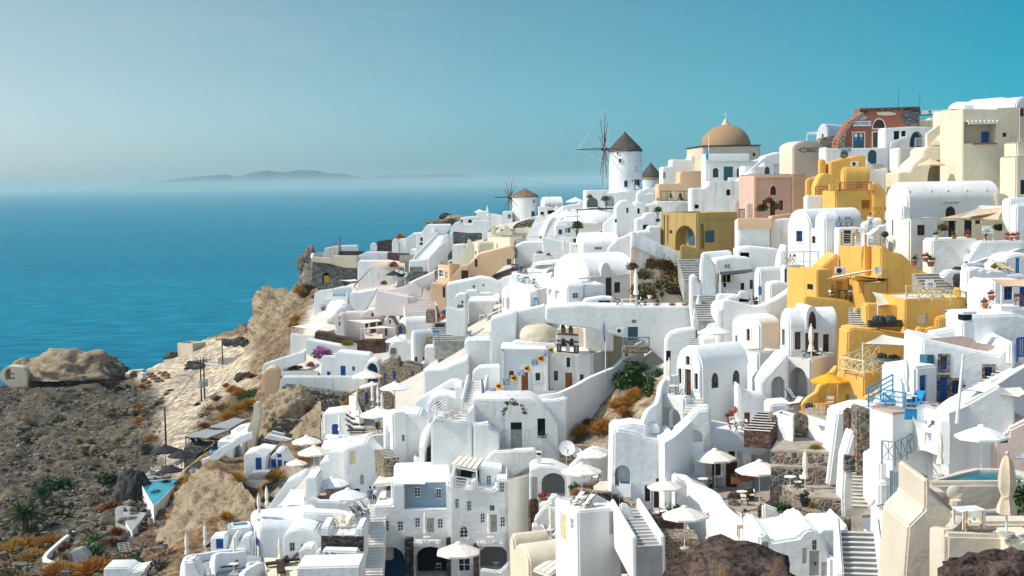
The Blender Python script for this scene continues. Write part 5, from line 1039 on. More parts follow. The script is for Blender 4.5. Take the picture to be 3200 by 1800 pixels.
# restaurant terrace
floor([(1090,720),(1300,680),(1560,690),(1480,900),(1290,960),(1060,820)],None,206,WM,5,TE,'white restaurant terrace left of the big vault')
fa('white restaurant terrace front wall',[(960,880),(965,800),(1110,760),(1290,860),(1290,960),(960,960)],200,2,**TW)
sa('white cone shade over the restaurant terrace',[(1245,730,203),(1380,640,208),(1560,640,206),(1470,735,201)],KW,'shade_sail',.5,(0,1,2,3),ph=3.2);flatroof('cream canopy on poles above the restaurant terrace',[(1330,640,206),(1640,600,204),(1600,585,209),(1380,610,211)],KV,3.0,(0,1),battens=3)
for i,(a,b)in enumerate(((1105,705),(1160,730),(1215,745),(1130,830),(1185,845),(1240,850),(1330,900),(1340,945),(1300,870))):put('darktable' if i<3 else WT,'dark table with glasses on the restaurant terrace' if i<3 else 'white table on the restaurant terrace',at(a,b),i,1.05,'restaurant tables');put('bluechair' if i%2 else 'blackchair','chair at the restaurant tables',at(a+22,b+8),i*1.3,1.0,'restaurant chairs')
for a,l in((1120,'left'),(1205,'right')):ra('dark glass balustrade by the restaurant tables, seaward one' if l=='left' else 'dark glass balustrade by the restaurant tables, inland one',[(a-25,710+(a-1120)*.4,202),(a+35,725+(a-1120)*.4,202)],1.0,IR,'r','glass_balustrade',3,.12)
# ================================================================ olive house, rusty garden wall, houses at the middle right
zone('H')
H=h('old olive-yellow house with an arched doorway and green shutters',595,1008,1475,238,672,166,yaw=27,mat='olive',par=.3,batter=.1)
w(H,'L',765,378,986,668,'o',arch=.5,d=1.2,fill='olive');w(H,'L',698,432,728,470,'o',d=.3);w(H,'R',1095,435,1205,570,'s',TL,d=.25);w(H,'R',1038,352,1088,640,'n',d=.35,arch=.3)
def olv(H):
 zone('H');s0,z1=fpos(H,'L',*px(825,425));s1,z0=fpos(H,'L',*px(895,600));bx((1.1,(s0+s1)/2,(z0+z1)/2),(.1,abs(s1-s0),z1-z0)).b('door',TL,H.o,0);m=MB();s,z=fpos(H,'L',*px(640,260));_,zb=fpos(H,'L',*px(640,580));m.cyl((-.08,s,z),(-.08,s,zb),.05);s,_=fpos(H,'L',*px(680,260));m.cyl((-.08,s,z),(-.08,s,zb),.05);m.b('drain_pipe','rust',H.o);bx((H.a/2,-.06,H.h-.9),(H.a,.14,.12)).b('string_course','olive',H.o,0)
olv(H)
fa('olive-yellow garden wall below the arched doorway',[(825,780),(825,610),(850,592),(1000,640),(1090,670),(1090,800),(980,780)],162,1,'olive',name='garden_wall',cat='wall',sink=3)
H=fa('rusty weathered garden wall above the vines',[(250,1190),(262,480),(290,452),(420,515),(600,600),(760,665),(870,722),(905,780),(905,900),(940,960),(938,1190)],164,1.2,'rustwall',name='garden_wall',cat='wall',sink=3);w(H,'R',545,1035,612,1100,'o',d=.5)
wall('white coping band along the rusty garden wall',[(262,470,163.2),(290,448,163.2),(430,515,163.2),(600,595,163.2),(780,670,163.2),(880,730,163.2),(905,790,163.2)],1.7,.6,OW,4,'coping_wall')
fa('white parapet behind the rusty garden wall',[(340,520),(330,455),(455,440),(460,390),(600,390),(600,520)],172,3,**TW)
for i,(a,b,s,k)in enumerate(((390,1170,1.9,'vine'),(420,960,1.3,'vine'),(520,840,1.2,'vine'),(640,850,1.3,'vine'),(720,940,1.4,'vine'),(680,1090,2.0,'vine'),(830,1120,2.0,'vine'),(880,1010,1.3,'vine'),(880,900,.8,'vine'),(560,1140,1.6,BK),(760,1160,1.5,BG_),(480,1090,1.2,BK),(250,1090,1.0,BG_),(270,860,.9,'vine'))):put(k,'rust and green vine climbing the rusty garden wall' if k=='vine' else 'leafy bush at the foot of the rusty garden wall',Wp(a,b,161-(b>1000)),i*1.3,s,'vines on the rusty garden wall')
put(AG,'spreading agave before the vines',Wp(610,1185,158),0,1.0,GP);put(AG,'agave beside the white plant pot',Wp(560,1200,157.5),1,0.7,GP);put('potwhite','shrub in a white pot by the vines',Wp(472,1205,158),0,0.85,PP);put('agaveyellow','bright yellow-green yucca at the wall corner',Wp(900,1265,156),0,0.65,GP)
for a,k in((420,'potgreen'),(560,'bushflower'),(735,'bushflower'),(880,'bushflower')):put(k,'red flowering bush along the long white wall' if k=='bushflower' else 'green shrub at the end of the long white wall',Wp(a,1285,155.5),a,.5,'flowers along the long white wall')
put(CL,'tall closed cream parasol before the rusty wall',Wp(318,1250,156),0,1.35,'closed parasols');put(WT,'white table below the tall closed parasol',Wp(235,1290,156),0,(2.2,.9,1.0),'tables');put(DC,'folding armchair left of the white table',Wp(110,1285,156),1.5,1.05,'folding armchairs');put(DC,'folding armchair right of the white table',Wp(350,1285,156),-1.5,1.05,'folding armchairs')
zone('G');H=fa('long white wall with a teal door under the rusty garden',[(1475,1300),(1475,1130),(1900,1100),(2030,1112),(2536,1118),(3160,1115),(3175,1280),(3160,1520),(2536,1500),(2350,1470),(2000,1370)],153,5,name=TB,cat='building',sink=5)
w(H,'R',2398,1345,2514,1500,'d',TL,d=.25);w(H,'R',2442,1264,2498,1306,'w',GW)
put('aircon','air conditioner beside the teal door',Wp(2310,1420,152.4),0,1.0,'air conditioners');zone('J');ra('grey-green lattice railing below the teal door',[(2345,305,149.5),(2515,305,149.5),(2640,300,149.5)],1.0,GB_,'x',BR,1.9,.12)
fa('stony ledge under the lattice railing',[(2345,380),(2345,310),(2640,300),(2640,380)],150,2,TS,**SX)
zone('H')
fa('white wall panel under the peach terrace rim',[(1478,640),(1478,315),(1835,320),(1835,640)],161,3,**TW);fa('white wall receding to the white vault house',[(1832,640),(1832,318),(2092,300),(2092,640)],162.5,3,OW,**TW)
wall('peach rim of the pink house terrace',[(1470,292,161),(1830,296,161),(1840,270,164),(2095,240,168)],1.2,.6,'peach',1,'rim_wall')
for a,b,k,s in((1750,200,'vine',.9),(1900,180,'vine',.9),(1820,110,'vine',.7),(1640,230,BG_,.8),(1745,240,BK,.8),(1600,75,'bushflower',.7)):put(k,'vine and pots at the pink house door',Wp(a,b,170),a,s,'plants at the pink house door')
H=h('white vaulted house with two framed windows facing the sea',2025,2292,2897,405,850,146,yaw=32,**VL,rh=1.85);w(H,'L',2132,440,2203,562,'w',BB,sur=OW)
H=h('flat roofed annex of the white vault house',2284,2432,2620,410,850,144,yaw=38,par=.6);w(H,'L',2312,500,2352,580,'w',BR_,sur=OW)
fa('low white blocks below the white wall panel',[(1480,870),(1480,640),(1620,620),(1950,650),(1960,730),(1890,860)],156,4,sink=4);fa('white stair block left of the vault house',[(1880,870),(1960,735),(2010,590),(2030,620),(2030,870)],151,3,name='stair_block',cat='stairs',sink=4)
H=fa('white house with two black symbols under a dark shade sail',[(1220,1180),(1220,770),(1410,735),(1615,745),(1640,870),(1640,1180)],153,4,sink=4);w(H,'R',1305,1028,1339,1076,'o',d=.3);w(H,'R',1605,995,1642,1100,'d',DW);w(H,'R',1503,1030,1545,1110,'o',d=.4)
def sym(H):
 zone('H');s0,z=fR(H,*px(1352,832));text3('as',.75,IR,(s0,-.05,z),0,H.o)
 for a in(1245,1290,1340,1385):s,z=fR(H,*px(a,968));bx((s,-.06,z),(.85,.06,1.0)).b('wall_picture',LW,H.o,0)
sym(H)
sa('dark grey shade sail by the black symbols',[(1262,905,150),(1650,868,151),(1650,900,148),(1275,945,147)],'cushiongrey','shade_sail',.2,(0,3),ph=5.);fa('white roof parapet behind the black symbols',[(1090,780),(1085,690),(1400,665),(1410,740),(1180,780)],157,2,name=PT,cat='wall',sink=3);fa('white roof hutch with a cabinet',[(1470,760),(1470,670),(1610,670),(1620,760)],156,2,name='roof_hutch',cat='building',sink=2)
fa('white stair flank wall descending beside the steps',[(1050,1180),(1055,840),(1075,690),(1110,690),(1170,760),(1220,830),(1230,1150),(1235,1300),(1150,1180)],150,1.5,**SQ,sink=4)
H=h('white vaulted room with a blue door beside the yellow house',1645,1720,1960,960,1180,147,yaw=30,**VL,rh=.9);w(H,'L',1700,1070,1722,1170,'d',BB)
H=h('white block with a blue door under a bare terrace rail',1950,2000,2240,830,1070,143,yaw=10,par=.2);w(H,'R',2002,870,2030,1026,'d',BB)
ra('white metal rail on the terrace above the blue door',[(1960,815,142.5),(2215,805,142.5),(2380,800,143)],1.15,WW,'r','metal_railing',3,.1)
for a in(2040,2090):put('rustchair','reddish wooden chair behind the metal rail, nearer the sea' if a<2050 else 'reddish wooden chair behind the metal rail, nearer the vault house',Wp(a,812,143),a,1.05,'reddish wooden chairs')
fa('white box house before the bare terrace rail',[(1835,1290),(1835,1040),(1950,1020),(2060,1040),(2060,1290)],140,3,sink=3)
fa('small white gate wall with dark posts',[(1470,1260),(1470,1150),(1540,1115),(1610,1150),(1610,1260)],139,.6,name='gate_wall',cat='wall',sm=2);fa('white wall with a rim right of the centre steps',[(1250,1320),(1250,1165),(1475,1165),(1475,1320)],140,2,**TW)
put('potdark','shrub in a dark pot beside the blue door',Wp(1675,1275,137),0,0.85,PP)
fa('white swooping wall running up to the yellow house',[(1300,1500),(1300,1240),(1480,1255),(1660,1300),(1800,1265),(1950,1190),(2100,1085),(2210,1008),(2230,1010),(2240,1330),(1850,1480),(1670,1500)],134,2,'white',name=TWN,cat='wall',sm=2,sink=4)
fa('white pier block at the foot of the centre steps',[(1235,1560),(1240,1330),(1310,1310),(1310,1560)],134,2,name='pier',cat='wall',sink=3)
stairs('grey steps winding down the middle of the hill',(1170,1470,140),(1100,1170,150),2.6,12,'step');stairs('upper grey steps below the olive garden wall',(1020,1010,152),(940,760,160),3.0,9,'step')
fa('white stepped pier beside the winding steps',[(940,1290),(940,1000),(950,945),(1010,945),(1015,1015),(1055,1030),(1060,1150),(1080,1170),(1085,1330),(1140,1400),(1000,1420)],150,2,**SQ,sink=4)
fa('white wedge wall left of the winding steps',[(960,1450),(1000,1290),(1030,1160),(1090,1330),(1160,1420),(1100,1500),(960,1500)],146,1,**SQ,sink=4)
# ================================================================ right side: long vault house, yellow terraces, blue house
zone('I')
H=h('long white vault house with beams and a round-headed window',968,1222,2262,102,560,139,yaw=14,**VL,rh=1.8,mat=WM,rmat='white')
w(H,'R',1645,162,1760,292,'w',BR_,arch=.5,sur=OW);w(H,'L',1055,205,1080,272,'o',d=.3);w(H,'L',1040,318,1082,490,'d',DW)
def beams(H):
 zone('I');m=MB()
 for i,a in enumerate((1255,1505,1690,1905,2130)):s,z=fR(H,*px(a,60));o=bx((s,.5,H.h+.9),(.25,.5,.25)).b('roof_spout',WM,H.o,20,.04)
 s0,z=fR(H,*px(1612,120));s1,_=fR(H,*px(1800,116));bx(((s0+s1)/2,-.05,z),(s1-s0,.12,.14)).b('slot_lintel',GW,H.o,0)
beams(H)
H=h('white corner block with a brown framed window under the long vault',1085,1240,1565,298,740,133,yaw=20,mat=WM,par=.3);w(H,'R',1328,372,1415,492,'w',BR_)
h('narrow white buttress on the corner of the long vault house',1135,1160,1255,162,345,134.5,yaw=12,b=2,mat=WM,roof='none')
fa('cream wall in shade behind the vine terrace',[(1560,560),(1560,300),(2370,300),(2370,560)],139.5,1,'paleyellow',name=TWN,cat='wall',sink=2);H=HH[-1];w(H,'R',1625,325,1770,530,'o',d=.6);w(H,'R',1860,310,1950,520,'w','darkblue');w(H,'R',1985,312,2045,362,'w',BR_)
H=fa('white retaining wall with a rounded corner below the vine terrace',[(1492,880),(1495,545),(1530,532),(1980,520),(2020,545),(1990,640),(1900,760),(1830,880)],128,3,WM,**TW)
fa('white sloping wall below the potted geraniums',[(1790,880),(1900,760),(2010,590),(2030,558),(2560,552),(2560,640),(2400,720),(2000,800)],127,2,'white',**TW)
wall('white sloping coping running down to the blue gate',[(1850,830,122),(2100,745,124),(2350,680,126),(2560,600,128)],3.,.5,'white',4,'coping_wall')
fa('tall white pier at the right edge above the pots',[(2370,560),(2370,80),(2470,70),(2700,60),(2700,560)],131,2,'white',name='pier',cat='wall',sink=2);fa('nearer white pier at the right edge',[(2445,560),(2450,150),(2700,140),(2700,560)],129.5,2,name='pier',cat='wall',sink=2)
fa('cream foundation wall right of the long vault',[(2260,300),(2210,10),(2340,20),(2400,130),(2400,300)],141,2,CR,name=TWN,cat='wall',sink=2)
setz(1700,535,131)
sa('peach shade sail with three peaks over the vine terrace',[(1565,300,133),(1960,205,137),(2370,160,138),(2240,315,131)],'canvaspeach','shade_sail',.5);sa('pale shade sail beside the peach sail',[(2040,150,139),(2365,150,139),(2360,215,137),(1800,300,133)],KV,'shade_sail',.4)
for i,(a,b,s,k)in enumerate(((1610,420,.75,'vine'),(1830,430,1.0,BK),(1910,420,.8,BK),(2030,500,.9,BK),(2230,350,1.1,BG_),(2200,480,.8,BK),(2250,420,.7,'vine'),(2400,400,.8,BG_))):put(k,'dark climber growing up the shaded cream wall',Wp(a,b,137.5-(i>4)),i,s,'climbers on the vine terrace')
for i,(a,b,k)in enumerate(((1540,535,'potwhite'),(1745,530,'potgreen'),(1905,520,'potflower'),(2085,550,'potgreen'),(2340,545,'potred'),(2390,540,'potred'),(2455,545,'potred'))):put(k,'potted plant on the rim of the vine terrace',Wp(a,b,127.6),i,.8,'pots on the vine terrace rim')
put('whitechair','white draped chair on the vine terrace',Wp(2125,550,129),0,1.5,'white chairs');put(BG_,'trailing plant on the ledge at the right edge',Wp(2400,45,136),0,.9,GB);put(BU,'red leaved plant on the nearer white pier',Wp(2520,130,129),0,.6,GB)
for i,(a,b,k,s)in enumerate(((1300,800,BU,.85),(1400,740,BL,.7),(1465,720,BU,.6),(1480,845,'potred',1.1),(1290,830,'potgreen',1.0),(1420,790,'potred',.9))):put(k,'rust and green shrub in the corner under the framed window',Wp(a,b,127),i,s,'shrubs in the white corner')
# vault terrace and person
fa('white terrace block with an arched hood before the vault house',[(440,600),(440,408),(720,405),(735,420),(735,600)],141.5,4,WM,name=TB,cat='building',sink=3);H=HH[-1];w(H,'R',495,432,578,580,'d',DW);w(H,'R',590,442,690,560,'n',arch=.6,d=.4)
h('small white arched hood beside the deck chairs',245,285,440,340,410,143.5,yaw=20,b=2,**VL,rh=1.0)
for a,l in((425,'left'),(545,'right')):put('blackchair','grey sling chair on the hooded terrace, '+('nearer the arched hood' if a<500 else 'nearer the standing man'),Wp(a+10,398,142.5),.4,1.15,'grey sling chairs')
person('man in white shirt and pale blue shorts standing on the white steps',Wp(797,458,140),R(-10),1.08,stand(1),('clothwhite','clothjean'))
wall('white curved stair wall beside the standing man',[(740,500,138.5),(800,460,139),(870,400,140),(940,370,141)],2.2,.7,WM,4,SPN);fa('pale step landing under the standing man',[(720,640),(720,470),(860,462),(960,430),(960,640)],140.6,2,WM,name='step_landing',cat='steps',sink=2)
fa('white small house wall left of the long vault',[(740,420),(735,350),(930,290),(935,430)],143.5,2,WM,name=TWN,cat='wall',sink=2)
ra('yellow lattice railing behind the standing man',[(690,310,147),(860,290,147),(930,300,147)],2.6*.4,YW,'x',BR,1.4,.1)
o=em('kettle_grill',Wp(962,578,136));tag(o,'black kettle grill on legs beside the white lounge chairs','grill');MB().ell((0,0,.85),(.36,.36,.3),14,8).b('bowl',IR,o);m=MB();[m.bar((0,0,.7),(.3*cos(t),.3*sin(t),0),.04)for t in(0,2.1,4.2)];m.b('stand',IR,o,0)
# yellow complex
H=h('tall yellow terrace block with rope rails',428,742,912,622,920,132,yaw=28,mat=YE,par=.12)
setz(600,610,129);
for i,(a,b)in enumerate(((468,600),(598,610),(742,625),(902,612),(640,560))):o=em('rope_post',Wp(a,b,132.2+(i==4)*3));tag(o,'stout orange wooden post of the rope rail','post','rope rail posts');cy((0,0,0),(0,0,1.15),.1).b('post','pine',o);cy((0,0,1.15),(0,0,1.2),.12).b('cap','pine',o)
o=ra('white rope strung between the orange posts',[(468,600,132.2),(598,610,132.2),(742,625,132.2),(902,612,132.2)],1.05,WW,'r','rope_rail',9,.05)
for a in(655,785):put('whitechair','white slatted chair on the rope rail terrace, '+('facing the sea' if a<700 else 'facing the steps'),Wp(a,600,133.5),a,1.1,'white slatted chairs')
fa('big lit yellow wall with a curved rising top',[(600,1000),(610,940),(905,980),(910,620),(960,620),(1065,690),(1130,690),(1200,740),(1300,860),(1450,920),(1600,970),(1700,1060),(1760,1090),(1790,1180),(1560,1260),(1200,1240),(985,1230),(985,1000)],129,4,YE,sink=3)
fa('yellow flank wall sloping up behind the shaded yard',[(205,960),(230,860),(430,690),(432,960)],135,4,YE,**TW)
H=h('yellow corner tower with a small square window',55,195,365,880,1200,128,yaw=22,b=5,mat=YE,par=.2);w(H,'L',80,1042,148,1105,'w',DW,bars=0)
fa('shaded yellow yard wall with shutters',[(195,1240),(195,1000),(360,975),(560,960),(565,1240)],131,3,YE,name=TWN,cat='wall',sink=2);H=HH[-1];w(H,'R',412,1010,488,1130,'s',YW)
H=h('small yellow house with shutters and a pale grey door',590,800,990,1030,1240,127,yaw=32,mat=YE,par=.15);w(H,'L',668,1030,728,1150,'s',YW)
fa('lit yellow front wall of the lower yard',[(40,1400),(55,1180),(195,1195),(400,1210),(560,1235),(640,1290),(665,1400)],125,1,YE,name=TWN,cat='wall',sm=1,sink=3)
put('darktable','dark table with chairs in the shaded yellow yard',Wp(480,1215,127),0,1.1,'dark yard tables');[put(DC,'dark chair at the table in the shaded yellow yard',Wp(a,1220,127),a,1.0,'dark yard chairs')for a in(360,550)];o=em('wall_ornament',Wp(325,1052,130.9));tag(o,'dark sun shaped iron ornament on the shaded yellow wall','ornament');m=MB();m.cyl((0,-.05,0),(0,.05,0),.2,n=14);[m.bar((0,0,0),(.36*cos(t),0,.36*sin(t)),.06)for t in[i*.785 for i in range(8)]];m.b('sun','rust',o,0)
sa('cream shade sail over the shaded yellow yard',[(295,985,125),(1010,848,128),(640,905,129),(420,945,127)],KV,'shade_sail',.15);put('dish','white satellite dish on the yellow wall',Wp(865,975,126.5),.5,.62,SD);put('aircon','white air conditioner over the shaded yellow yard',Wp(455,930,130),0,1.1,'air conditioners')
sa('large cream shade sail over the long wooden table',[(820,1130,118),(1180,1190,118),(1180,1290,115),(880,1285,114)],KV,'shade_sail',.25,(3,),ph=4.6)
H=h('yellow lattice terrace house with pale shutters',1178,1190,1880,1210,1500,113,yaw=8,b=6,mat=YE,par=.2);w(H,'R',1330,1375,1442,1500,'s',CW,d=.2);w(H,'R',1585,1395,1665,1440,'o',d=.3)
ra('cream lattice railing of the sunny yellow terrace',[(1200,1200,112.7),(1490,1225,112.9),(1700,1250,113.5),(1875,1275,114.5)],1.0,CW,'x',BR,1.3,.09)
for i,a in enumerate((1445,1550)):put('decktaupe','brown sling deck chair on the lattice terrace, '+('nearer the sea' if i==0 else 'nearer the hill'),Wp(a,1200,115.5),.6,.9,'brown deck chairs')
put('whitechair','white plastic chair against the lit yellow wall',Wp(1478,1130,118),0,1.3,'white chairs');fa('yellow parapet flight at the end of the lattice terrace',[(1555,1560),(1550,1430),(1690,1395),(1820,1370),(1885,1330),(1885,1560)],112.5,1.2,YE,**SP)
fa('rounded yellow pier at the top of the stone steps',[(1755,1200),(1760,1090),(1800,1075),(1830,1100),(1830,1200)],116,.8,YE,name='pier',cat='wall')
# stone steps on the right and blue-doored houses
stairs('rough stone steps below the potted shrubs',(1990,1400,112),(1560,920,124),4.5,14,PV);
H=h('white house with bright blue shutter and rounded arms',1810,1870,2100,810,1180,117,yaw=20,par=.5);fa('bright blue pointed gate in the white coping',[(1845,890),(1845,815),(1885,775),(1905,812),(1860,890)],120.5,.15,'skyblue',name='blue_gate',cat='gate',bev=.01)
rock('black painted boulder set in the white wall',Wp(1790,1010,117.5),(.42,.35,.6),'blackrock',21,.25);rock('flat black boulder by the blue gate',Wp(1790,880,119.5),(.6,.45,.25),'blackrock',22,.2);put('vent','white roof chimney beside the black boulder',Wp(1905,1050,116),0,1.1,'roof chimneys')
fa('white wall round the black boulders',[(1620,960),(1680,895),(1850,890),(1900,960),(1930,1100),(1850,1090),(1700,1030)],118.5,1.5,'white',name=TWN,cat='wall',sm=2,sink=3)
H=fa('white house with a tall bright blue door at the right edge',[(2160,960),(2170,850),(2280,840),(2330,740),(2440,705),(2600,700),(2600,960)],118,4,sink=3);w(H,'R',2440,745,2486,935,'d','skyblue')
H=fa('white scalloped terrace wall before the bright blue door',[(1870,1180),(1900,880),(1990,850),(2030,880),(2080,850),(2120,900),(2160,880),(2310,890),(2340,935),(2560,935),(2560,1000),(2100,1020),(2050,1180)],114.5,2,name=TWN,cat='wall',sm=1,sink=3)
for a in(2270,2345):put('deckcream','cream deck chair by the bright blue door, '+('nearer the plants' if a<2300 else 'nearer the door'),Wp(a,925,115.5),1,.9,'cream deck chairs')
put('bushyellow','tall yellow-green shrub by the cream deck chairs',Wp(2250,830,118),0,.8,GB)
H=fa('white house with a bright blue shutter above a pot ledge',[(2030,1300),(2030,1050),(2080,985),(2200,1000),(2200,1200),(2160,1300)],110,3,sink=3);w(H,'R',2085,1025,2126,1105,'s','skyblue')
H=fa('shaded white house with deep blue doors at the right edge',[(2190,1340),(2190,1010),(2600,1010),(2600,1340)],107,4,sink=3);w(H,'R',2310,1070,2405,1222,'w',BB);w(H,'R',2485,1075,2590,1310,'d',BB)
sa('peach awning over the deep blue doors',[(2165,985,104),(2600,985,105),(2600,1070,101),(2280,1070,100)],'canvaspeach','shade_sail',.15,(3,),ph=3.)
H=fa('white terrace parapet with pots under the peach awning',[(2045,1440),(2045,1190),(2080,1170),(2140,1240),(2220,1230),(2260,1290),(2600,1320),(2600,1440)],102,2,**TW);[put('potred','terracotta pot of red flowers on the white parapet',Wp(a,b,101.5),0,.8,'pots on the white parapet')for a,b in((2095,1165),(2168,1225))]
fa('white corner block above the stone yard',[(2240,1500),(2240,1290),(2600,1310),(2600,1500)],100,3,**TW);put('rustchair','wooden chair on the corner block',Wp(2480,1295,101),0,1.0,None)
# L: yellow lower terraces, blue house
zone('L')
fa('shaded yellow alcove wall behind the long wooden table',[(750,330),(755,0),(1180,20),(1180,330)],114.5,2,YE,name=TWN,cat='wall',sink=2)
put('longtable','long yellow wooden table with benches',Wp(1000,295,109),.1,(1.25,.9,1),None);[put('yellowtable','low yellow bench at the long wooden table',Wp(1010,310,107.5),.1,(1.7,.5,.55),None)];sofa=em('bench_sofa',Wp(960,255,112.5));tag(sofa,'dark cushioned bench along the shaded yellow alcove','bench');bx((0,0,.25),(2.6,.7,.5)).b('seat',DW,sofa,0)
for i,a in enumerate((870,925,985,1035)):put('cushion','dark grey cushion on the alcove bench',Wp(a,215,112),i,1.35,'alcove bench cushions')
put(AG,'spiky plant at the end of the alcove bench',Wp(1145,265,110.5),0,.75,GP)
H=fa('white curved wall stepping up beside the yellow stairs',[(640,330),(625,60),(640,40),(665,70),(685,200),(690,330)],118,.8,YE,**SP);H.o['label']='yellow curved parapet left of the blue shadowed steps'
stairs('blue shadowed steps inside the yellow complex',(740,265,114),(700,40,120),2.2,9,'step')
H=fa('yellow wall with a falling top above the cushioned terrace',[(500,700),(530,560),(540,300),(600,265),(900,300),(1200,345),(1380,375),(1330,480),(1150,680)],112,3,YE,name=TWN,cat='wall',sm=1,sink=3)
fa('yellow stair wall sloping down to the cushioned terrace',[(1080,700),(1150,650),(1375,400),(1420,330),(1425,400),(1370,560),(1150,720)],107,.8,YE,**SP);fa('yellow gate piers at the head of the stone lane',[(1325,360),(1330,265),(1395,260),(1400,300),(1500,265),(1545,260),(1545,360)],110,.8,YE,name='gate_pier',cat='wall',sink=2)
sa('cream shade sail with two white poles over the cushions',[(710,450,107),(930,345,111),(1290,410,110),(1190,470,106)],KV,'shade_sail',.3,(0,3),ph=3.2)
H=h('yellow house with a lattice terrace and pale window',425,725,910,790,1240,105,yaw=35,mat=YE,par=.2,batter=.25);w(H,'L',520,1030,652,1170,'s',CW,d=.35)
ra('cream lattice railing round the cushioned terrace',[(905,595,109.5),(450,745,106.5),(725,800,104.6),(830,785,105.5),(1005,815,106.5)],1.0,CW,'x',BR,1.25,.09)
setz(800,700,107);sf=em('bench_sofa',Wp(1000,670,109));tag(sf,'grey cushioned corner bench on the lattice terrace','bench');bx((0,0,.22),(2.3,1.4,.44)).b('seat','canvasgrey',sf,0,.06)
for i,(a,b)in enumerate(((915,620),(965,635),(1030,645),(1070,640),(1110,660))):put('cushion','grey cushion on the lattice terrace bench',Wp(a,b,108.6),i,1.05,'lattice terrace cushions')
for i,a in enumerate((770,860)):put('decktaupe','low brown lounger on the lattice terrace, '+('beside the white pole' if i==0 else 'beside the blue table'),Wp(a,725,106.8),1.2,.9,'brown deck chairs')
put('bluetable','low dark blue table on the lattice terrace',Wp(955,735,106.4),0,1.0,None)
fa('shaded yellow wall behind the yellow parasol',[(415,1180),(420,760),(430,740),(430,700),(200,960),(190,1180)],109.5,1,YE,**TW)
fa('yellow bench wall curving round the parasol table',[(10,1210),(20,1140),(60,1100),(100,1060),(180,1010),(215,990),(215,1210)],108,.8,YE,name=TWN,cat='wall',sm=2,sink=2);wall('yellow curved rim below the parasol table',[(10,1210,105),(150,1260,103.5),(310,1310,102.5),(420,1290,103)],1.6,.6,YE,4,'rim_wall')
floor([(20,1210),(300,1300),(430,1240),(430,1130),(200,1120)],None,104.5,PV,3,TE,'paved corner under the yellow parasol')
put('parasolyellow','open yellow parasol over the wooden table',Wp(330,1175,106.5),0,.92,OP);put('yellowtable','yellow wooden table under the yellow parasol',Wp(250,1250,104.6),.3,1.05,None)
for i,(a,b)in enumerate(((220,1285),(345,1270),(340,1180))):put('yellowchair','cream folding armchair at the yellow parasol table',Wp(a,b,104+i*.6),i*1.5,1.05,'armchairs at the yellow table')
for i,a in enumerate((95,135,180)):put('cushion','striped grey cushion on the yellow bench wall',Wp(a,1185,106.2),i,1.0,'yellow bench cushions')
fa('yellow stair flank right of the pale window',[(735,1120),(740,1060),(860,1010),(920,960),(960,880),(1030,830),(1050,860),(1070,880),(830,1080),(760,1120)],103.5,.8,YE,**SQ,sm=1,sink=3)
# blue doored white house
H=fa('white house with a pink roof terrace and blue windows',[(1360,1180),(1385,400),(1700,470),(2040,550),(2240,585),(2320,500),(2370,430),(2450,440),(2450,700),(1560,1180)],92,7,'white',yaw=-6,sink=4)
for q in((1590,590,1668,745),(2090,710,2180,850),(1722,865,1805,1015)):w(H,'R',*q,'w',BB,sur=TS,d=.2)
w(H,'R',1580,830,1668,1115,'d',BB,sur=TS,d=.2);w(H,'R',1845,915,1878,960,'s',BB);
fa('pink paved roof of the blue windowed house',[(1430,400),(1820,365),(1960,390),(2000,440),(2320,490),(2240,580),(1700,462)],93.5,.3,PR,name='roof_terrace',cat='roof',bev=.02)
H=h('small white outhouse with a blue door',1085,1308,1560,712,1150,90,yaw=32,par=.05,roof='none',b=3);w(H,'R',1355,805,1435,1110,'d',BB);w(H,'L',1172,795,1206,845,'s',BB)
def bluebox():
 zone('L');o=h('blue-green water tank box on the white outhouse',1350,1440,1522,582,705,91.5,yaw=25,mat=TL,roof='none',sink=0,name='water_tank',cat='water tank',bev=.03).o;o.data.materials[0]=MATS[TL]
bluebox()
fa('bright white mass of wall above the pink roof',[(1900,400),(1890,150),(1960,130),(2250,120),(2450,115),(2600,150),(2600,480),(2330,470),(2050,470)],97,5,'white',sink=3);put('vent','white box chimney at the edge of the pink roof',Wp(1865,380,95),.3,1.9,'roof chimneys');fa('low white kerb wall at the head of the pink roof',[(1475,400),(1490,330),(1800,270),(1840,300),(1660,400)],98,1.5,'white',name=PT,cat='wall',sink=2)
fa('white pier beside the blue fence gate',[(2370,700),(2375,430),(2450,430),(2450,700)],90.5,.8,name='gate_pier',cat='wall');ra('dark blue picket gate at the right edge',[(2455,630,90),(2600,615,90)],1.35,BB,'v','picket_gate',2,.12)
stairs('pale steps climbing along the blue windowed house',(1720,1200,84),(2420,760,91),1.8,13,TS);
wall('white sloping parapet on the near side of the pale steps',[(1560,1215,83),(1700,1080,84.5),(2000,930,87),(2370,745,90.5),(2470,700,91.5)],4.0,.55,'white',4,SPN);wall('white lower parapet below the pale steps',[(1640,1230,81),(1900,1120,83),(2200,900,86),(2500,710,89),(2700,640,90)],5.,.55,'white',4,SPN)
sa('cream shade sail strung from the white lamp post',[(1810,965,83),(2500,940,86),(2600,1010,84),(2480,1055,82)],KV,'shade_sail',.12)
lp=em('lamp_post',Wp(1775,1350,80));tag(lp,'tall white lamp post with hooked brackets','lamp post');zt=phei(lp.location,*px(1840,570));cy((0,0,0),(.35,0,zt),.1,.08,10).b('post',WW,lp);m=MB();[m.bar((.2,0,z),(1.2,0,z+.3),.06)for z in(zt-.2,zt*.72,zt*.5)];m.b('bracket',WW,lp,0)
fa('white wall under the lamp post with a cactus bed',[(1640,1440),(1640,1225),(1900,1120),(2250,920),(2440,1050),(2440,1440)],82.5,2,'white',**TW);put(AG,'cactus clump against the shaded white wall',Wp(2280,1270,79),0,.9,GP)
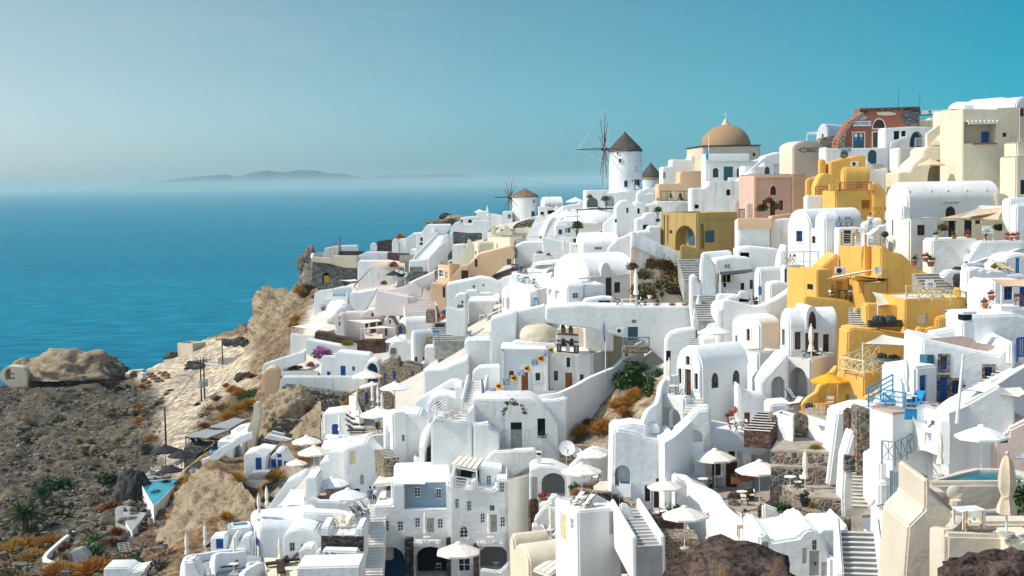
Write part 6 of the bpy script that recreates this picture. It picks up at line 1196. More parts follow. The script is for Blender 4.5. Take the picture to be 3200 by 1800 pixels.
wall('white curved low wall by the blue gate',[(1330,1190,84),(1440,1180,83),(1560,1215,82),(1640,1240,81),(1645,1330,80)],2.5,.5,'white',4,TWN)
floor([(790,1150),(1180,1090),(1560,1110),(1600,1190),(1330,1200),(1050,1230)],None,86,PR,4,TE,'pink paved terrace with blue furniture')
put('closedwhite','closed white parasol on the pink paved terrace',at(1200,1130),0,.95,'closed parasols');put('loungerblue','bright blue sun lounger on the pink paved terrace',at(1100,1150),1.3,1.0,None);put('deckblue','bright blue deck chair beside the outhouse',at(1330,1165),-.6,.9,None);put(WT,'white wire table on the pink paved terrace',at(1240,1160),0,.9,None)
ra('bright blue metal railing of the pink terrace',[(1050,985,89),(775,1140,85.5),(1190,1205,84)],1.05,'skyblue','h','metal_railing',2.5,.07);fa('bright blue metal gate below the pink terrace',[(1185,1310),(1190,1185),(1325,1190),(1325,1310)],82.5,.12,'skyblue',name='metal_gate',cat='gate',bev=.01)
fa('white wall with a yellow wall lamp below the blue railing',[(850,1170),(870,1090),(1000,1000),(1075,960),(1110,970),(1130,1170)],89.5,1,'white',name=TWN,cat='wall',sm=2,sink=2)
fa('white wedge wall between the yellow house and the stone wall',[(310,1340),(420,1230),(660,1160),(800,1150),(1050,1200),(1100,1240),(900,1290),(620,1300)],97,3,'white',name=TWN,cat='wall',sm=1,sink=2)
fa('pebbled stone wall corner with a pinkish niche',[(650,1449),(655,1165),(760,1200),(915,1260),(920,1449)],92,2,PB,**SW);fa('stone return wall beside the pinkish niche',[(560,1400),(565,1222),(655,1222),(655,1420)],94,2,RS,**SW);
# ================================================================ church with the bell gable, vault house with red doors (J, K)
zone('J')
fa('tall white wall wedge above the church court',[(815,700),(845,0),(860,-15),(1130,-100),(1140,240),(1140,700)],163,4,sink=4,name='house');fa('white wall panel running back from the tall wedge',[(1136,330),(1136,-98),(1465,-170),(1475,130),(1475,330)],165,3,**TW)
H=fa('white block with mesh fenced roof left of the church',[(590,700),(545,255),(600,235),(850,232),(960,255),(960,700)],171,5,sink=4)
ra('thin mesh fence on the white block roof',[(540,245,171),(840,225,171)],.95,'steel','r','mesh_fence',1.5,.05);fa('white bench wall in the church court',[(600,720),(640,590),(720,530),(955,515),(955,720)],160,2,name='bench_wall',cat='wall',sink=2)
fa('white house under the sun roof left of the court',[(100,800),(90,600),(110,565),(300,560),(390,520),(590,440),(600,800)],166,5,sink=4)
floor([(600,890),(1380,900),(1620,800),(980,690),(690,700)],None,150,PG,5,TE,'grey paved church court')
H=fa('white church wing with a brown door and two windows',[(985,800),(960,330),(980,318),(1465,345),(1495,350),(1497,815)],155,6,sink=3);w(H,'R',1055,575,1108,665,'w',BR_,sur='white',bars=0);w(H,'R',1194,590,1271,792,'d','orangewood',sur='white');w(H,'R',1353,598,1406,686,'w',BR_,sur='white',bars=0);H.o.name='church';H.o['category']='church'
for pts in([(962,345),(955,318),(1500,328),(1500,350)],[(962,790),(962,335),(998,335),(998,790)],[(1467,800),(1467,350),(1497,350),(1497,800)]):q=[fR(H,*px(*p))for p in pts];pm_(q,'y',-.18,.05).b('cornice' if pts[0][1]<400 else 'corner_pilaster','white',H.o,30)
H2=fa('white church nave under the bell gable',[(1500,830),(1500,345),(1590,352),(1850,378),(1985,378),(1985,830)],156.2,9,sink=3,name='church',cat='church')
for q,k,c in(((1561,575,1606,686),'w',BR_),((1704,425,1746,535),'w',BR_),((1691,595,1770,800),'d','orangewood'),((1854,615,1899,725),'w',BR_)):w(H2,'R',*q,k,c,sur='white',**({}if k=='d' else{'bars':0}))
fa('flat grey roof slab of the church wing',[(1000,345),(1130,250),(1590,270),(1600,345)],159,3,OW,name='roof_terrace',cat='roof');
rock('big whitewashed boulder on the church roof',Wp(1400,190,161.5),(2.3,1.6,1.5),LW,4,.1,fine=.02)
fa('cream rubble wall behind the bell gable',[(1580,330),(1600,110),(1820,85),(2000,130),(2345,195),(2340,330)],162,2,LW,name='rubble_wall',cat='wall',sink=3)
wall('white parapet rising along the church side',[(1980,375,156.5),(2080,352,160),(2180,305,163),(2260,270,166),(2345,200,170)],7.,.5,'white',4,PT)
wall('long sweeping white wall below the church',[(1385,850,147),(1500,835,147),(1620,815,147.5),(1800,735,149.5),(1950,650,151),(2100,585,152.5),(2250,520,154),(2360,420,156),(2440,400,157),(2560,340,158)],6.5,.6,'white',5,TWN)
fa('white wall with an orange gate by the sweeping wall',[(2330,500),(2335,300),(2420,335),(2460,385),(2460,500)],158,.6,name='gate_wall',cat='wall',sink=2);w(HH[-1],'R',2365,312,2400,440,'d','orangewood',arch=.3)
fa('round white drum wall at the corner of the court',[(1385,1160),(1390,915),(1560,905),(1700,880),(1712,900),(1690,1160)],146,3,**TW);wall('low white rim wall of the church court',[(650,905,147),(800,880,147),(1280,868,147),(1390,905,146.5)],1.5,.7,'white',3,'rim_wall')
def bellgable():
 o=em('bell_gable',Wp(1600,352,154.6));tag(o,'white bell gable with brown columns and trim on the church','bell gable');k=154.6*ZS/F
 def P(a,b):return((a-1600)*k,(352-b)*k)
 def seg(pts,m_,nm,d0,d1,bev=0):pm_([P(*p)for p in pts],'y',d0,d1).b(nm,m_,o,30,bev)
 seg([(1592,365),(1592,262),(1640,264),(1640,368)],'white','pier',0,1.3);seg([(1790,372),(1790,282),(1845,286),(1845,378)],'white','pier',0,1.3);seg([(1700,355),(1700,280),(1745,283),(1745,360)],'white','column',.3,.9)
 seg([(1592,264),(1592,150),(1842,172),(1842,286),(1790,284),(1780,215),(1760,198),(1740,215),(1725,268),(1700,266),(1685,208),(1660,190),(1643,208),(1640,264)],'white','upper_wall',0,1.3)
 seg([(1650,150),(1650,60),(1690,62),(1690,155)],'white','pier',0,1.3);seg([(1738,160),(1738,75),(1775,75),(1775,165)],'white','pier',0,1.3);seg([(1650,78),(1650,45),(1690,42),(1700,20),(1720,10),(1738,22),(1745,50),(1775,58),(1775,85),(1738,84),(1735,52),(1715,36),(1695,50),(1690,80)],'white','crown',0,1.2)
 for(a,b,c,d)in((1590,150,1842,172),(1590,228,1642,233),(1785,246,1845,251),(1598,350,1840,378),(1650,52,1692,55),(1736,64,1776,67)):p,q=P(a,b),P(c,d);MB().bar((p[0],-.12,p[1]),(q[0],-.12,q[1]),.2,.14).b('trim',BR_,o,0)
 for a,b,c in((1602,275,350),(1638,280,352),(1798,298,365),(1836,300,370),(1658,85,140),(1686,87,142),(1742,97,148),(1770,99,150)):p,q=P(a,b),P(a,c);m=MB();m.cyl((p[0],-.12,q[1]),(p[0],-.12,p[1]),.1,.09,8);m.box((p[0],-.12,p[1]),(.28,.25,.14));m.b('trim_column',BR_,o,0)
 p=P(1735,245);pm_([P(1690,228),P(1720,235),P(1735,238),P(1785,228),P(1770,255),P(1735,272),P(1705,258)],'y',-.12,.02).b('bell_yoke',BR_,o,0)
 for a in(1678,1768):c=P(a,215);la([(.02,0),(.18,-.05),(.24,-.5),(.4,-.8),(.02,-.75)],12,(c[0],.5,c[1])).b('bell','bell',o)
bellgable()
def flagm(stripes,seed):
 o=em('bunting_flag');tag(o,None,'flag');W_,Hh=.95,.8;N=6;vs=[];fs=[]
 for i in range(N+1):
  for j in range(2):vs.append((i/N*W_,.12*sin(i*1.3+seed),-j*Hh))
 MB().add(vs,[(2*i,2*i+2,2*i+3,2*i+1)for i in range(N)]).b('cloth','clothwhite' if stripes else 'canvasyellow',o,60);m=MB()
 if stripes:
  for r in range(5):
   z0,z1=-r*Hh/4.6,-r*Hh/4.6-Hh/9
   for i in range(N):x0,x1=i/N*W_,(i+1)/N*W_;y0,y1=.12*sin(i*1.3+seed)-.015,.12*sin((i+1)*1.3+seed)-.015;m.add([(x0,y0,z0),(x1,y1,z0),(x1,y1,z1),(x0,y0,z1)],[(0,1,2,3)])
  m.box((.2,-.02,-.2),(.4,.02,.4));m.b('blue_stripe',BB,o,0);c=MB();c.box((.2,-.04,-.2),(.07,.02,.4));c.box((.2,-.04,-.2),(.4,.02,.07));c.b('cross','clothwhite',o,0)
 else:m.box((.45,-.1,-.4),(.1,.02,.45));m.add([(.45,-.12,-.3),(.15,-.12,-.15),(.2,-.12,-.5),(.45,-.12,-.55),(.75,-.12,-.15),(.7,-.12,-.5)],[(0,1,2,3),(0,3,5,4)]);m.add([(.45,-.12,-.2),(.33,-.12,-.1),(.57,-.12,-.1)],[(0,1,2)]);m.b('eagle_emblem',IR,o,0)
 return o
BUILD['flagblue']=lambda:flagm(1,0);BUILD['flagyellow']=lambda:flagm(0,1)
LN=[(1530,310),(1490,345),(1415,405),(1350,450),(1263,515),(1195,565),(1110,625),(1025,668),(945,715),(870,765),(785,820),(690,860)]
bl=em('bunting_line',Wp(1560,295,153));tag(bl,'cord carrying the bunting across the church court','cord');m=MB();Q_=[Wp(1560,295,153.5)]+[Wp(a,b,153.5-i*.55)for i,(a,b)in enumerate(LN)];[m.bar(Q_[i]-Q_[0],Q_[i+1]-Q_[0],.03)for i in range(12)];m.b('line','steel',bl,0);bl.location=Q_[0]
for i in range(12):put('flagyellow' if i in(0,2,4,6,8,10)else 'flagblue',('yellow flag with a black eagle' if i%2==0 else 'blue and white striped cross flag')+' on the cord over the church court',Q_[i+1]-V((.4,0,0)),R(-25+10*(i%4)),.78,'bunting flags over the court')
for nm,a,b,t,Y,lab in((FP,740,870,640,147,'white flagpole with a furled striped flag at the court corner'),(FP,2148,610,-20,152.5,'tall white flagpole with a striped flag before the church side')):
 o=em(nm,Wp(a,b,Y));tag(o,lab,FP);hh=phei(o.location,*px(a-5,t));cy((0,0,0),(0,0,hh),.06,.04).b('pole',WW,o);f=MB();z=hh*(.97 if a<800 else .97);L_=2.3
 for i in range(8):q0,q1=i/8,(i+1)/8;s=.1+.22*sin(pi*q0)**.6;s1=.1+.22*sin(pi*q1)**.6;f.add([(-.04,0,z-L_*q0),(s*(1 if a<800 else-1),.1,z-L_*q0-.2),(s1*(1 if a<800 else-1),-.1,z-L_*q1-.2),(-.04,0,z-L_*q1)],[(0,1,2,3)])
 f.b('flag',BB,o,0);MB().bar((.12*(1 if a<800 else-1),-.12,z-.4),(.2*(1 if a<800 else-1),-.12,z-L_),.1,.03).b('white_stripe','clothwhite',o,0)
# arch fronted old building
H=fa('old white vaulted building with a grey door and peeling plaster',[(680,1500),(655,1390),(640,900),(660,893),(1290,895),(1400,945),(1500,1030),(1570,1110),(1615,1190),(1625,1500)],143,6,OW,sink=3)
w(H,'R',1074,1158,1200,1460,'d',GW,d=.5);w(H,'R',1376,1115,1464,1312,'o',d=.8);w(H,'R',975,1252,1052,1365,'s',OW,d=.08);w(H,'R',1230,1250,1306,1368,'s',OW,d=.08)
def peel(H):
 zone('J');rnd=random.Random(4);m=MB()
 for i in range(34):t=rnd.uniform(.15,2.9);rr=rnd.uniform(150,215);a,b=1110-rr*.72*cos(t),1085-rr*sin(t)*.9+rnd.uniform(-10,14);s,z=fR(H,*px(a,b));k=rnd.uniform(.07,.22);m.prism([(s+k*rnd.uniform(.6,1.2)*cos(q),z+k*rnd.uniform(.5,1)*sin(q))for q in[i_*1.05 for i_ in range(6)]],'y',-.012,.01)
 m.b('bare_plaster_patch',TS,H.o,0)
 s,z1=fR(H,*px(1137,1160));_,z0=fR(H,*px(1137,1245));bx((s,.38,(z0+z1)/2),(3.2,.06,z1-z0)).b('fanlight_gap',DK,H.o,0)
peel(H);put(BG_,'green plant growing in the dark doorway',Wp(1435,1270,143.3),0,.75,GB)
H=fa('white vaulted suite with an arched dark blue door',[(125,1140),(130,960),(180,885),(260,850),(360,848),(435,870),(436,755),(525,752),(540,960),(540,1140)],152,5,sink=4);w(H,'R',205,922,310,1080,'d','darkblue',arch=.5);fa('white stair flank wall left of the court',[(0,920),(200,800),(390,690),(500,690),(520,760),(430,760),(220,850),(30,960)],156,2,**SP);stairs('white steps rising to the church court',(640,960,146),(700,690,153),1.8,9,WM,'white')
fa('round white bastion with a timber railed terrace',[(165,1500),(165,1155),(195,1130),(580,1150),(630,1180),(640,1500)],141,6,sink=3,bev=.8);fa('white buttress block with a round head below the old door',[(640,1500),(650,1170),(700,1180),(830,1165),(835,1230),(945,1290),(940,1500)],140.5,2,sink=3,name='buttress',cat='wall')
ra('white timber railing round the bastion terrace',[(350,1000,146.5),(235,1070,143),(180,1130,141),(325,1145,140.8),(580,1135,141)],1.0,WW,'h','timber_railing',1.9,.14);fa('white wall post block at the railing end',[(580,1200),(580,1060),(640,980),(670,985),(670,1200)],141.5,2,name='pier',cat='wall',sink=2);put(WO,'small wooden table on the bastion terrace',Wp(370,1110,143.5),.3,1.05,None);put('pinechair','wooden chair on the bastion terrace',Wp(455,1080,144),1.2,1.0,None)
put(BU,'orange shrub below the bastion terrace',Wp(130,1400,144),0,.7,GB);put(BL,'grey-green shrub below the bastion stair',Wp(40,1400,145),0,.8,GB);wall('white curved wall left of the bastion',[(60,1440,143),(90,1280,145),(160,1170,147)],3,.5,'white',4,TWN)
# dry bank
for i,(a,b,s,k)in enumerate(((1750,1330,1.7,BD),(1860,1310,1.6,BO),(1800,1200,1.6,BD),(1950,1190,1.2,BU),(2300,1000,1.5,BD),(2400,960,1.6,BO),(2480,880,1.4,BD),(2110,1270,1.7,BD),(2180,1220,1.2,BO),(1510,1350,1.2,BD),(2400,1100,1.3,BL),(2350,1060,1.0,BD))):put(k,'orange dry grass tussock on the bank below the sweeping wall',Wp(a,b,149-(b-900)*.022),i,s,'dry tussocks on the bank')
for i,(a,b,s)in enumerate(((2420,700,1.7),(2500,600,1.5),(2360,740,1.2),(2520,720,1.4))):put('ricinus','big dark green broadleaf bush on the bank by the white wall',Wp(a,b,152-i*.5),i,s,'broadleaf bushes on the bank')
zone('K')
for i,(a,b,s,k)in enumerate(((450,1000,1.0,'ricinus'),(500,900,.9,BG_),(590,820,.9,BG_),(220,1290,.9,BG_),(420,1040,1.0,BG_),(560,1040,.8,BL))):put(k,'bright green weed bush on the bank by the vault house',Wp(a,b,139-(b-800)*.015),i,s,'green weeds on the bank')
fa('white lit wall end behind the bank',[(640,700),(660,400),(720,330),(800,300),(1000,270),(1000,520),(800,620),(760,700)],142,2,'white',**TW);w(HH[-1],'R',660,530,715,650,'o',d=.6)
stairs('steps between the bank wall and the small terrace',(1010,480,138),(1060,340,144),1.8,7,'step');H=fa('small white terrace with a stair and tables',[(1080,500),(1085,390),(1420,400),(1425,500)],136,4,WM,name=TB,cat='building',sink=3);fa('white rounded wing wall of the small terrace',[(1115,400),(1120,270),(1160,230),(1220,215),(1230,260),(1190,300),(1160,395)],139,.8,**SQ,sm=2);put(UW,'cream parasol half hidden behind the vault roof',Wp(1205,590,131),.2,1.0,OP);[put('pinechair','pale wooden chair on the small terrace',Wp(a,390,138),a,.95,'chairs on the small terrace')for a in(1310,1350)]
H=h('white house with red windows behind the vault house',1395,1722,1955,258,540,131,yaw=36,**VL,rh=.9);w(H,'L',1572,280,1608,415,'w',BR_,sur='white');w(H,'L',1440,355,1465,430,'w',GW)
fa('white arch block above the red windowed house',[(1225,270),(1225,30),(1395,-90),(1660,-60),(1670,160),(1500,270)],139,4,sink=3);w(HH[-1],'R',1320,105,1395,270,'n',arch=.5,d=1.5)
H=h('white house with red double doors and a dormer window',1945,2052,2594,268,610,118,yaw=8,**VL,rh=1.5,rmat=WM)
for q,k in(((2112,315,2181,515),'w'),((2231,325,2384,585),'d'),((2432,340,2503,547),'w')):w(H,'R',*q,k,BR_,sur='white')
w(H,'L',1974,285,2006,470,'w',BR_,sur='white')
def dorm2(H):
 zone('K');s0,z=fR(H,*px(2238,290));s1,_=fR(H,*px(2370,290));pm_([(s0,z)]+arcpts(s1-s0,1.1,12,s0,z+.9)+[(s1,z)],'y',-.12,3.).b('dormer','white',H.o,40);a0,zz=fR(H,*px(2264,283));a1,_=fR(H,*px(2348,283));o=pm_([(a0,zz)]+arcpts(a1-a0,1.0,10,a0,zz+.5)+[(a1,zz)],'y',-.16,-.1).b('dormer_window',BR_,H.o,0);pm_([(a0+.12,zz+.12)]+arcpts(a1-a0-.24,.85,10,a0+.12,zz+.5)+[(a1-.12,zz+.12)],'y',-.18,-.15).b('pane','glass',o,0)
dorm2(H)
H=h('white terrace block with a deep arch below the red double doors',2030,2300,2584,610,1060,114.5,yaw=50,par=.6);w(H,'L',2042,715,2256,1052,'o',arch=.5,d=1.6,fill='white')
def inner(H):
 zone('K');s0,z1=fpos(H,'L',*px(2172,810));s1,z0=fpos(H,'L',*px(2252,1052));bx((1.5,(s0+s1)/2,(z0+z1)/2),(.12,abs(s1-s0),z1-z0)).b('door',BR_,H.o,0)
inner(H);setz(2300,640,116);put(CL,'closed cream parasol before the red double doors',Wp(2300,600,117),0,1.05,'closed parasols');put(TA,'round white table before the red double doors',Wp(2305,630,116),0,1.0,RTB);[put(DC,'folding armchair by the red double doors',Wp(a,620,116.3),1.5*q,1.0,'chairs by the red double doors')for a,q in((2225,1),(2385,-1))]
H=fa('white stair house with a slanting top and deep niche',[(1725,1180),(1725,905),(1760,850),(2005,578),(2040,570),(2042,1140),(1835,1180)],113.5,4,sink=3);w(H,'R',1850,818,2006,1122,'n',arch=.35,d=1.4)
H=h('white block with a cream door below the red windowed house',1528,1702,1962,540,920,121.5,yaw=30,par=.5);w(H,'R',1738,665,1802,838,'d',CW)
H=fa('white rounded porch wall with a red half door',[(1480,1420),(1478,905),(1530,960),(1655,1030),(1760,1035),(1835,1085),(1832,1420)],112,2.5,sink=3);w(H,'R',1543,1228,1608,1370,'d',BR_);
H=h('white vault house with red framed doors and arched windows',768,1062,1595,745,1420,114,yaw=33,**VL,rh=1.75,rmat='white')
w(H,'L',884,590,930,690,'w',BR_,sur='white');w(H,'L',800,730,836,902,'w',BR_,sur='white');w(H,'L',876,738,944,1040,'d',BR_,sur='white');w(H,'L',982,785,1022,966,'w',BR_,sur='white')
w(H,'R',1172,778,1252,952,'w',DW,arch=.5);w(H,'R',1411,748,1491,916,'w',DW,arch=.5);w(H,'R',1432,985,1480,1132,'s',GB_)
H=h('white balcony block with an arched niche below the vault house',552,868,955,1052,1430,109.5,yaw=40,par=.8);w(H,'L',604,1168,822,1430,'o',arch=.45,d=1.3,fill='white')
wall('white curved parapet left of the vault house',[(380,1340,106),(450,1190,107.5),(550,1110,109),(600,900,112),(680,820,114),(780,800,115)],5,.45,'white',5,TWN);put(CL,'closed cream parasol on the vault house balcony',Wp(695,960,112),0,.85,'closed parasols');put(TA,'round white table on the vault house balcony',Wp(745,990,111),0,.95,RTB);[put(DC,'folding armchair on the vault house balcony',Wp(a,b,110.8),q,.9,'chairs on the vault house balcony')for a,b,q in((735,945,0),(830,1000,-1.2))]
fa('white slanting stair wall below the vault house door',[(700,1560),(740,1430),(1040,1165),(1080,1145),(1165,1160),(1168,1560)],106,1.0,sink=3,**SQ);w(HH[-1],'R',1050,1340,1110,1470,'o',arch=.3,d=.6);stairs('white steps up to the vault house balcony',(960,1260,108),(985,1070,111),1.4,6,WM);put('potred','dark pot of plants on the bracket under the arched windows',Wp(1385,1360,111),0,1.1,PP);put('jar','dark red wall lantern jar under the blue shutter',Wp(1432,1235,112.6),0,.6,None)
stairs('brown stone steps beside the pebbled wall',(1690,1449,102.5),(1850,1220,106),2.0,8,RS,below=1.3)
fa('long pebbled stone wall below the yellow terraces',[(1860,1460),(1862,1265),(2110,1255),(2120,1215),(2200,1250),(2400,1305),(2540,1340),(2720,1400),(2900,1480),(2900,1590),(2600,1540),(2300,1480)],103.5,2,PB,**SW);pool('small plunge pool above the pebbled wall',[(1870,1230),(2090,1280),(2110,1240),(1960,1200)],None,104,PW,'white');fa('white pool terrace behind the pebbled wall',[(1835,1280),(1840,1140),(2050,1120),(2110,1150),(2110,1280)],108,3,name=TB,cat='building',sink=3);put('deckgrey','grey framed deck chair in front of the deep arch',Wp(2080,1090,111),.3,.85,None);put('loungerwhite','white lounger before the deep arch',Wp(2110,1160,108.5),-.9,.85,None)
put(TA,'round white table in the courtyard under the vault house',Wp(1460,1420,107),0,.95,RTB);[put(DC,'folding armchair in the courtyard under the vault house',Wp(a,b,107.3),q,.95,'chairs in the vault house court')for a,b,q in((1410,1400,.4),(1540,1430,-1.3),(1420,1449,2.5))]
# ================================================================ nearest rows: suites, stone terraces, pool villa, hotel (Q, R, S, P)
zone('Q')
H=fa('big white suite block with a rounded corner and pool alcove',[(560,1120),(605,190),(640,150),(880,190),(960,250),(1150,290),(1300,210),(1310,690),(1330,1120)],104,5,sm=1,sink=3,bev=.3);w(H,'R',620,555,795,795,'o',arch=.4,d=1.5,fill='white')
for q,k in(((1088,705,1148,778),'w'),((960,785,1020,968),'w'),((1062,812,1182,1110),'d'),((1225,850,1288,1028),'w')):w(H,'R',*q,k,BR_,sur='white')
pool('oval plunge pool in the arched alcove',[(670,770),(800,775),(800,720),(680,715)],None,103.2,'pooldeep','white',.1)
pool('square plunge pool on the suite roof terrace',[(720,130),(960,140),(1000,110),(860,90),(760,95)],None,105.5,PW,'white');fa('white rim block of the roof plunge pool',[(645,260),(650,120),(830,90),(1000,125),(1010,170),(870,260)],105,3,name='pool_surround',cat='wall',sink=2);fa('white bar cabinet beside the roof plunge pool',[(940,220),(940,80),(1130,100),(1130,220)],106.5,1.5,WM,name='cabinet',cat='cabinet')
wall('white sweeping parapet up to the vault house stairs',[(1150,290,103.5),(1260,220,104),(1420,70,105.5),(1560,-70,107)],5,.8,'white',4,SPN);fa('white bridge wall with an arched opening',[(1300,700),(1300,220),(1560,-60),(1700,-80),(1715,160),(1640,290),(1700,700)],105.5,2,sink=2);w(HH[-1],'R',1430,160,1610,290,'o',arch=.5,d=1.2,fill='white');w(HH[-1],'R',1405,515,1520,640,'n',arch=.4,d=.4)
H=fa('white suite with red doors under a curved roof terrace',[(1640,900),(1650,210),(1700,150),(1780,140),(2180,205),(2182,900)],108,4,sink=3)
for q,k in(((1910,400,1980,478),'w'),((1718,485,1822,678),'w'),((1876,515,2008,810),'d')):w(H,'R',*q,k,BR_,sur='white')
H=fa('white suite with an arched fanlight and sloping flank',[(2180,900),(2182,215),(2330,200),(2345,240),(2620,400),(2640,560),(2600,900)],109,4,sink=3);w(H,'R',2306,570,2366,680,'w',BR_);w(H,'R',2430,530,2486,586,'w',BR_,arch=.6,sur='white');w(H,'R',2408,610,2515,760,'d',BR_,sur='white')
wall('white rounded roof parapet of the suites',[(1640,230,106.5),(1690,155,107),(1780,140,107.3),(2180,205,107.5),(2250,215,108),(2330,200,108.5),(2560,310,110),(2650,420,110)],1.5,.5,'white',4,PT)
pool('round plunge pool beside the red doors',[(1450,690),(1560,705),(1690,670),(1560,640)],None,105,PW,'white',.25)
wall('white curved wall sweeping down in front of the red doors',[(1300,655,103),(1400,670,102),(1490,750,101),(1620,800,100),(1760,880,98.5),(1850,1010,97),(2040,1170,95),(2120,1230,94)],8,.6,'white',5,TWN)
H=fa('white lower suite behind the red bougainvillea',[(1300,1500),(1305,700),(1480,765),(1700,860),(1850,1020),(2060,1200),(2070,1500)],101,3,sink=3);w(H,'R',1665,1168,1700,1245,'w',BR_);w(H,'R',1606,1230,1640,1450,'d',BR_);w(H,'R',1655,1285,1710,1440,'w',BR_);w(H,'R',1872,1270,1925,1430,'w',BR_);w(H,'R',1462,1058,1525,1165,'n',arch=.5,d=.35);put('jar','golden jar in the small arched niche',Wp(1502,1158,100.9),0,.75,None)
floor([(1640,900),(2060,1080),(2500,1000),(2420,860),(1900,800),(1560,780)],None,103,PV,3,TE,'paved terrace before the red doored suites')
for a,b,s,l in((1755,830,1.06,'cream parasol before the red double door'),(2258,1000,1.1,'cream parasol beside the flower troughs'),(1190,1090,.82,'cream parasol on the brick edged terrace')):put(UM,l,at(a,b)if a>1300 else Wp(a,b,100),.2,s,OP)
put(UM,'cream parasol on the walled sun terrace',Wp(366,700,110),0,.82,OP);put(UM,'cream parasol above the curved brick wall',Wp(250,960,105),.3,1.0,OP);put(UM,'low cream parasol by the cushioned bench',Wp(1410,1500,92),0,.98,OP)
for a,b,g in((1620,770,1),(2060,920,1),(1130,1140,0),(235,980,0)):put(TA,'round white table '+{1620:'beside the round plunge pool',2060:'beside the flower troughs',1130:'on the brick edged terrace',235:'above the curved brick wall'}[a],at(a,b+40)if g else Wp(a,b+40,100 if a>500 else 104),0,.95,RTB)
for a,b,q in((1680,800,-1),(1730,790,-2),(2090,990,2.5),(2170,940,-1.5)):put(DC,'folding armchair on the red door terrace',at(a,b+20),q,.95,'chairs on the red door terrace')
for a,b in((1090,1140),(1180,1170),(1240,1130)):put(DC,'folding armchair on the brick edged terrace',Wp(a,b+20,99.8),a,.9,'chairs on the brick edged terrace')
for i,a in enumerate((1995,2085,2165)):o=em('flower_trough',at(a,870-(a-1995)*.25)+V((0,0,.7)));tag(o,'terracotta trough of green herbs on the stone wall','planter','terracotta troughs');bx((0,0,.25),(.75,.4,.5)).b('trough','terracotta',o,0);leaves(160,.5,.08,False,.6,i,.55,.2).b('foliage','leafolive',o,0)
fa('low stone wall carrying the flower troughs',[(1905,960),(1905,890),(2200,810),(2200,900),(1940,1010)],101.5,.7,RS,**SX,sink=2);fa('stone bench beside the flower trough table',[(1920,1030),(1930,940),(2060,1005),(2060,1090)],99.5,1,PB,name='stone_bench',cat='bench',sink=1)
wall('curved brick wall with a pale coping',[(180,830,107.5),(400,870,106),(560,880,105),(700,920,103.5),(820,1000,102),(920,1090,100.5),(1000,1085,100)],3,.6,RS,5,'brick_wall',cap=TS);fa('red brick pier wall beside the potted shrub',[(180,960),(185,800),(380,790),(390,960)],107.5,.6,RS,name='brick_wall',cat='wall',sink=2)
H=h('red brick edged terrace in front of the suite doors',990,1095,1410,1165,1480,98,yaw=28,mat=RS,par=.15,rmat=TS);fa('cream cushioned bench below the brick terrace',[(1100,1480),(1105,1360),(1280,1390),(1600,1400),(1600,1480)],95.5,3,TS,name=TB,cat='building',sink=2)
H=fa('white walled sun terrace with a pointed rim',[(85,900),(90,600),(290,400),(400,350),(570,420),(540,520),(600,600),(600,760),(520,740),(380,740),(130,800)],111,1,sink=2);
for a,b,l in((290,690,'left of the parasol pole'),(415,720,'right of the parasol pole')):put('deck','white sling deck chair on the walled sun terrace, '+l,Wp(a,b,109.5),-.8 if a<300 else-.4,0.85,'white sling deck chairs')
for a,b,l in((195,1000,'nearer the potted shrub'),(310,1030,'nearer the terrace edge')):put('deck','white sling deck chair above the curved brick wall, '+l,Wp(a,b,104),-.8,.85,'white sling deck chairs')
put('potgreen','clipped green shrub in a terracotta pot by the brick pier',Wp(162,920,106),0,1.25,PP);put('potdark','dark potted plant behind the sun terrace deck chairs',Wp(385,640,112),0,1.4,PP);put('potgreen','small potted palm beside the brick edged terrace',Wp(1325,1090,99.5),0,.8,PP)
H=h('white terrace house with a grey panel door below the deck chairs',-60,205,700,1080,1400,99,yaw=18,par=.25);w(H,'R',558,1080,662,1335,'s',GW);w(H,'L',8,1110,75,1400,'s',CW);w(H,'L',120,1165,155,1290,'w',WW);put('potgreen','small plant pot by the grey panel door',Wp(355,1385,98.5),0,.7,PP)
stairs('white steps down past the brick terrace',(1010,1480,92),(740,1040,101),1.6,12,PG,'white');fa('white wall behind the white steps',[(660,1340),(680,985),(790,1020),(900,1260),(900,1400)],98.3,.6,sink=3,**SQ)
for i,(a,b,s)in enumerate(((1780,1090,.75),(1840,1150,.7),(1790,1260,.6),(1930,1130,.8),(1990,1180,.8),(1960,1250,.6))):put(RB,'magenta bougainvillea spray on the lower suite wall',Wp(a,b+40,99),i,s,'bougainvillea on the lower suite wall')
zone('R')
sa('beige awning over the seated woman',[(1170,815,90),(1400,775,93),(1690,880,92),(1330,1000,88)],'canvassand','shade_sail',.12,(0,3),'steel',2.3)
person('seated woman with long dark hair under the beige awning',Wp(1190,1000,90),2.0,1.0,sit(),('clothdark','clothjean'));o=put(WO,'pale table in front of the seated woman',Wp(1170,1020,89),0,1.0,None)
fa('white parapet beside the beige awning',[(1390,900),(1395,640),(1700,750),(1700,900)],94,.7,name=PT,cat='wall',sink=2);fa('red brick post by the flower terrace',[(1340,780),(1345,640),(1405,655),(1400,780)],95,.6,RS,name='brick_pier',cat='wall',sink=1)
floor([(1480,20),(1700,-160),(2400,-60),(2420,60)],-19.2,None,PV,1.1,TE,'top step of the cobbled terrace',PB);floor([(1480,210),(1490,0),(2420,0),(2420,210)],-20.2,None,PV,1.4,TE,'middle step of the cobbled terrace',PB);floor([(1180,800),(1700,1000),(2500,760),(2300,560),(1850,540),(1520,380)],None,96,PV,4,TE,'lower cobbled terrace between stone walls');floor([(1860,545),(1640,435),(1515,370),(1480,200),(2400,200),(2400,580)],-21.5,None,PV,1.6,TE,'cobbled terrace with white tables',PB)
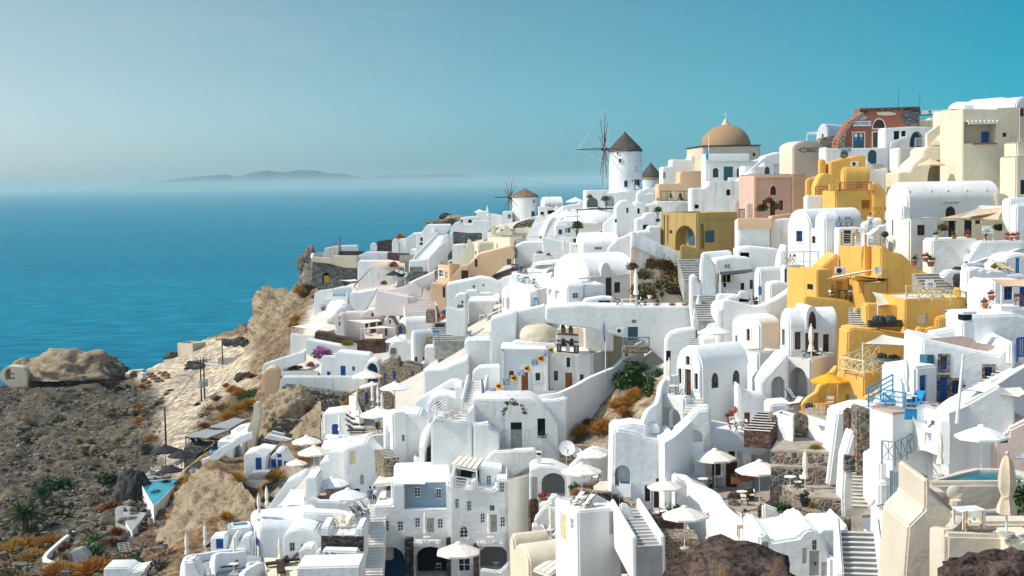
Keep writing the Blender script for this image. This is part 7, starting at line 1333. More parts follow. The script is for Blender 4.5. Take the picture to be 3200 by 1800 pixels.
wall('pebbled stone wall of the upper cobbled terrace',[(1520,370,101),(1640,430,99.5),(1760,495,98),(1850,535,97)],3.2,.7,PB,4,'stone_wall',cap=TS);wall('curved pebbled stone wall of the lower cobbled terrace',[(1700,590,96),(1760,640,94.5),(1850,690,93),(2100,760,91.5),(2350,830,90)],3.2,.7,PB,5,'stone_wall',cap=TS);fa('rubble bank under the lower cobbled terrace',[(1690,1000),(1700,800),(1900,850),(2320,880),(2320,1000)],89,1.5,PB,**SX,sink=2)
for i,(a,b,q)in enumerate(((1700,390,0),(1890,330,1),(2090,250,2))):put(TA,('lower','middle','upper')[i]+' round white table on the cobbled terrace',at(a,b+50),0,1.0,RTB);put(DC,'folding armchair on the cobbled terrace',at(a+90,b+70),-1.4,1.05,'chairs on the cobbled terrace');put(DC,'folding armchair on the cobbled terrace',at(a+60,b+10),-2.4,1.05,'chairs on the cobbled terrace')
put(CL,'closed cream parasol on the cobbled terrace',at(1870,470),0,.95,'closed parasols');put(UW,'small white parasol beside the pebbled pillar',Wp(2215,320,99),.2,.72,OP);put(UM,'large cream parasol at the head of the cobbled terrace',Wp(2240,80,103),.5,1.1,OP);put('deckpine','wooden lounger chair on the cobbled terrace',at(2060,170),1.0,1.1,None)
for a,b,k,s,l in((1620,690,BK,.85,'dark shrub in the bed between the stone walls'),(1870,640,'potdark',1.2,'clipped round bush in a jar on the lower terrace'),(1950,660,'agaveyellow',.75,'yellow-green cactus on the lower terrace'),(1935,880,BG_,.55,'bright green shrub by the rubble bank'),(2265,240,'potflower',.95,'pink flowers in a pot by the pebbled pillar'),(1990,10,'bushyellow',.7,'yellow flowered shrub at the top of the terrace')):put(k,l,Wp(a,b+20,96 if b>300 else 101),0,s,'terrace plants')
fa('stone counter block on the cobbled terrace',[(1905,640),(1910,500),(2085,500),(2090,640)],95.5,.9,PB,name='stone_counter',cat='counter',sink=1)
H=fa('tall white curved chimney wall with a pebbled panel',[(2330,740),(2290,520),(2320,100),(2400,-160),(2560,-300),(2560,-100),(2490,100),(2480,300),(2545,600),(2500,745)],93,2,sm=1,sink=2);fa('pebbled stone panel on the white chimney wall',[(2312,265),(2318,80),(2485,100),(2470,268)],92.7,.4,PB,name='stone_facing',cat='wall',bev=.02)
fa('grey air vent box by the beige awning',[(1690,940),(1690,800),(1870,860),(1870,970)],88.5,.9,'plasticwhite',name='vent_box',cat='vent box');
H=fa('white chapel like vault with grey doors',[(1330,1500),(1340,990),(1420,965),(1500,1060),(1800,1010),(1830,960),(1900,915),(1980,920),(2100,1050),(2150,1230),(2160,1500)],74,5,sm=1,sink=3);w(H,'R',1375,1055,1460,1180,'n',arch=.3,d=.5);w(H,'R',1950,1042,2005,1160,'w',GW);w(H,'R',1838,1130,1890,1310,'s',GW);w(H,'R',1918,1165,2030,1449,'d',GW);w(H,'R',2055,1290,2115,1449,'s',GW)
fa('white rounded side roof of the chapel like vault',[(2140,1500),(2145,1245),(2000,1000),(2080,930),(2290,930),(2340,870),(2380,1000),(2360,1220),(2160,1270)],75.5,4,sink=2);h('low white block beside the white vault',2150,2165,2390,1240,1500,73.5,yaw=10,b=4)
# S zone
zone('S')
stairs('curving stone lane of steps along the white chimney wall',(660,830,86),(650,330,97),2.6,16,PV);stairs('upper bend of the stone lane',(650,330,97),(840,40,106),2.4,8,PV);wall('white smooth wall along the upper stone lane',[(560,420,94),(580,280,97),(700,130,101),(840,0,106)],4,.8,'white',5,TWN);wall('white inner wall of the stone lane',[(715,560,90),(720,360,95),(810,190,98)],3,.6,'white',4,TWN)
H=fa('white house with a lattice balcony over a dark door',[(720,740),(715,450),(740,410),(840,400),(865,430),(1020,350),(1020,270),(830,180),(810,100),(860,40),(960,20),(1180,40),(1500,120),(1750,290),(1750,740)],84,4,sink=3);w(H,'R',1048,435,1158,660,'d',DK,d=.4);w(H,'R',1205,470,1245,550,'s',GB_);w(H,'R',922,458,948,512,'w',DW);w(H,'R',1580,425,1620,450,'o',d=.3)
ra('grey-blue lattice balcony railing above the dark door',[(742,415,82.5),(860,430,81.5),(1020,350,84)],1.25,GB_,'x',BR,.9,.08);put(WO,'small wooden table on the lattice balcony',Wp(860,400,83.3),.4,.9,None);put('pinechair','wooden chair on the lattice balcony',Wp(910,370,83.5),2,.9,None);put('closedwhite','closed white parasol on the lattice balcony',Wp(910,330,83.8),0,1.55,'closed parasols');put('dish','big white satellite dish over the dark door',Wp(1120,250,83),.2,1.45,SD)
fa('long white roof wall behind the satellite dish',[(840,250),(860,60),(1180,35),(1510,115),(1510,20),(1760,30),(1760,330)],86,3,sink=3);w(HH[-1],'R',1578,152,1638,228,'w',WW)
H=fa('pale pink house with a red shutter at the right edge',[(1755,620),(1760,190),(1885,180),(1890,120),(2100,20),(2100,620)],82,4,'palepink',sink=3);w(H,'R',1805,185,1885,245,'s',BR_);w(H,'R',1862,425,1930,468,'s',BR_)
sa('pale grey awning against the pale pink house',[(1940,380,80),(2060,300,82),(2100,310,82),(2100,400,79)],KW);put(UW,'white parasol behind the turquoise pool',Wp(1640,520,79),0,.95,OP);put(CL,'closed cream parasol behind the turquoise pool',Wp(1268,540,79),0,.85,'closed parasols')
o=ra('grey-blue picket gate and fence by the stone lane',[(820,730,81),(920,745,80.5),(1115,760,80)],1.5,GB_,'v','picket_gate',1.4,.1);fa('white gate pier by the grey-blue picket gate',[(715,740),(715,610),(810,600),(810,740)],81.5,1,name='gate_pier',cat='wall',sink=2);put(BD,'dry grass tuft beside the grey-blue fence',Wp(1095,800,74),0,1.1,GB)
floor([(560,900),(1120,860),(1100,720),(700,720)],None,80,PV,4,TE,'stone landing at the foot of the lane');
H=fa('white stepped stair house with a satellite dish',[(760,1600),(780,900),(830,930),(890,1000),(1020,960),(1000,1100),(900,1300),(850,1600)],66,3,sink=2);put('dish','white satellite dish at the foot of the cream wall',Wp(865,1330,62),.3,1.15,SD);stairs('fan of white steps beside the white vault',(560,1560,60.5),(510,1040,64.5),1.5,11,PG,'white');stairs('cream steps behind the fan of white steps',(740,1340,62.5),(720,1080,66),2.2,6,CR);fa('white divider wall of the fan steps',[(580,1600),(585,1070),(640,1040),(660,1180),(780,1380),(760,1600)],66.5,.8,sm=1,sink=2,**SQ)
put('potyellow','brown bromeliad in a pot by the cream wall',Wp(975,925,68),0,1.1,PP)
ra('rusty iron handrail by the cream steps',[(645,1050,73),(770,1020,72)],1.3,'rust','v','iron_handrail',1,.05)
# beige pool villa
H=fa('big beige pool villa wall sloping to the corner',[(850,1700),(980,1000),(1130,850),(1130,580),(1165,560),(1180,690),(1370,860),(1420,900),(1420,1000),(1320,1080),(1320,1700)],57,4,BE,sink=1);H=fa('beige pool front wall of the villa',[(1170,880),(1172,610),(2200,605),(2200,880)],60,.5,BE,sink=3,name='pool_wall',cat='wall')
pool('turquoise pool of the beige villa',[(1165,590),(2150,592),(2090,520),(1930,478),(1580,470),(1420,505)],None,60.3,'pooldeep',BE,.4)
fa('beige bench counter under the pool',[(1180,850),(1180,690),(1310,690),(1465,815),(1465,860)],59,1.6,BE,name='counter',cat='counter',bev=.04);[put('stool','beige stool with a rounded back at the pool counter',Wp(a,b,58.5),0,1.0,'stools at the pool counter')for a,b in((1390,770),(1430,820))]
wall('beige wavy wall below the pool planting',[(1380,860,57),(1600,855,57.5),(1750,845,58),(1900,820,58.5),(2150,790,59)],2,.35,BE,5,TWN);fa('beige lower terrace wall with a squared end',[(1320,1500),(1320,1070),(1950,1085),(1955,1200),(2200,1200),(2200,1500)],53.5,.6,BE,sink=2,name=TWN,cat='wall');fa('beige bench along the lower terrace',[(1420,1060),(1430,960),(2200,960),(2200,1060)],56,1.2,CR,name='bench_wall',cat='wall');fa('white corner block at the villa edge',[(1900,1300),(1900,1120),(2200,1110),(2200,1300)],52.5,2,CR,sink=2)
wall('curved beige parapet of the lower terrace',[(1230,1000,56),(1330,1010,55),(1400,960,55.5),(1430,900,56.5)],2,.5,BE,5,PT)
put(WT,'white square table on the beige terrace',Wp(1530,1010,55),.2,(1.3,1.1,1),None);put('pinechair','beige chair at the white square table',Wp(1570,1090,54),3.0,1.1,None);put('closedsand','big closed sand coloured parasol on the beige terrace',Wp(1870,1080,52.8),0,1.12,'closed parasols');PLACED.pop();[put(BG_,'rounded green shrub under the pool wall' if a<1900 else 'green shrub at the pool wall corner',Wp(a,830,58.8),a,s,GB)for a,s in((1730,1.25),(2010,1.0))]
# P: hotel
zone('P')
H=fa('tall white hotel wing with small paned windows and arches',[(70,1560),(70,655),(275,650),(275,408),(915,415),(925,490),(990,495),(1000,1560)],136,7,sink=2)
w(H,'R',405,412,885,695,'n',d=.9)
for q in((170,825,240,942),(332,830,400,945),(528,790,592,902),(785,800,850,914)):w(H,'R',*q,'w',WW,bars=2)
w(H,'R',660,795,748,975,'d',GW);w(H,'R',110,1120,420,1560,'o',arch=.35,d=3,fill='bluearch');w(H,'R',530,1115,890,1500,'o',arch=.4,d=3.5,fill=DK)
def hot(H):
 zone('P')
 for a,b,c,d in((520,462,585,575),(765,478,825,592)):
  s0,z1=fR(H,*px(a,b));s1,z0=fR(H,*px(c,d));s,z=(s0+s1)/2,(z0+z1)/2;o=bx((s,.86,z),(s1-s0,.1,z1-z0)).b('window',WW,H.o,0);m=MB();[m.box((s+q*(s1-s0)*.25,.8,z+r*(z1-z0)*.3),((s1-s0)*.36,.05,(z1-z0)*.24))for q in(-1,1)for r in(-1,0,1)];m.b('pane','glass',o,0)
 s0,z1=fR(H,*px(405,412));s1,z0=fR(H,*px(885,695));bx(((s0+s1)/2,.895,(z0+z1)/2),(s1-s0-.05,.02,z1-z0-.05)).b('recess_shade','bluegrey',H.o,0)  # blue-grey sheet paints shade onto the recessed white wall
hot(H)
for a,c,t in((415,510,1020),(885,990,1025)):fa('dark lava pillar beside the '+('blue arch' if a<500 else 'dark dining arch'),[(a,1560),(a,t),(c,t),(c,1560)],135.4,.8,'lava',name='lava_pillar',cat='pillar',bev=.05,sink=2)
H=fa('white hotel tower with a fanlight window',[(930,1560),(935,310),(990,330),(990,440),(1165,460),(1165,370),(1235,375),(1245,470),(1420,480),(1450,460),(1455,350),(1590,360),(1610,1560)],134.5,7,sink=2)
for q in((985,575,1030,686),(1118,600,1172,716),(1270,740,1325,850),(1495,780,1555,894),(1487,388,1546,506)):w(H,'R',*q,'w',WW,bars=2)
w(H,'R',1378,650,1434,712,'w',GW,d=.3);w(H,'R',1370,755,1460,955,'d',GW);w(H,'R',1035,885,1135,1020,'w',WW,arch=.5,bars=2);w(H,'R',1015,1170,1160,1400,'w',WW,arch=.4,bars=2);w(H,'R',1265,1100,1575,1400,'o',arch=.35,d=2.5,fill='greystucco');fa('dark rubble pillar of the hotel tower',[(1190,1560),(1190,1095),(1250,1095),(1255,1560)],133.9,.7,RS,name='lava_pillar',cat='pillar',bev=.05,sink=2)
fa('white roof room of the hotel tower',[(1255,480),(1260,205),(1530,250),(1450,350),(1450,480)],137,5,sink=1);w(HH[-1],'R',1340,310,1395,430,'w',WW,bars=2)
h('cream shaded flank of the hotel tower',1585,1592,1935,358,1560,134.3,yaw=48,mat=WM,par=.2,roof='none');fa('broad white roof of the hotel tower',[(1260,205),(1420,40),(1900,20),(1935,170),(1590,355)],140,1.5,WM,name='roof_terrace',cat='roof')
H=h('white vaulted roof of the hotel wing',275,290,925,410,440,137,yaw=4,b=8,**VL,rh=1.0,mat=WM)
for a,l in((515,'left'),(1235,'right')):
 s=fa('white balcony slab of the hotel '+('wing' if a<600 else 'tower'),[(a,1115),(a,1080),(a+300,1085),(a+300,1120)],133.4,1.6,name='balcony',cat='balcony',bev=.03);ra('white lattice balcony railing of the hotel '+('wing' if a<600 else 'tower'),[(a+10,1000+80,134.6),(a+15,1085,133.4),(a+290,1090,133.4),(a+292,1085,134.6)],1.1,WW,'x',BR,.8,.06);put(CL,'closed cream parasol on the hotel '+('wing balcony' if a<600 else 'tower balcony'),Wp(a+135,1060,134.2),0,1.0,'closed parasols');put(TA,'round white table on the hotel '+('wing balcony' if a<600 else 'tower balcony'),Wp(a+150,1075,133.8),0,.8,RTB)
ra('white timber bars on the hotel tower terrace',[(995,440,134.3),(1165,465,134.3)],1.0,WW,'h','timber_railing',2,.1);ra('white timber bars beside the roof room',[(1245,510,134.2),(1430,535,134.2)],.6,WW,'h','timber_railing',2,.1)
flatroof('cream slatted pergola on the hotel tower',[(930,190,136),(1230,250,135.5),(1320,120,141),(1040,90,142)],KV,2.2,(0,1),battens=5,slats=True);fa('shaded room under the hotel pergola',[(955,400),(960,225),(1255,240),(1255,400)],138.5,1,'greystucco',name='room_wall',cat='wall',sink=1);w(HH[-1],'R',1050,250,1250,360,'o',d=.3)
fa('dark lava stone block behind the hotel pergola',[(590,275),(600,90),(640,85),(640,0),(1110,-10),(1120,60),(940,140),(930,275)],145,4,'lava',**SX,sink=2);fa('white corner pier beside the lava block',[(515,275),(515,100),(590,110),(595,275)],144.5,1.5,name='pier',cat='wall',sink=2);put('aircon','air conditioner above the lava stone block',Wp(1320,70,144),0,1.15,'air conditioners');put('vent','white roof chimney with a dark cap on the hotel',Wp(1935,180,136.5),0,1.0,'roof chimneys')
for a,s,l in((2250,1.25,'larger white satellite dish by the tan wall'),(2360,.85,'smaller white satellite dish by the tan wall')):put('dish',l,Wp(a,150,136),.1,s,SD)
fa('tan rubble wall behind the satellite dishes',[(2160,160),(2170,0),(2420,-20),(2600,20),(2600,160)],139,1.5,TS,**SW);put('jar','brown clay jar on the hotel roof edge',Wp(2032,110,138),0,1.0,None)
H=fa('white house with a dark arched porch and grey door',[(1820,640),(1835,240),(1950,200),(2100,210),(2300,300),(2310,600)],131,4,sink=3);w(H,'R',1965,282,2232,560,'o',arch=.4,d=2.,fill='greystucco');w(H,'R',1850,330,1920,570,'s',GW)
h('dark lava stone block below the arched porch',1803,1855,1945,590,810,128.5,yaw=40,mat=RS,roof='none');fa('white sloping parapet right of the lava block',[(1940,800),(1945,640),(2060,620),(2060,560),(2110,530),(2390,700),(2390,800)],126,1.2,**SP);put('potred','pot of red flowers behind the lava block',Wp(1985,640,128.5),0,1.3,PP)
H=fa('white two level house with curved balcony behind the deck chairs',[(1830,1400),(1860,880),(1900,880),(2000,960),(2080,1040),(2370,1045),(2370,720),(2400,720),(2400,1400)],121,1.5,sink=3);fa('lit back wall of the curved balcony',[(1880,1010),(1885,810),(2000,660),(2100,690),(2375,720),(2375,1045)],124.5,1,WM,name='room_wall',cat='wall',sink=2);H=HH[-1];w(H,'R',2120,710,2148,805,'w',WW);w(H,'R',2190,750,2270,1000,'s',CW);w(H,'R',2295,815,2330,905,'w',WW);setz(2050,1040,122.5)
put(CL,'closed cream parasol on the curved balcony',at(2070,1010),0,.95,'closed parasols');put(TA,'round white table on the curved balcony',at(2070,1040),0,.9,RTB);[put('deck','white sling deck chair on the curved balcony',at(a,b),q,.9,'deck chairs on the curved balcony')for a,b,q in((1990,1000,.4),(2130,1010,-.7))];[put('blackchair','black chair with draped towels on the curved balcony',at(a,b),q,.9,'black chairs on the curved balcony')for a,b,q in((2210,1050,.4),(2290,1040,-.7))]
h('cream vaulted roof below the curved balcony',1600,1660,2050,1160,1300,112,yaw=22,**VL,rh=1.2,mat=CR,rmat=CR);h('low cream vault with an arched opening at the bottom edge',1635,1830,2260,1330,1560,108,yaw=24,**VL,rh=1.2,mat=CR,rmat=CR);flatroof('cream slatted awning at the bottom edge',[(1880,1370,107),(2060,1440,105),(2250,1290,108),(2100,1240,110)],KV,2,(),battens=3,slats=True);put(CL,'closed cream parasol by the slatted awning',Wp(2265,1500,104),0,.95,'closed parasols');H=fa('white block with an air vent grille',[(2370,1560),(2375,1070),(2640,1040),(2640,1560)],103,3,sink=2);w(H,'R',2410,1090,2540,1170,'s','plasticwhite');fa('red stone wall at the bottom edge below the grille',[(2400,1560),(2400,1200),(2640,1180),(2640,1560)],102.5,.5,RS,**SX);put(UM,'wide cream parasol in front of the hotel arches',Wp(1030,1540,124),0,1.3,OP);fa('white terrace wall in front of the hotel tower arch',[(1270,1560),(1270,1370),(1490,1400),(1600,1290),(1620,1560)],131,.6,name=TWN,cat='wall',sink=2);put(TA,'white table under the hotel tower arch',Wp(1450,1370,133),0,.9,RTB);put(WT,'pale table in the dark dining arch',Wp(830,1340,134),0,.9,None);put('whitechair','white chair in the dark dining arch',Wp(800,1400,132.5),0,.9,None)
# ================================================================ seaward end of the village (T4, F)
fa=facade
zone('T4')
H=fa('dark lava stone store with an arched doorway at the cliff edge',[(385,990),(390,610),(670,640),(680,655),(1110,712),(1100,1000)],276,6,LG,name='stone_store',cat='store house',sink=3);w(H,'R',548,778,668,955,'o',arch=.5,d=1.2);s0,z1=fR(H,*px(572,835));s1,z0=fR(H,*px(664,955));bx(((s0+s1)/2,.5,(z0+z1)/2),(s1-s0,.12,z1-z0)).b('door',YW,H.o,0)
fa('stained plaster parapet wall above the lava stone store',[(385,612),(390,530),(660,555),(720,515),(1115,515),(1115,714),(910,706),(670,642)],275.6,2,LW,**SQ);fa('pinkish ruined wall at the headland tip',[(568,560),(585,388),(700,370),(815,350),(815,560)],282,2,'rustwall',**SQ)
o=em('obelisk_chimney',Wp(832,360,284));tag(o,'slender brown chimney pillar with a finial on the headland','chimney');hz_=phei(o.location,*px(830,245));cy((0,0,-1),(0,0,hz_),.24,.16,4).b('shaft','red',o,0);cy((0,0,hz_),(0,0,hz_+.8),.09,.03).b('finial',IR,o)
wall('white curved parapet at the headland tip',[(385,545,281),(392,480,284),(450,465,288),(575,465,290)],2,.5,WM,4,PT);fa('white wall beside the brown chimney pillar',[(820,450),(820,350),(1115,342),(1115,450)],286,2,**TW);fa('low dark stone wall on the headland',[(820,525),(820,440),(1215,440),(1215,525)],281,1.5,'lava',**SX);fa('grey plaster wall above the reed awning',[(1120,620),(1120,515),(1255,450),(1620,450),(1605,620)],277,2,OW,**TW);fa('brown dry stone wall behind the reed awning',[(1600,620),(1600,465),(1955,480),(1955,620)],276,2,RS,**SW)
fa('small white domed booth on the headland terrace',[(1322,440),(1322,330),(1345,306),(1400,306),(1425,330),(1425,440)],287,1.6,name='booth',cat='booth',sm=1);fa('dark terrace walls behind the domed booth',[(1420,440),(1430,280),(1665,250),(1670,440)],292,2,'lava',**SX);H=fa('white arched chapel wall beside a dark tree',[(1668,460),(1672,290),(1700,245),(1745,240),(1780,290),(1785,460)],283,3,sm=1,sink=2);fa('white porch with a blue door beside the dark tree',[(1785,460),(1785,240),(1900,230),(1985,290),(1985,460)],284,3,sink=2);w(HH[-1],'R',1945,290,1977,440,'d',BB)
H=fa('white seaward house with a dark window over the stair',[(1890,480),(1890,230),(2010,150),(2240,145),(2240,480)],281,4,sink=2);w(H,'R',2130,220,2166,276,'w',BR_);stairs('small blue-grey steps in the white niche',(2050,590,268),(2050,500,272),6,5,'step');fa('white niche block behind the blue-grey steps',[(1965,600),(1970,410),(2100,400),(2140,560),(2290,560),(2300,400),(2340,380),(2340,600)],273,3,sink=2)
H=fa('broad white house under the reed awning',[(1105,940),(1120,600),(1590,598),(1880,640),(1885,940)],270,5,sink=3);flatroof('peach reed awning on thin posts',[(1310,660,264),(1880,680,262),(1880,620,270),(1480,618,270)],'canvaspeach',3.4,(0,1),battens=4);put(RB,'red bougainvillea on the reed awning',Wp(1700,670,262),0,1.0,None);put(BU,'rusty climber under the reed awning',Wp(1860,740,261),0,1.1,GB);fa('white tapering chimney hood in front of the reed awning',[(1375,900),(1405,775),(1440,775),(1480,900)],262,1.2,name='chimney_block',cat='chimney')
fa('white notched parapet beside the rusty climber',[(1700,860),(1730,735),(1770,740),(1780,790),(1820,750),(1850,760),(1860,820),(1890,770),(1920,780),(1920,860)],258,1.2,name=PT,cat='wall');H=fa('white open room with a cushioned bench',[(1930,800),(1945,590),(2225,580),(2225,790)],258,3,sink=2);w(H,'R',1960,690,2170,770,'o',d=1.2,fill=KV);fa('lava stone base under the cushioned bench room',[(1930,890),(1945,775),(2240,770),(2240,890)],256,3,LG,**SW);put('parasolblack','black parasol above the white table terrace',Wp(1708,1010,245),0,.95,OP);put('parasolblack','smaller black parasol on the white table terrace',Wp(1870,980,246),0,.75,OP);put(RB,'pink flowers below the black parasol',Wp(1545,960,246),0,.7,None)
wall('long white sloping wall below the open room',[(1880,990,244),(2050,900,249),(2330,775,256)],4,.7,'white',3,TWN);fa('white walled terrace with a dark pool at the cliff',[(410,1200),(420,1130),(500,1070),(1010,1008),(1020,1080),(960,1200)],262,.8,sink=2,**SQ);pool('small dark green pool behind the cliff wall',[(690,1170),(960,1170),(950,1110),(720,1115)],None,255,'pooldeep','white');H=fa('white tiered house with a striped step panel',[(980,1260),(990,1120),(1085,1098),(1140,1110),(1420,1055),(1430,1080),(1340,1230),(1080,1260)],247,4,sink=3);sa('white shade sail by the lava stone store',[(820,905,266),(1090,890,268),(1130,915,264),(1000,925,263)],KW,sag=.1);fa('white garden wall with grey stones',[(540,1290),(560,1200),(820,1220),(900,1260),(1180,1400),(960,1400),(620,1300)],250,1,sink=2,**SQ)
o=em('slanting_mast',Wp(1070,990,255));tag(o,'long slanting bare timber mast above the white terraces','mast');cy((0,0,0),Wp(1330,720,258)-o.location,.12,.06).b('pole','wood',o);m=MB();[m.cyl((0,0,0),Wp(a,b,256)-o.location,.06)for a,b in((1120,1075),(1050,1050))];m.b('stay','wood',o,0)
for i,(a,b,s,k)in enumerate(((735,360,1.6,BD),(935,325,1.7,BD),(1300,285,2.2,BU),(1600,240,1.2,BY),(1690,240,1.3,BD),(1810,220,1.6,BD),(1220,390,2.1,BG_),(1160,360,1.7,BK),(1550,400,1.5,BD),(1280,440,1.0,BL),(1845,370,1.5,BK),(1850,310,1.3,BK),(120,900,2.2,BD),(320,910,2.3,BD),(80,1060,2.0,BO),(200,1110,2.2,BO),(310,1160,1.8,BL),(450,1190,1.5,BU),(2190,690,.0,BG_),(2300,690,1.2,BG_),(600,1370,1.4,BG_),(930,980,1.1,BK))):
 if s:put(k,('green bush' if 'green' in k or DK in k else 'dry scrub bush')+' on the headland and cliff top',Wp(a,b,286-max(0,b-300)*.03),i,s*.8,'bushes on the headland')
zone('F')
H=fa('pale lilac house with a sloping blank front',[(1515,680),(1545,392),(1740,440),(1905,468),(1912,680)],228,5,LI,**SQ);HH[-1].o.name='house';H.o['category']='house';h('shaded lilac side of the blank fronted house',1898,1906,2005,468,660,228.3,yaw=35,b=3,mat=LI,roof='none');H=fa('lilac gabled wall with a round hole',[(1580,470),(1585,400),(1850,350),(1980,282),(2062,372),(2062,640),(1920,500)],232,1,LI,sink=2,**SQ);stairs('pinkish steps by the lilac house',(2050,650,224),(2010,480,231),5,7,LI);fa('white rounded boulders wall beside the pinkish steps',[(2060,640),(2060,480),(2080,370),(2180,440),(2200,560),(2200,640)],231,2,LI,sm=1,**SQ)
rock('big whitewashed boulder above the lilac houses',Wp(1130,650,242),(2.6,2.2,2.2),'white',31,.2,fine=.06)
H=fa('lilac vault house with two tiny windows on its gable',[(1078,910),(1080,700),(1110,662),(1150,670),(1182,725),(1182,910)],230,5,LI,sink=2);w(H,'R',1118,695,1130,715,'o',d=.2);w(H,'R',1118,745,1135,788,'w',BR_);H=fa('shaded lilac back wall of the dining porch',[(1180,910),(1180,640),(1400,635),(1620,700),(1620,910)],233,3,LI,sink=2);w(H,'R',1475,735,1538,880,'d',BR_);w(H,'R',1405,755,1450,810,'w',BR_);w(H,'R',1560,745,1608,800,'w',BR_);H=fa('lilac gable with a small square window',[(1360,705),(1390,650),(1470,605),(1560,615),(1650,705)],231.5,5,LI);w(H,'R',1484,645,1514,686,'w',BR_);H=fa('lilac gable house beside the stone arch vault',[(1600,930),(1615,770),(1670,697),(1720,705),(1770,800),(1760,930)],228,6,LI,sink=2);w(H,'R',1689,725,1709,766,'w',BR_);w(H,'R',1640,820,1668,905,'d',BR_)
sa('cream sail over the dining porch',[(1200,728,227),(1590,715,229),(1600,735,227),(1410,765,224)],KV,sag=.15,posts=(3,),ph=5.5);sa('second cream sail before the lilac gable',[(1370,822,223),(1600,788,226),(1770,812,226),(1500,822,222)],KV,sag=.1,posts=(0,),ph=4.5);sa('long cream sail at the cliff terrace',[(590,800,246),(970,728,244),(1010,790,238),(850,838,238)],KV,sag=.3,posts=(0,),ph=4.);fa('white corner wall with cushions at the cliff terrace',[(560,960),(570,870),(640,890),(840,900),(840,960)],240,1,**TW)
[put(DC,'chair in the lilac dining porch',Wp(a,905,226),a,1.0,'dining porch chairs')for a in(1230,1290,1370,1460)];fa('red-brown stone terrace wall with a wavy top',[(842,1000),(848,858),(1000,880),(1080,915),(1335,955),(1640,960),(1640,1110),(1320,1110),(1320,1060)],222,3,RS,**SW)
fa('white long block below the red-brown terrace',[(742,1100),(745,945),(1140,1020),(1300,1010),(1310,1110)],217,3,sink=3);H=fa('white house with three blue shutters above the long wall',[(880,1380),(925,1130),(1060,1140),(1100,1085),(1470,1120),(1490,1160),(1400,1230),(1395,1380)],207,4,sink=3);w(H,'R',985,1308,1024,1350,'s',BB);w(H,'R',1138,1242,1196,1362,'d',BB);w(H,'R',1270,1250,1302,1300,'s',BB);H=fa('white terrace corner with a peach base at the dirt lot',[(238,1330),(268,1222),(480,1150),(740,1075),(740,1200),(440,1300),(420,1360)],222,1.2,sink=2);fa('peach plaster base of the terrace corner',[(240,1500),(240,1330),(430,1340),(440,1500)],221.5,2,'peach',**TW);h('small white vaulted cistern on the peach base',262,275,445,1350,1440,212,yaw=5,b=4,mat='peach',**VR,rh=1.0,rmat='white');floor([(450,1380),(880,1360),(900,1200),(520,1220)],None,214,PG,3,TE,'shady terrace above the dirt lot')
put('bougain','mauve bougainvillea tree by the white long block',Wp(900,1130,209),0,1.5,None);put('bougain','smaller mauve bougainvillea beside the big one',Wp(990,1110,209),1,.9,None);[put(k,'loose climber hanging over the red-brown terrace wall',Wp(a,b,215),a,s,'climbers on the red-brown wall')for a,b,s,k in((1220,1010,1.2,'bushyellow'),(1480,1000,1.3,BL),(1500,1090,1.2,BL),(1580,1010,1.0,'vine'))];[put(k,l,Wp(a,b,209),0,s,GB)for a,b,s,k,l in((590,1290,1.2,BG_,'green bush on the shady terrace'),(680,1270,.7,BU,'rusty bush on the shady terrace'),(1315,1370,1.0,BD,'dry tussock hanging on the long white wall'),(800,1240,.7,RB,'pink flowers on the shady terrace'))]
H=fa('white arched passage with a deep blue mouth',[(1370,1500),(1395,1260),(1440,1205),(1500,1182),(1560,1205),(1585,1260),(1585,1500)],196,5,sm=1,sink=2);w(H,'R',1435,1212,1560,1440,'o',arch=.4,d=2.5,fill='bluearch');H=fa('tan stone house with blue windows below the white terraces',[(1580,1500),(1588,1230),(1690,1200),(1690,1150),(1790,1180),(1800,1255),(1870,1222),(2060,1270),(2075,1500)],193,5,TS,sink=2);[w(H,'R',*q,k,BB)for q,k in(((1632,1322,1658,1400),'s'),((1727,1300,1762,1396),'d'),((1938,1310,1972,1382),'s'))]
H=h('white house with blue doors and an arched roof',1935,1975,2260,960,1260,199,yaw=30,**VL,rh=1.35);w(H,'R',2070,1140,2095,1230,'s',BB);w(H,'R',1985,1140,2015,1250,'d',BB);fa('white terrace roof with a shaded rim',[(2080,1300),(2090,1030),(2480,1010),(2500,1300)],195,4,sink=3);H=fa('white cave rooms with a cream parasol',[(1620,1130),(1690,1010),(1780,960),(1890,980),(1950,1000),(1960,1130)],203,4,sink=3);w(H,'R',1700,1040,1780,1120,'o',arch=.2,d=.8,fill='grey');put(UM,'cream parasol over the white cave rooms',Wp(1775,1150,197),0,1.05,OP)
H=fa('rubble gable with a blue door on the white vault',[(1762,890),(1770,800),(1815,752),(1866,790),(1882,890)],214,.8,TS,name='house',cat='house');w(H,'R',1794,785,1840,875,'d',BB,arch=.5);h('white barrel vault behind the rubble gable',1800,1880,2145,800,890,215,yaw=30,**VL,rh=1.3);stairs('dark blue-edged steps by the stone walls',(2410,970,193),(2360,780,202),5,9,'step');fa('tan stone walls beside the blue-edged steps',[(2130,860),(2200,760),(2330,760),(2380,920),(2330,930),(2190,880)],203,2,TS,**SW);fa('dark stone block above the blue-edged steps',[(2205,850),(2210,765),(2310,770),(2310,860)],200,1,'lava',**SX);fa('bright blue garden wall and gate',[(2260,640),(2330,600),(2400,640),(2400,740),(2330,720)],208,.4,BB,name='garden_gate',cat='gate');put('jar','large clay jar beside the blue garden wall',Wp(2295,715,205),0,1.0,None);fa('tan stone wall with a dark recess by the blue garden wall',[(2100,760),(2105,610),(2200,610),(2210,760)],210,2,TS,**SX);fa('white terraces with a blue bench and railing',[(2080,1000),(2110,920),(2300,900),(2370,920),(2370,1000)],198,2,TS,sink=2,**SX)
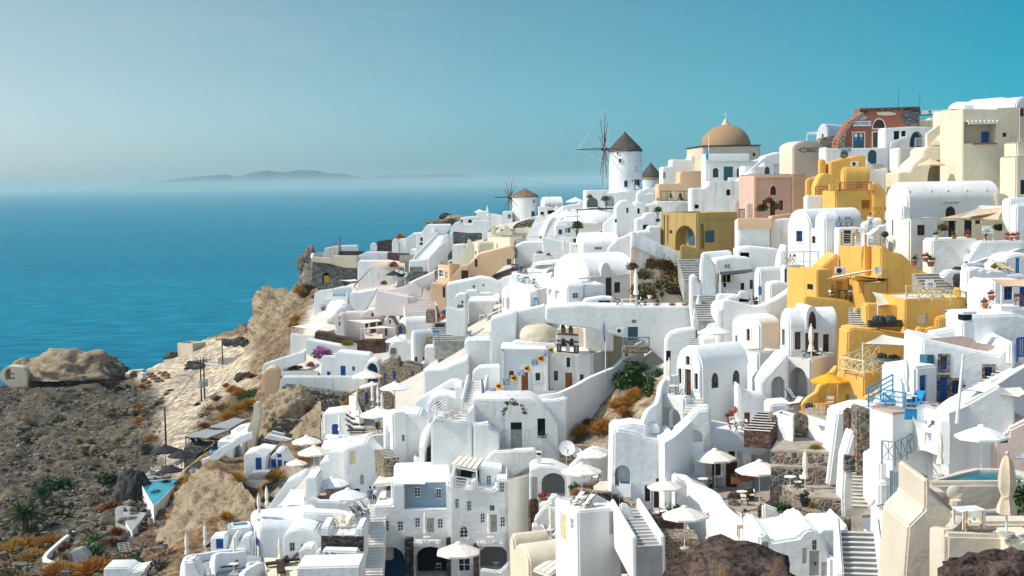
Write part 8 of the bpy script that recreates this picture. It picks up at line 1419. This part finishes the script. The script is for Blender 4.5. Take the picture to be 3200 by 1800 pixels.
put('bluechair','blue bench chair on the white terraces',Wp(2220,960,197),0,1.6,None)
# ================================================================ terraces above the dirt road (N, T6)
zone('N')
fa('long rough white wall above the dry stone terraces',[(1165,330),(1170,190),(1200,98),(1960,100),(2010,130),(2060,100),(2060,260),(1880,290)],203,1.5,OW,**TW)
for l,p,Y,m_ in(('upper dry stone terrace below the long white wall',[(1090,380),(1210,205),(1430,240),(1900,300),(1960,420),(1940,500),(1600,520),(1450,380)],197,'drystone'),('lower dry stone terrace above the white roof strip',[(1060,720),(1100,600),(1240,580),(1380,600),(1620,580),(1640,820),(1400,810)],186,'drystone'),('grey stone wall under the white roof strip',[(960,960),(975,800),(1440,885),(1400,1010)],181,LG)):fa(l,p,Y,3,m_,**SW)
fa('white flat roof strip on the grey stone wall',[(975,812),(1055,752),(1450,850),(1440,890)],181.5,3,WM,name='roof_strip',cat='roof',bev=.03)
H=fa('white cave house with a blue door above the scrub',[(762,1230),(766,975),(905,940),(1025,1010),(1010,1230)],174,4,sink=2);w(H,'R',900,1015,970,1192,'d',BB);fa('raised white roof box of the blue doored cave house',[(905,965),(910,915),(960,900),(1110,925),(1030,1000)],176,3,sink=0);H=fa('ruined white gable with four blue openings',[(1000,1200),(1060,1015),(1110,955),(1190,938),(1270,1000),(1390,1065),(1300,1160),(1300,1200)],175.5,4,OW,sink=2);[w(H,'R',*q,'s',BB)for q in((1145,970,1195,1015),(1020,1028,1060,1115),(1075,1032,1135,1125),(1150,1036,1200,1122),(1222,1056,1262,1140))];fa('grey terrace slab before the blue doored cave house',[(800,1260),(840,1190),(1060,1180),(960,1270)],171,2,PG,name='terrace_slab',cat=TE)
o=fa('tall brown plaster buttress beside the stepped pools',[(795,960),(810,690),(865,560),(885,392),(945,390),(965,560),(930,700),(900,930)],182,1.5,'rust',name='buttress',cat='wall',sink=2).o;o.data.materials[0]=MATS[LW]
H=fa('white stepped pool terraces beside the brown buttress',[(290,1190),(290,1040),(370,1010),(500,905),(640,835),(720,772),(865,722),(868,800),(700,880),(560,980),(400,1100)],179,.7,sink=2,bev=.08)
for p,Y in(([(150,1170),(230,1010),(330,880),(560,830),(610,850),(500,905),(380,1010),(300,1120)],177),([(470,835),(560,752),(730,742),(640,835)],181.5),([(620,712),(730,642),(865,610),(865,725),(740,762)],186)):floor(p,None,Y,'white',3,TE,'white stepped terrace beside the grey pergolas')
for l,p,Y in(('lowest turquoise step pool',[(370,950),(460,930),(565,845),(440,845)],180.4),('middle turquoise step pool',[(565,800),(620,790),(690,745),(620,745)],183),('highest turquoise step pool',[(680,705),(720,700),(780,655),(730,655)],186)):pool(l+' beside the grey pergolas',p,None,Y,PW,'white',.15)
flatroof('nearer grey fabric pergola over the loungers',[(110,775,184),(360,795,181),(620,700,188),(380,690,194)],'canvasgrey',3.6,(0,1,2,3),IR,battens=2);flatroof('farther grey fabric pergola over the loungers',[(380,672,190),(610,690,188),(800,590,196),(660,570,202)],'canvasgrey',3.2,(0,1),IR,battens=2);fa('dark stone base wall under the nearer pergola',[(80,1100),(85,890),(370,890),(230,1000),(190,1100)],183,4,LG,**SW);[put('loungerdark','dark lounger under the grey pergolas',Wp(a,b,184),.9,1.0,'loungers under the pergolas')for a,b in((230,870),(290,860),(420,830),(500,790))]
H=fa('white vaulted house with an arched bright blue door',[(1635,790),(1640,630),(1660,520),(1955,482),(1970,640),(1968,790)],178,5,sink=3);w(H,'R',1765,632,1842,760,'d',BB,arch=.15,sur='white')
for a,b,Y,s,k,l in((2170,340,178,1.25,UM,'largest cream parasol at the blue door cafe'),(2225,420,174,1.0,UM,'cream parasol next to the blue pillar door'),(2480,470,168,1.15,'parasolwhitewood','white parasol over the plunge terrace'),(2295,830,158,1.35,'parasolwhitewood','white parasol on a wooden pole above the palm leaves'),(1485,1080,165,1.15,UM,'cream parasol by the rocky path'),(1570,1230,155,1.2,UM,'cream parasol above the white ramp'),(1370,1260,158,.8,UM,'small cream parasol at the rocky edge'),(1775,1590,146,1.15,'parasolwhitewood','white parasol on the round terrace')):put(k,l,Wp(a,b,Y),.3,s,OP)
for i,(a,b)in enumerate(((2225,430),(2288,450),(2335,530),(2060,620),(2045,540),(1690,800),(1855,770),(2080,690))):put(CL,'closed cream parasol standing among the lounger rows',Wp(a,b+10,172-b*.015),0,.95,'closed parasols in the lounger rows')
for i in range(6):put('lounger','cream sun lounger in the sunny upper row',Wp(2190+i*12+(i%2)*4,455+i*24,171-i*1.5),R(75),1.15,'loungers in the sunny row');put('loungerdark' if i%2 else 'lounger','sun lounger in the shaded lower row',Wp(2010+i*6,575+i*32,168-i*1.5),R(80),1.1,'loungers in the shaded row')
floor([(1980,790),(2280,790),(2440,560),(2440,450),(2100,450),(1980,560)],None,164,PV,3,TE,'paved lounger deck between the white houses')
wall('white wall between the cafe and the dry stone terraces',[(1985,310,180),(2040,400,176),(2090,520,172)],3,.6,'white',3,TWN);fa('white cafe wall with a blue door',[(2050,460),(2050,260),(2300,200),(2460,330),(2450,470)],179,2,TS,sink=2,**SX);w(HH[-1],'R',2140,275,2180,400,'d',BB)
zone('T6')
H=h('tall white house with a double teal door',1020,1190,1410,730,1500,146,yaw=30,par=.2,roof='none');w(H,'L',1048,1018,1130,1335,'d',TL);w(H,'R',1318,1075,1366,1180,'w',GW);fa('white step block and plunge terrace above the teal door house',[(1180,1000),(1185,690),(1400,745),(1600,745),(1700,840),(1780,880),(1780,1000)],147,5,sink=4);pool('pale green plunge pool above the teal door house',[(1500,720),(1730,760),(1730,640),(1640,660)],None,154,PW,'white');fa('white vault shoulder left of the teal door',[(1015,1000),(1050,930),(1180,830),(1195,1000)],147,4,sink=2)
for p in([(410,1400,150),(430,1180,151),(560,1110,155),(830,1040,158)],[(720,1300,150),(730,1140,151),(800,1090,154),(1020,1060,156)]):wall('white curved parapet of the '+('outer' if p[0][0]<500 else 'inner')+' round terrace',p,6,.7,'white',4,TWN)
stairs('pale steps beside the teal door',(1150,1449,143.5),(1000,1300,146.3),1.6,7,TS);flatroof('white canvas awning over the cave porch',[(0,1340,155),(410,1290,154),(600,1100,161),(110,1080,163)],KW,2.5,(0,1),battens=4);put(AG,'palm leaves under the wooden poled parasol',Wp(930,980,157),0,1.2,GP);[put(BG_,'green shrub by the white parasol',Wp(a,b,160),0,.7,GB)for a,b in((1130,790),(1500,340),(1520,500))]
# ================================================================ bottom left suites (O), dark pool villa and scrub (M), dirt lot (E)
zone('O')
H=fa('white wall block with a stepped top below the awning',[(1615,330),(1625,165),(1715,135),(1725,45),(1915,42),(1918,330)],149,4,sink=4);H=fa('tall white rounded house with closed white shutters',[(1910,430),(1912,190),(1925,0),(2140,-60),(2300,100),(2495,215),(2450,300),(2200,430)],146,5,sink=4);w(H,'R',1965,35,2035,188,'s',CW);w(H,'R',2085,305,2126,416,'d',GW)
fa('white round terrace wall with a beige deck',[(1520,760),(1525,560),(1620,600),(1900,610),(1960,565),(2060,558),(2185,600),(2185,760)],141,1,sink=4,**SQ);floor([(1540,590),(1900,600),(2120,560),(2100,430),(1720,410)],None,144,PR,3,TE,'beige round deck');fa('beige curved stepped bench on the round deck',[(1700,560),(1725,420),(1900,470),(2080,440),(2115,560)],146,2,CR,name='bench_wall',cat='bench',sm=2);put('potgreen','two toned plant in a dark pot on the round deck',Wp(1600,590,143),0,1.1,PP);put(TA,'round white table on the round deck',Wp(1730,560,144),0,1.0,RTB)
fa('white ramp wall running down past the scrub',[(960,800),(1060,640),(1250,380),(1465,258),(1495,290),(1330,480),(1180,690),(1060,830)],147,2,sink=3,**SQ);sa('pale canvas panel over the white ramp',[(1300,465,146),(1462,458,147),(1455,650,142),(1145,668,141)],KW,sag=.05);fa('white stair blocks beside the pale canvas panel',[(1150,830),(1180,690),(1460,640),(1470,330),(1600,320),(1610,560),(1530,600),(1530,760),(1420,830)],142,4,sink=3)
H=h('white vaulted suite with a blue side window',850,965,1640,955,1240,131,yaw=20,**VL,rh=1.35);w(H,'L',903,1020,942,1112,'s',BB);H=fa('white arched gable suite with grey windows',[(1205,1240),(1210,1010),(1290,930),(1430,908),(1570,950),(1625,1040),(1630,1240)],129,4,sm=1,sink=3);w(H,'R',1285,1070,1346,1170,'w',GW);w(H,'R',1415,1090,1468,1152,'w',GW);fa('small white rounded block beside the gable suite',[(1390,1340),(1395,1160),(1470,1118),(1560,1120),(1570,1340)],126,2,sm=1,**TW);fa('white rounded block wall in front of the speckled wall',[(1540,1380),(1560,1220),(1600,1160),(1650,1180),(1660,1380)],125,1.5,**TW)
H=fa('white suite terrace with a dark lava stone panel',[(1640,1400),(1640,890),(1740,898),(1745,985),(2035,990),(2040,900),(2125,900),(2140,1400)],126,4,sink=3);q=[fR(H,*px(*p))for p in((1645,1160),(1645,992),(2125,1000),(2120,1168))];pm_(q,'y',-.06,.05).b('lava_panel','lava',H.o,0);ra('white lattice railing above the lava stone panel',[(1748,985,125.6),(2035,990,125.6)],.8,WW,'x',BR,1.2,.06);[put('deckcream','cream folding chair above the lava stone panel',Wp(a,900,128),q_,1.1,'cream folding chairs')for a,q_ in((1850,.4),(1920,-.4))]
fa('white deck wall behind the cream folding chairs',[(1420,800),(1430,725),(1800,745),(1960,770),(2180,760),(2180,900),(2040,830),(1720,860)],133,2,**TW);put(UW,'white parasol on the deck by the long white stair',Wp(1955,850,132),0,1.15,OP);[put('deck','white deck chair by the long white stair',Wp(a,780,134),.8,1.1,'deck chairs by the long stair')for a in(2040,2110)]
stairs('long white stair between the suites and the hotel',(2165,1500,124),(2235,640,139),2.6,26,WM);ra('white tube handrail of the long white stair',[(2110,1500,123),(2165,960,131),(2190,700,137)],.9,WW,'r','handrail',3,.06);[person(l,Wp(a,640,138.5),r_,1.02,stand(0),c)for a,l,r_,c in((2200,'person in blue clothes on the long white stair',2.6,('clothblue','clothblue')),(2250,'person in a white top and dark shorts on the long white stair',2.9,('clothwhite','clothdark')))]
flatroof('white slatted pergola at the head of the long stair',[(2235,420,139),(2440,400,139),(2560,290,146),(2300,320,145)],KV,2.4,(0,1),battens=6,slats=True);fa('white hotel terrace wall beside the couple',[(2240,760),(2242,655),(2450,655),(2450,760)],137,.5,**TW);put(TA,'white table on the hotel corner terrace',Wp(2340,640,138.5),0,.95,RTB)
pool('small blue plunge pool beside the rock face',[(620,890),(850,870),(825,825),(620,850)],None,134,'pooldeep','white',.25);fa('white pool block beside the rock face',[(570,1000),(580,850),(640,900),(850,880),(850,1000)],133,.6,sink=3,**SQ);H=fa('white hut with a blue panel door',[(385,1200),(388,1010),(560,990),(590,1200)],131,2,sink=3);w(H,'R',452,1030,536,1142,'d',BB);fa('white step walls under the small plunge pool',[(590,1160),(640,1000),(700,970),(705,1080),(760,1000),(850,1000),(850,1200)],130,2,**TW)
for p,l in(([(70,1500,122),(110,1240,126),(300,1190,128),(560,1150,129),(780,1140,130)],'upper'),([(420,1500,120),(430,1210,124),(640,1180,125),(780,1160,126)],'inner'),([(740,1500,119),(760,1400,120),(900,1310,122),(960,1290,123)],'lower')):wall('white '+l+' wall of the bottom left sun terraces',p,4,.5,'white',4,TWN)
floor([(250,1440),(960,1440),(960,1230),(800,1200),(280,1240)],None,123,PG,3,TE,'grey sun terrace floor');fa('white ramp block at the bottom left corner',[(90,1600),(95,1290),(200,1280),(290,1449),(300,1600)],120,2,**TW);[put('loungerdark','black sun lounger on the grey sun terrace',at(a,b),R(-70),1.0,'black loungers')for a,b in((590,1370),(650,1340))];put(TA,'oval white table on the grey sun terrace',at(655,1400),0,1.0,RTB);pool('pale plunge pool at the terrace edge',[(790,1340),(950,1310),(930,1280),(800,1300)],None,122,PW,'white')
floor([(1040,1449),(1400,1449),(1390,1250),(1000,1240)],None,121,'paleyellow',3,TE,'cream floored sun terrace');[put('loungerwood','dark wooden lounger on the cream floored terrace',at(a,b),q_,1.1,'dark wooden loungers')for a,b,q_ in((1150,1340,-1.2),(1270,1310,-1.2),(1190,1420,.2))]
for a,b,Y,l in((665,1330,124,'on the grey sun terrace'),(1180,1340,121,'among the dark wooden loungers'),(335,1180,128,'by the blue panel door'),(125,1290,124,'at the scrub edge'),(1030,720,142,'at the head of the white ramp'),(940,810,139,'by the small plunge pool')):put(CL,'closed cream parasol '+l,Wp(a,b,Y),0,.9,'closed parasols')
for a,b in((290,1270),(497,1310)):put('jar' if a>400 else 'potyellow','clay jar on the grey sun terrace' if a>400 else 'bushy clay pot on the grey sun terrace',Wp(a,b,125),0,.75,None)
fa('white speckled wall set with dark stones',[(1650,1449),(1655,1160),(2060,1170),(2070,1449)],123,1.5,'white',**TW);H=HH[-1];rnd=random.Random(2);m=MB();[m.ell((*(lambda t:(t[0],-.02,t[1]))(fR(H,*px(rnd.uniform(1690,2030),rnd.uniform(1185,1290)))),),(.09,.05,.07),6,4)for _ in range(26)];m.b('set_stones','blackrock',H.o,30);fa('white floor bench under the speckled wall',[(1360,1600),(1365,1350),(2090,1330),(2090,1600)],118,4,sink=2)
# ---- dark pool villa
zone('M')
pool('turquoise infinity pool with a white edge',[(1405,500),(1545,745),(1600,700),(1830,460)],None,177,PW,'white',.2);floor([(1380,480),(1560,350),(1900,300),(1890,440),(1700,450)],None,187,'canvasgrey',4,TE,'dark deck behind the infinity pool')
wall('long black retaining wall beside the infinity pool',[(1840,450,182),(1600,720,172),(1470,840,166),(1220,1090,157)],5,.7,'blackrock',3,'retaining_wall');fa('lava stone front under the infinity pool',[(1410,560),(1410,505),(1550,745),(1560,800),(1470,830),(1440,700)],176,1,LG,sink=2,**SX);floor([(1240,800),(1480,810),(1330,1000),(1240,850)],None,168,PG,3,TE,'grey lower terrace of the pool villa');wall('grey rounded wall of the lower pool terrace',[(1340,770,170),(1230,745,171),(1200,790,168),(1230,900,165),(1320,1010,161)],5,1.0,'greystucco',4,TWN);rock('dark plaster dome rock beside the pool',Wp(1350,690,176),(2.3,2.2,3.6),'blackrock',17,.2)
for a,b,l,s in((1670,400,'black parasol at the seaward end of the deck',1.25),(1830,430,'black parasol at the hill end of the deck',1.15),(1720,560,'black parasol leaning over the pool edge',1.0)):put('parasolblack',l,Wp(a,b,184-(b>500)*5),0,s,OP)
[put('loungerwhite','white cushioned lounger on the dark pool deck',Wp(a,b,186),R(100),1.1,'loungers on the dark deck')for a,b in((1590,420),(1640,405),(1830,390))];J=stand(0);sw=person('dark haired person standing in the infinity pool',Wp(1560,680,175)-V((0,0,1.0)),2.0,1.05,J,('skin','clothdark'))
H=fa('white low flat roof at the bottom of the scrub',[(1020,1560),(1040,1365),(1280,1362),(1340,1400),(1470,1375),(1460,1560)],134,3,sink=2);fa('concrete slab shelter in the scrub',[(710,1200),(830,1160),(915,1250),(760,1390),(740,1310)],150,1.0,'grey',name='slab_shelter',cat='shelter');fa('dark tank box among the orange shrubs',[(960,915),(960,840),(1055,840),(1055,915)],170,1.2,'canvasgrey',name='tank_box',cat='tank');wall('pale kerb wall winding through the scrub',[(450,1350,148),(540,1310,150),(450,1250,152),(600,1100,160),(740,990,166)],.8,.5,WM,5,'kerb_wall')
o=em('wooden_pallet',atg(1250,1210,.1),.4);tag(o,'weathered wooden pallet leaning in the scrub','pallet');m=MB();[m.box((0,-.5+i*.25,.35+i*.12),(1.3,.14,.04))for i in range(5)];m.b('slats',GW,o,0);m=MB();[m.bar((x,-.6,.25),(x,.6,.8),.09)for x in(-.55,0,.55)];m.b('bearers',GW,o,0)
def palm():
 b=atg(260,1010);o=em('palm_tree',b);tag(o,'dark bushy palm tree at the foot of the rubble slope','palm tree');cy((0,0,-1),(0,0,2.2),.45,.38,10).b('trunk',DW,o);rnd=random.Random(9);m=MB()
 for i in range(64):
  t=i*2.4;el=R(80-105*(i/64));L=rnd.uniform(3.0,4.0);d=V((cos(t),sin(t),0));P=[V((0,0,2.1))+d*(L*q*cos(el)*(1-.15*q))+V((0,0,L*q*sin(el)-1.5*q*q))for q in[k/7 for k in range(8)]];s=V((-sin(t),cos(t),0))
  for k in range(1,7):
   for sg in(-1,1):
    for e in(0,.5):q=P[k].lerp(P[k+1],e);r=q+s*sg*(.75*(1-.1*k))+d*.3-V((0,0,.3));m.add([q,q+d*.13,r],[(0,1,2)])
  m.bar(P[0],P[3],.06);m.bar(P[3],P[6],.04)
 m.b('fronds','palmleaf',o,0)
palm()
for i,(a,b,s,k)in enumerate([(60,1240,2.6,BO),(180,1190,2.8,BO),(290,1150,2.2,BD),(420,1180,2.4,BL),(140,1330,2.4,BL),(330,1290,2.6,BO),(60,1420,2.2,BL),(500,1100,1.8,BD),(560,1440,2.6,BD),(700,1430,2.4,BO),(940,1400,2.6,BD),(1010,1340,1.8,BD),(930,1220,1.8,BG_),(980,1100,2.0,BG_),(880,1080,1.3,BL),(1060,960,1.8,BL),(1130,760,2.2,BU),(1020,790,1.5,BD),(1180,1000,1.5,BU),(860,890,1.3,BG_),(1140,1100,1.3,BU),(680,1160,1.4,BU),(620,1250,1.5,BL),(1200,1300,2.0,BL),(1380,1330,1.6,BG_),(1700,1230,1.6,BY),(1600,1330,1.7,BY),(1960,560,2.6,BO),(2050,620,2.8,BO),(2130,540,1.6,BD),(2350,480,2.3,BO),(1800,680,2.0,BD),(2000,780,1.8,BL),(2280,820,1.2,BD),(1480,930,1.2,BL),(560,540,3.2,BK),(420,600,2.5,BK),(480,680,2.2,BY),(600,720,1.8,BY),(640,850,2.2,BK),(1090,470,2.3,BK),(1230,270,2.0,BY),(1420,90,2.0,BY),(1480,160,2.0,BY),(1520,60,1.6,BO),(1060,600,1.8,BY),(960,690,1.8,BY),(270,60,2.2,BK),(740,700,1.3,BY),(850,200,1.6,BL),(710,250,1.3,BY),(510,290,1.2,BY),(680,60,1.2,BY),(1190,140,1.6,BL),(980,180,1.4,BY),(910,90,1.4,BY),(780,70,1.2,BL)]):put(k,('orange dry tussock' if k in(BD,BO)else 'rust coloured shrub' if k==BU else 'green shrub' if k==BG_ else 'dark scrub bush')+' on the rubble slope below the dirt road',atg(a,b+18),i*1.1,(s*.9,s*.9,s*.75),'scrub on the slope')
zone('N')
for i,(a,b,s,k)in enumerate([(650,250,2.0,BD),(730,290,2.2,BD),(470,340,1.8,BU),(850,290,2.0,BG_),(780,360,1.8,BG_),(830,410,2.4,BO),(700,480,2.8,BO),(600,560,2.6,BO),(390,450,2.3,BL),(530,450,2.4,BL),(330,520,1.8,BY),(320,640,1.4,BU),(570,190,1.2,BD),(250,400,1.0,BK),(860,90,1.8,BU),(1580,290,2.5,BL),(1930,320,1.7,BO),(1950,400,1.4,BO),(1020,400,1.9,BU),(1180,400,2.1,BL),(1500,460,1.8,BU),(1390,560,1.2,BU),(1020,1330,2.4,BO),(1130,1230,2.2,BO),(940,1400,2.0,BO),(620,1280,2.4,BO),(230,1260,2.4,BO),(310,1340,2.2,BO),(700,880,1.6,BG_),(760,830,1.0,BU),(1430,1050,1.6,BD),(1050,1480,1.2,BG_),(1590,830,1.3,BD),(1380,250,.9,BL)]):put(k,('orange dry tussock' if k in(BD,BO)else 'rust coloured shrub' if k==BU else 'green shrub')+' on the bank between road and terraces',atg(a,b+20),i*1.7,(s*.85,s*.85,s*.7),'scrub on the bank')
zone('X')
for i in range(90):
 a,b=(i*173)%540,1215+(i*97)%540;put(BY if i%3 else 'bushgrey2','small grey-green scrub bush on the rubble slope',atg(a,b),i,(.6+.9*((i*7)%10)/10,)*2+(.6,),'grey scrub on the rubble slope')
zone('T1')
for i,(a,b,s,k)in enumerate([(60,720,2.0,BL),(2050,690,1.8,BL),(2150,370,2.0,BD),(1950,470,1.8,BU),(2290,800,1.1,BD),(1140,880,1.4,BY),(830,1000,1.6,BY),(470,1370,1.8,BY),(2230,1140,1.6,BD),(2250,1230,1.9,BO),(2000,1270,1.7,BU),(2270,1400,2.0,BD),(1790,1250,1.2,BY),(1000,1040,1.1,BY),(1480,900,1.0,BY),(1740,880,1.0,BY),(1310,1390,1.5,BY),(2200,1260,1.3,BO)]):put(k,'scrub bush on the upper rubble slope',atg(a,b+15),i,(s*.9,s*.9,s*.7),'scrub on the upper slope')
H=fa('ruined stone arch at the edge of the sea cliff',[(0,700),(0,610),(40,540),(100,490),(200,488),(330,500),(400,540),(440,620),(430,720)],281,3,LW,name='ruined_arch',cat='ruin',sm=1,sink=2);w(H,'R',80,525,230,700,'n',arch=.5,d=9)
for i in range(22):a,b=1760+(i*97)%560,530+(i*61)%150;o=em('stacked_block',atg(a,b,.0),i);tag(o,'white and pale blue builder block dumped beside the tuff outcrop','block','builder blocks by the outcrop');s=.5+.35*((i*7)%5)/4;bx((0,0,s*.6),(s*2.2,s*1.5,s*1.2)).b('block',('plasticwhite',GB_,KW)[i%3],o,0,.04);bx((0,0,s*1.23),(s*2.3,s*1.6,.06)).b('wrapping','plasticwhite',o,0)
for i in range(16):p=atg(2320+(i*53)%420,590+(i*37)%170);rock('heap of reddish rubble on the dirt lot',p,(.7,.6,.45),'rust' if i%2 else 'greyrock',i,.35,name='rubble_heap',cat='rubble',group='rubble heaps on the dirt lot')
zone('E')
o=h('roofless concrete box building at the far edge of the dirt lot',1785,1940,2072,400,470,330,yaw=60,mat=LW,par=2.2,rim=.4,rmat=PV,bev=.05);
poles=[]
for a,b,t,dx,Y,l,tr in((2245,722,345,-35,296,'dark power pole with a cross arm by the cliff',0),(2030,1035,565,-28,252,'left pole of the twin transformer poles',1),(2062,1012,548,-18,252.5,'right pole of the twin transformer poles',1),(1672,1465,1035,-24,207,'lone wire pole beside the dirt road',0)):
 g=Wp(a,b,Y);o=em('power_pole',g);tag(o,l,'power pole',None);hh=phei(g,*px(a+dx,t));cy((0,0,-.5),(0,0,hh),.17,.11).b('pole',DW,o);m=MB()
 if t<900:m.bar((-1.3,0,hh-.3),(1.3,0,hh-.3),.14);[m.cyl((x,0,hh-.3),(x,0,hh+.1),.06)for x in(-1.2,-.5,.5,1.2)];m.b('cross_arm',DW,o,0)
 if tr:bx((.25,-.2,hh*.48),(.8,.7,1.3)).b('transformer_box',GW if a>2040 else 'canvasgrey',o,0)
 poles.append(g+V((0,0,hh-.2)))
for k,(i,j)in enumerate(((1,3),(2,3))):o=em('power_line',poles[i]);tag(o,'sagging wire from the twin poles to the lone pole'+(', upper' if k else ', lower'),'wire');d=poles[j]-poles[i];m=MB();P=[d*(q/10)-V((0,0,1.6*q/10*(1-q/10)*2))for q in range(11)];[m.bar(P[q],P[q+1],.035)for q in range(10)];m.b('wire',IR,o,0)
fa('low concrete walls of an unfinished pit at the cliff foot',[(2190,620),(2190,545),(2420,535),(2420,640),(2300,650)],300,1,'grey',name='concrete_wall',cat='wall',bev=.04);fa('pale concrete kerb on the dirt lot',[(2060,610),(2060,598),(2440,640),(2440,660)],290,.8,WM,name='kerb_wall',cat='wall',bev=.04);rock('white tarpaulin covered heap at the cliff foot',Wp(2365,440,318),(2.4,1.6,1.3),KW,3,.15,name='covered_heap',cat='heap')
for i,(a,b,r_)in enumerate(((1560,505,1.6),(1650,490,1.2),(1720,480,1.5),(1760,470,1.0),(2330,400,1.5),(2430,385,1.6),(2480,400,1.3),(1950,630,1.5),(2010,640,1.2),(2380,710,1.4),(2450,740,1.2))):rock('dark dumped rock at the edge of the dirt lot',atg(a,b),(r_*1.3,r_,r_*.7),'blackrock',i,.4,group='dark rocks by the dirt lot')
rnd=random.Random(8);m=MB()
for i in range(1500):
 a,b=rnd.uniform(-40,520),rnd.uniform(1195,1800)
 if inpoly(DIRT,np.array([a]),np.array([b]))[0]:continue
 zone('X');p=atg(a,b);k=rnd.uniform(.1,.42)*(1 if rnd.random()<.93 else 2.2);m.ell(p,(k*rnd.uniform(.8,1.5),k,k*.7),5,3,.35)
o=m.b('scattered_stones','greyrock',None,0);tag(o,'loose grey stones strewn over the rubble slope',None,None,'stuff')
carve()
def settle():
 hid=[c for o in PLACED for c in o.children_recursive]
 for c in hid:c.hide_viewport=True
 dg=bpy.context.evaluated_depsgraph_get();dg.update();todo=[]
 for o in PLACED:
  if re.match('bunt|air_c|climb|boug|satel|cush|ant|sail',o.name):continue
  p=o.location.copy();L=p.length;d=p/L;best=None;k=L*.7
  for _ in range(6):
   ok,hp,n,_i,ob,_m=SC.ray_cast(dg,d*k,d,distance=L*1.1-k)
   if not ok:break
   if n.z>.45 and ob.name !='haze' and abs(hp.length-L)<L*.09:best=hp if best is None or abs(hp.length-L)<abs(best.length-L)else best
   k=hp.length+.05
  if best is None:
   ok,hp,n,_i,ob,_m=SC.ray_cast(dg,p+V((0,0,.6)),V((0,0,-1)),distance=14 if re.search('bush|scrub',o.name)else 3)
   if ok and n.z>.3:best=hp
  if best is not None:todo.append((o,best,best.length/L))
 for c in hid:c.hide_viewport=False
 for o,q,k in todo:o.location=q;o.scale=[x*k for x in o.scale]
settle()
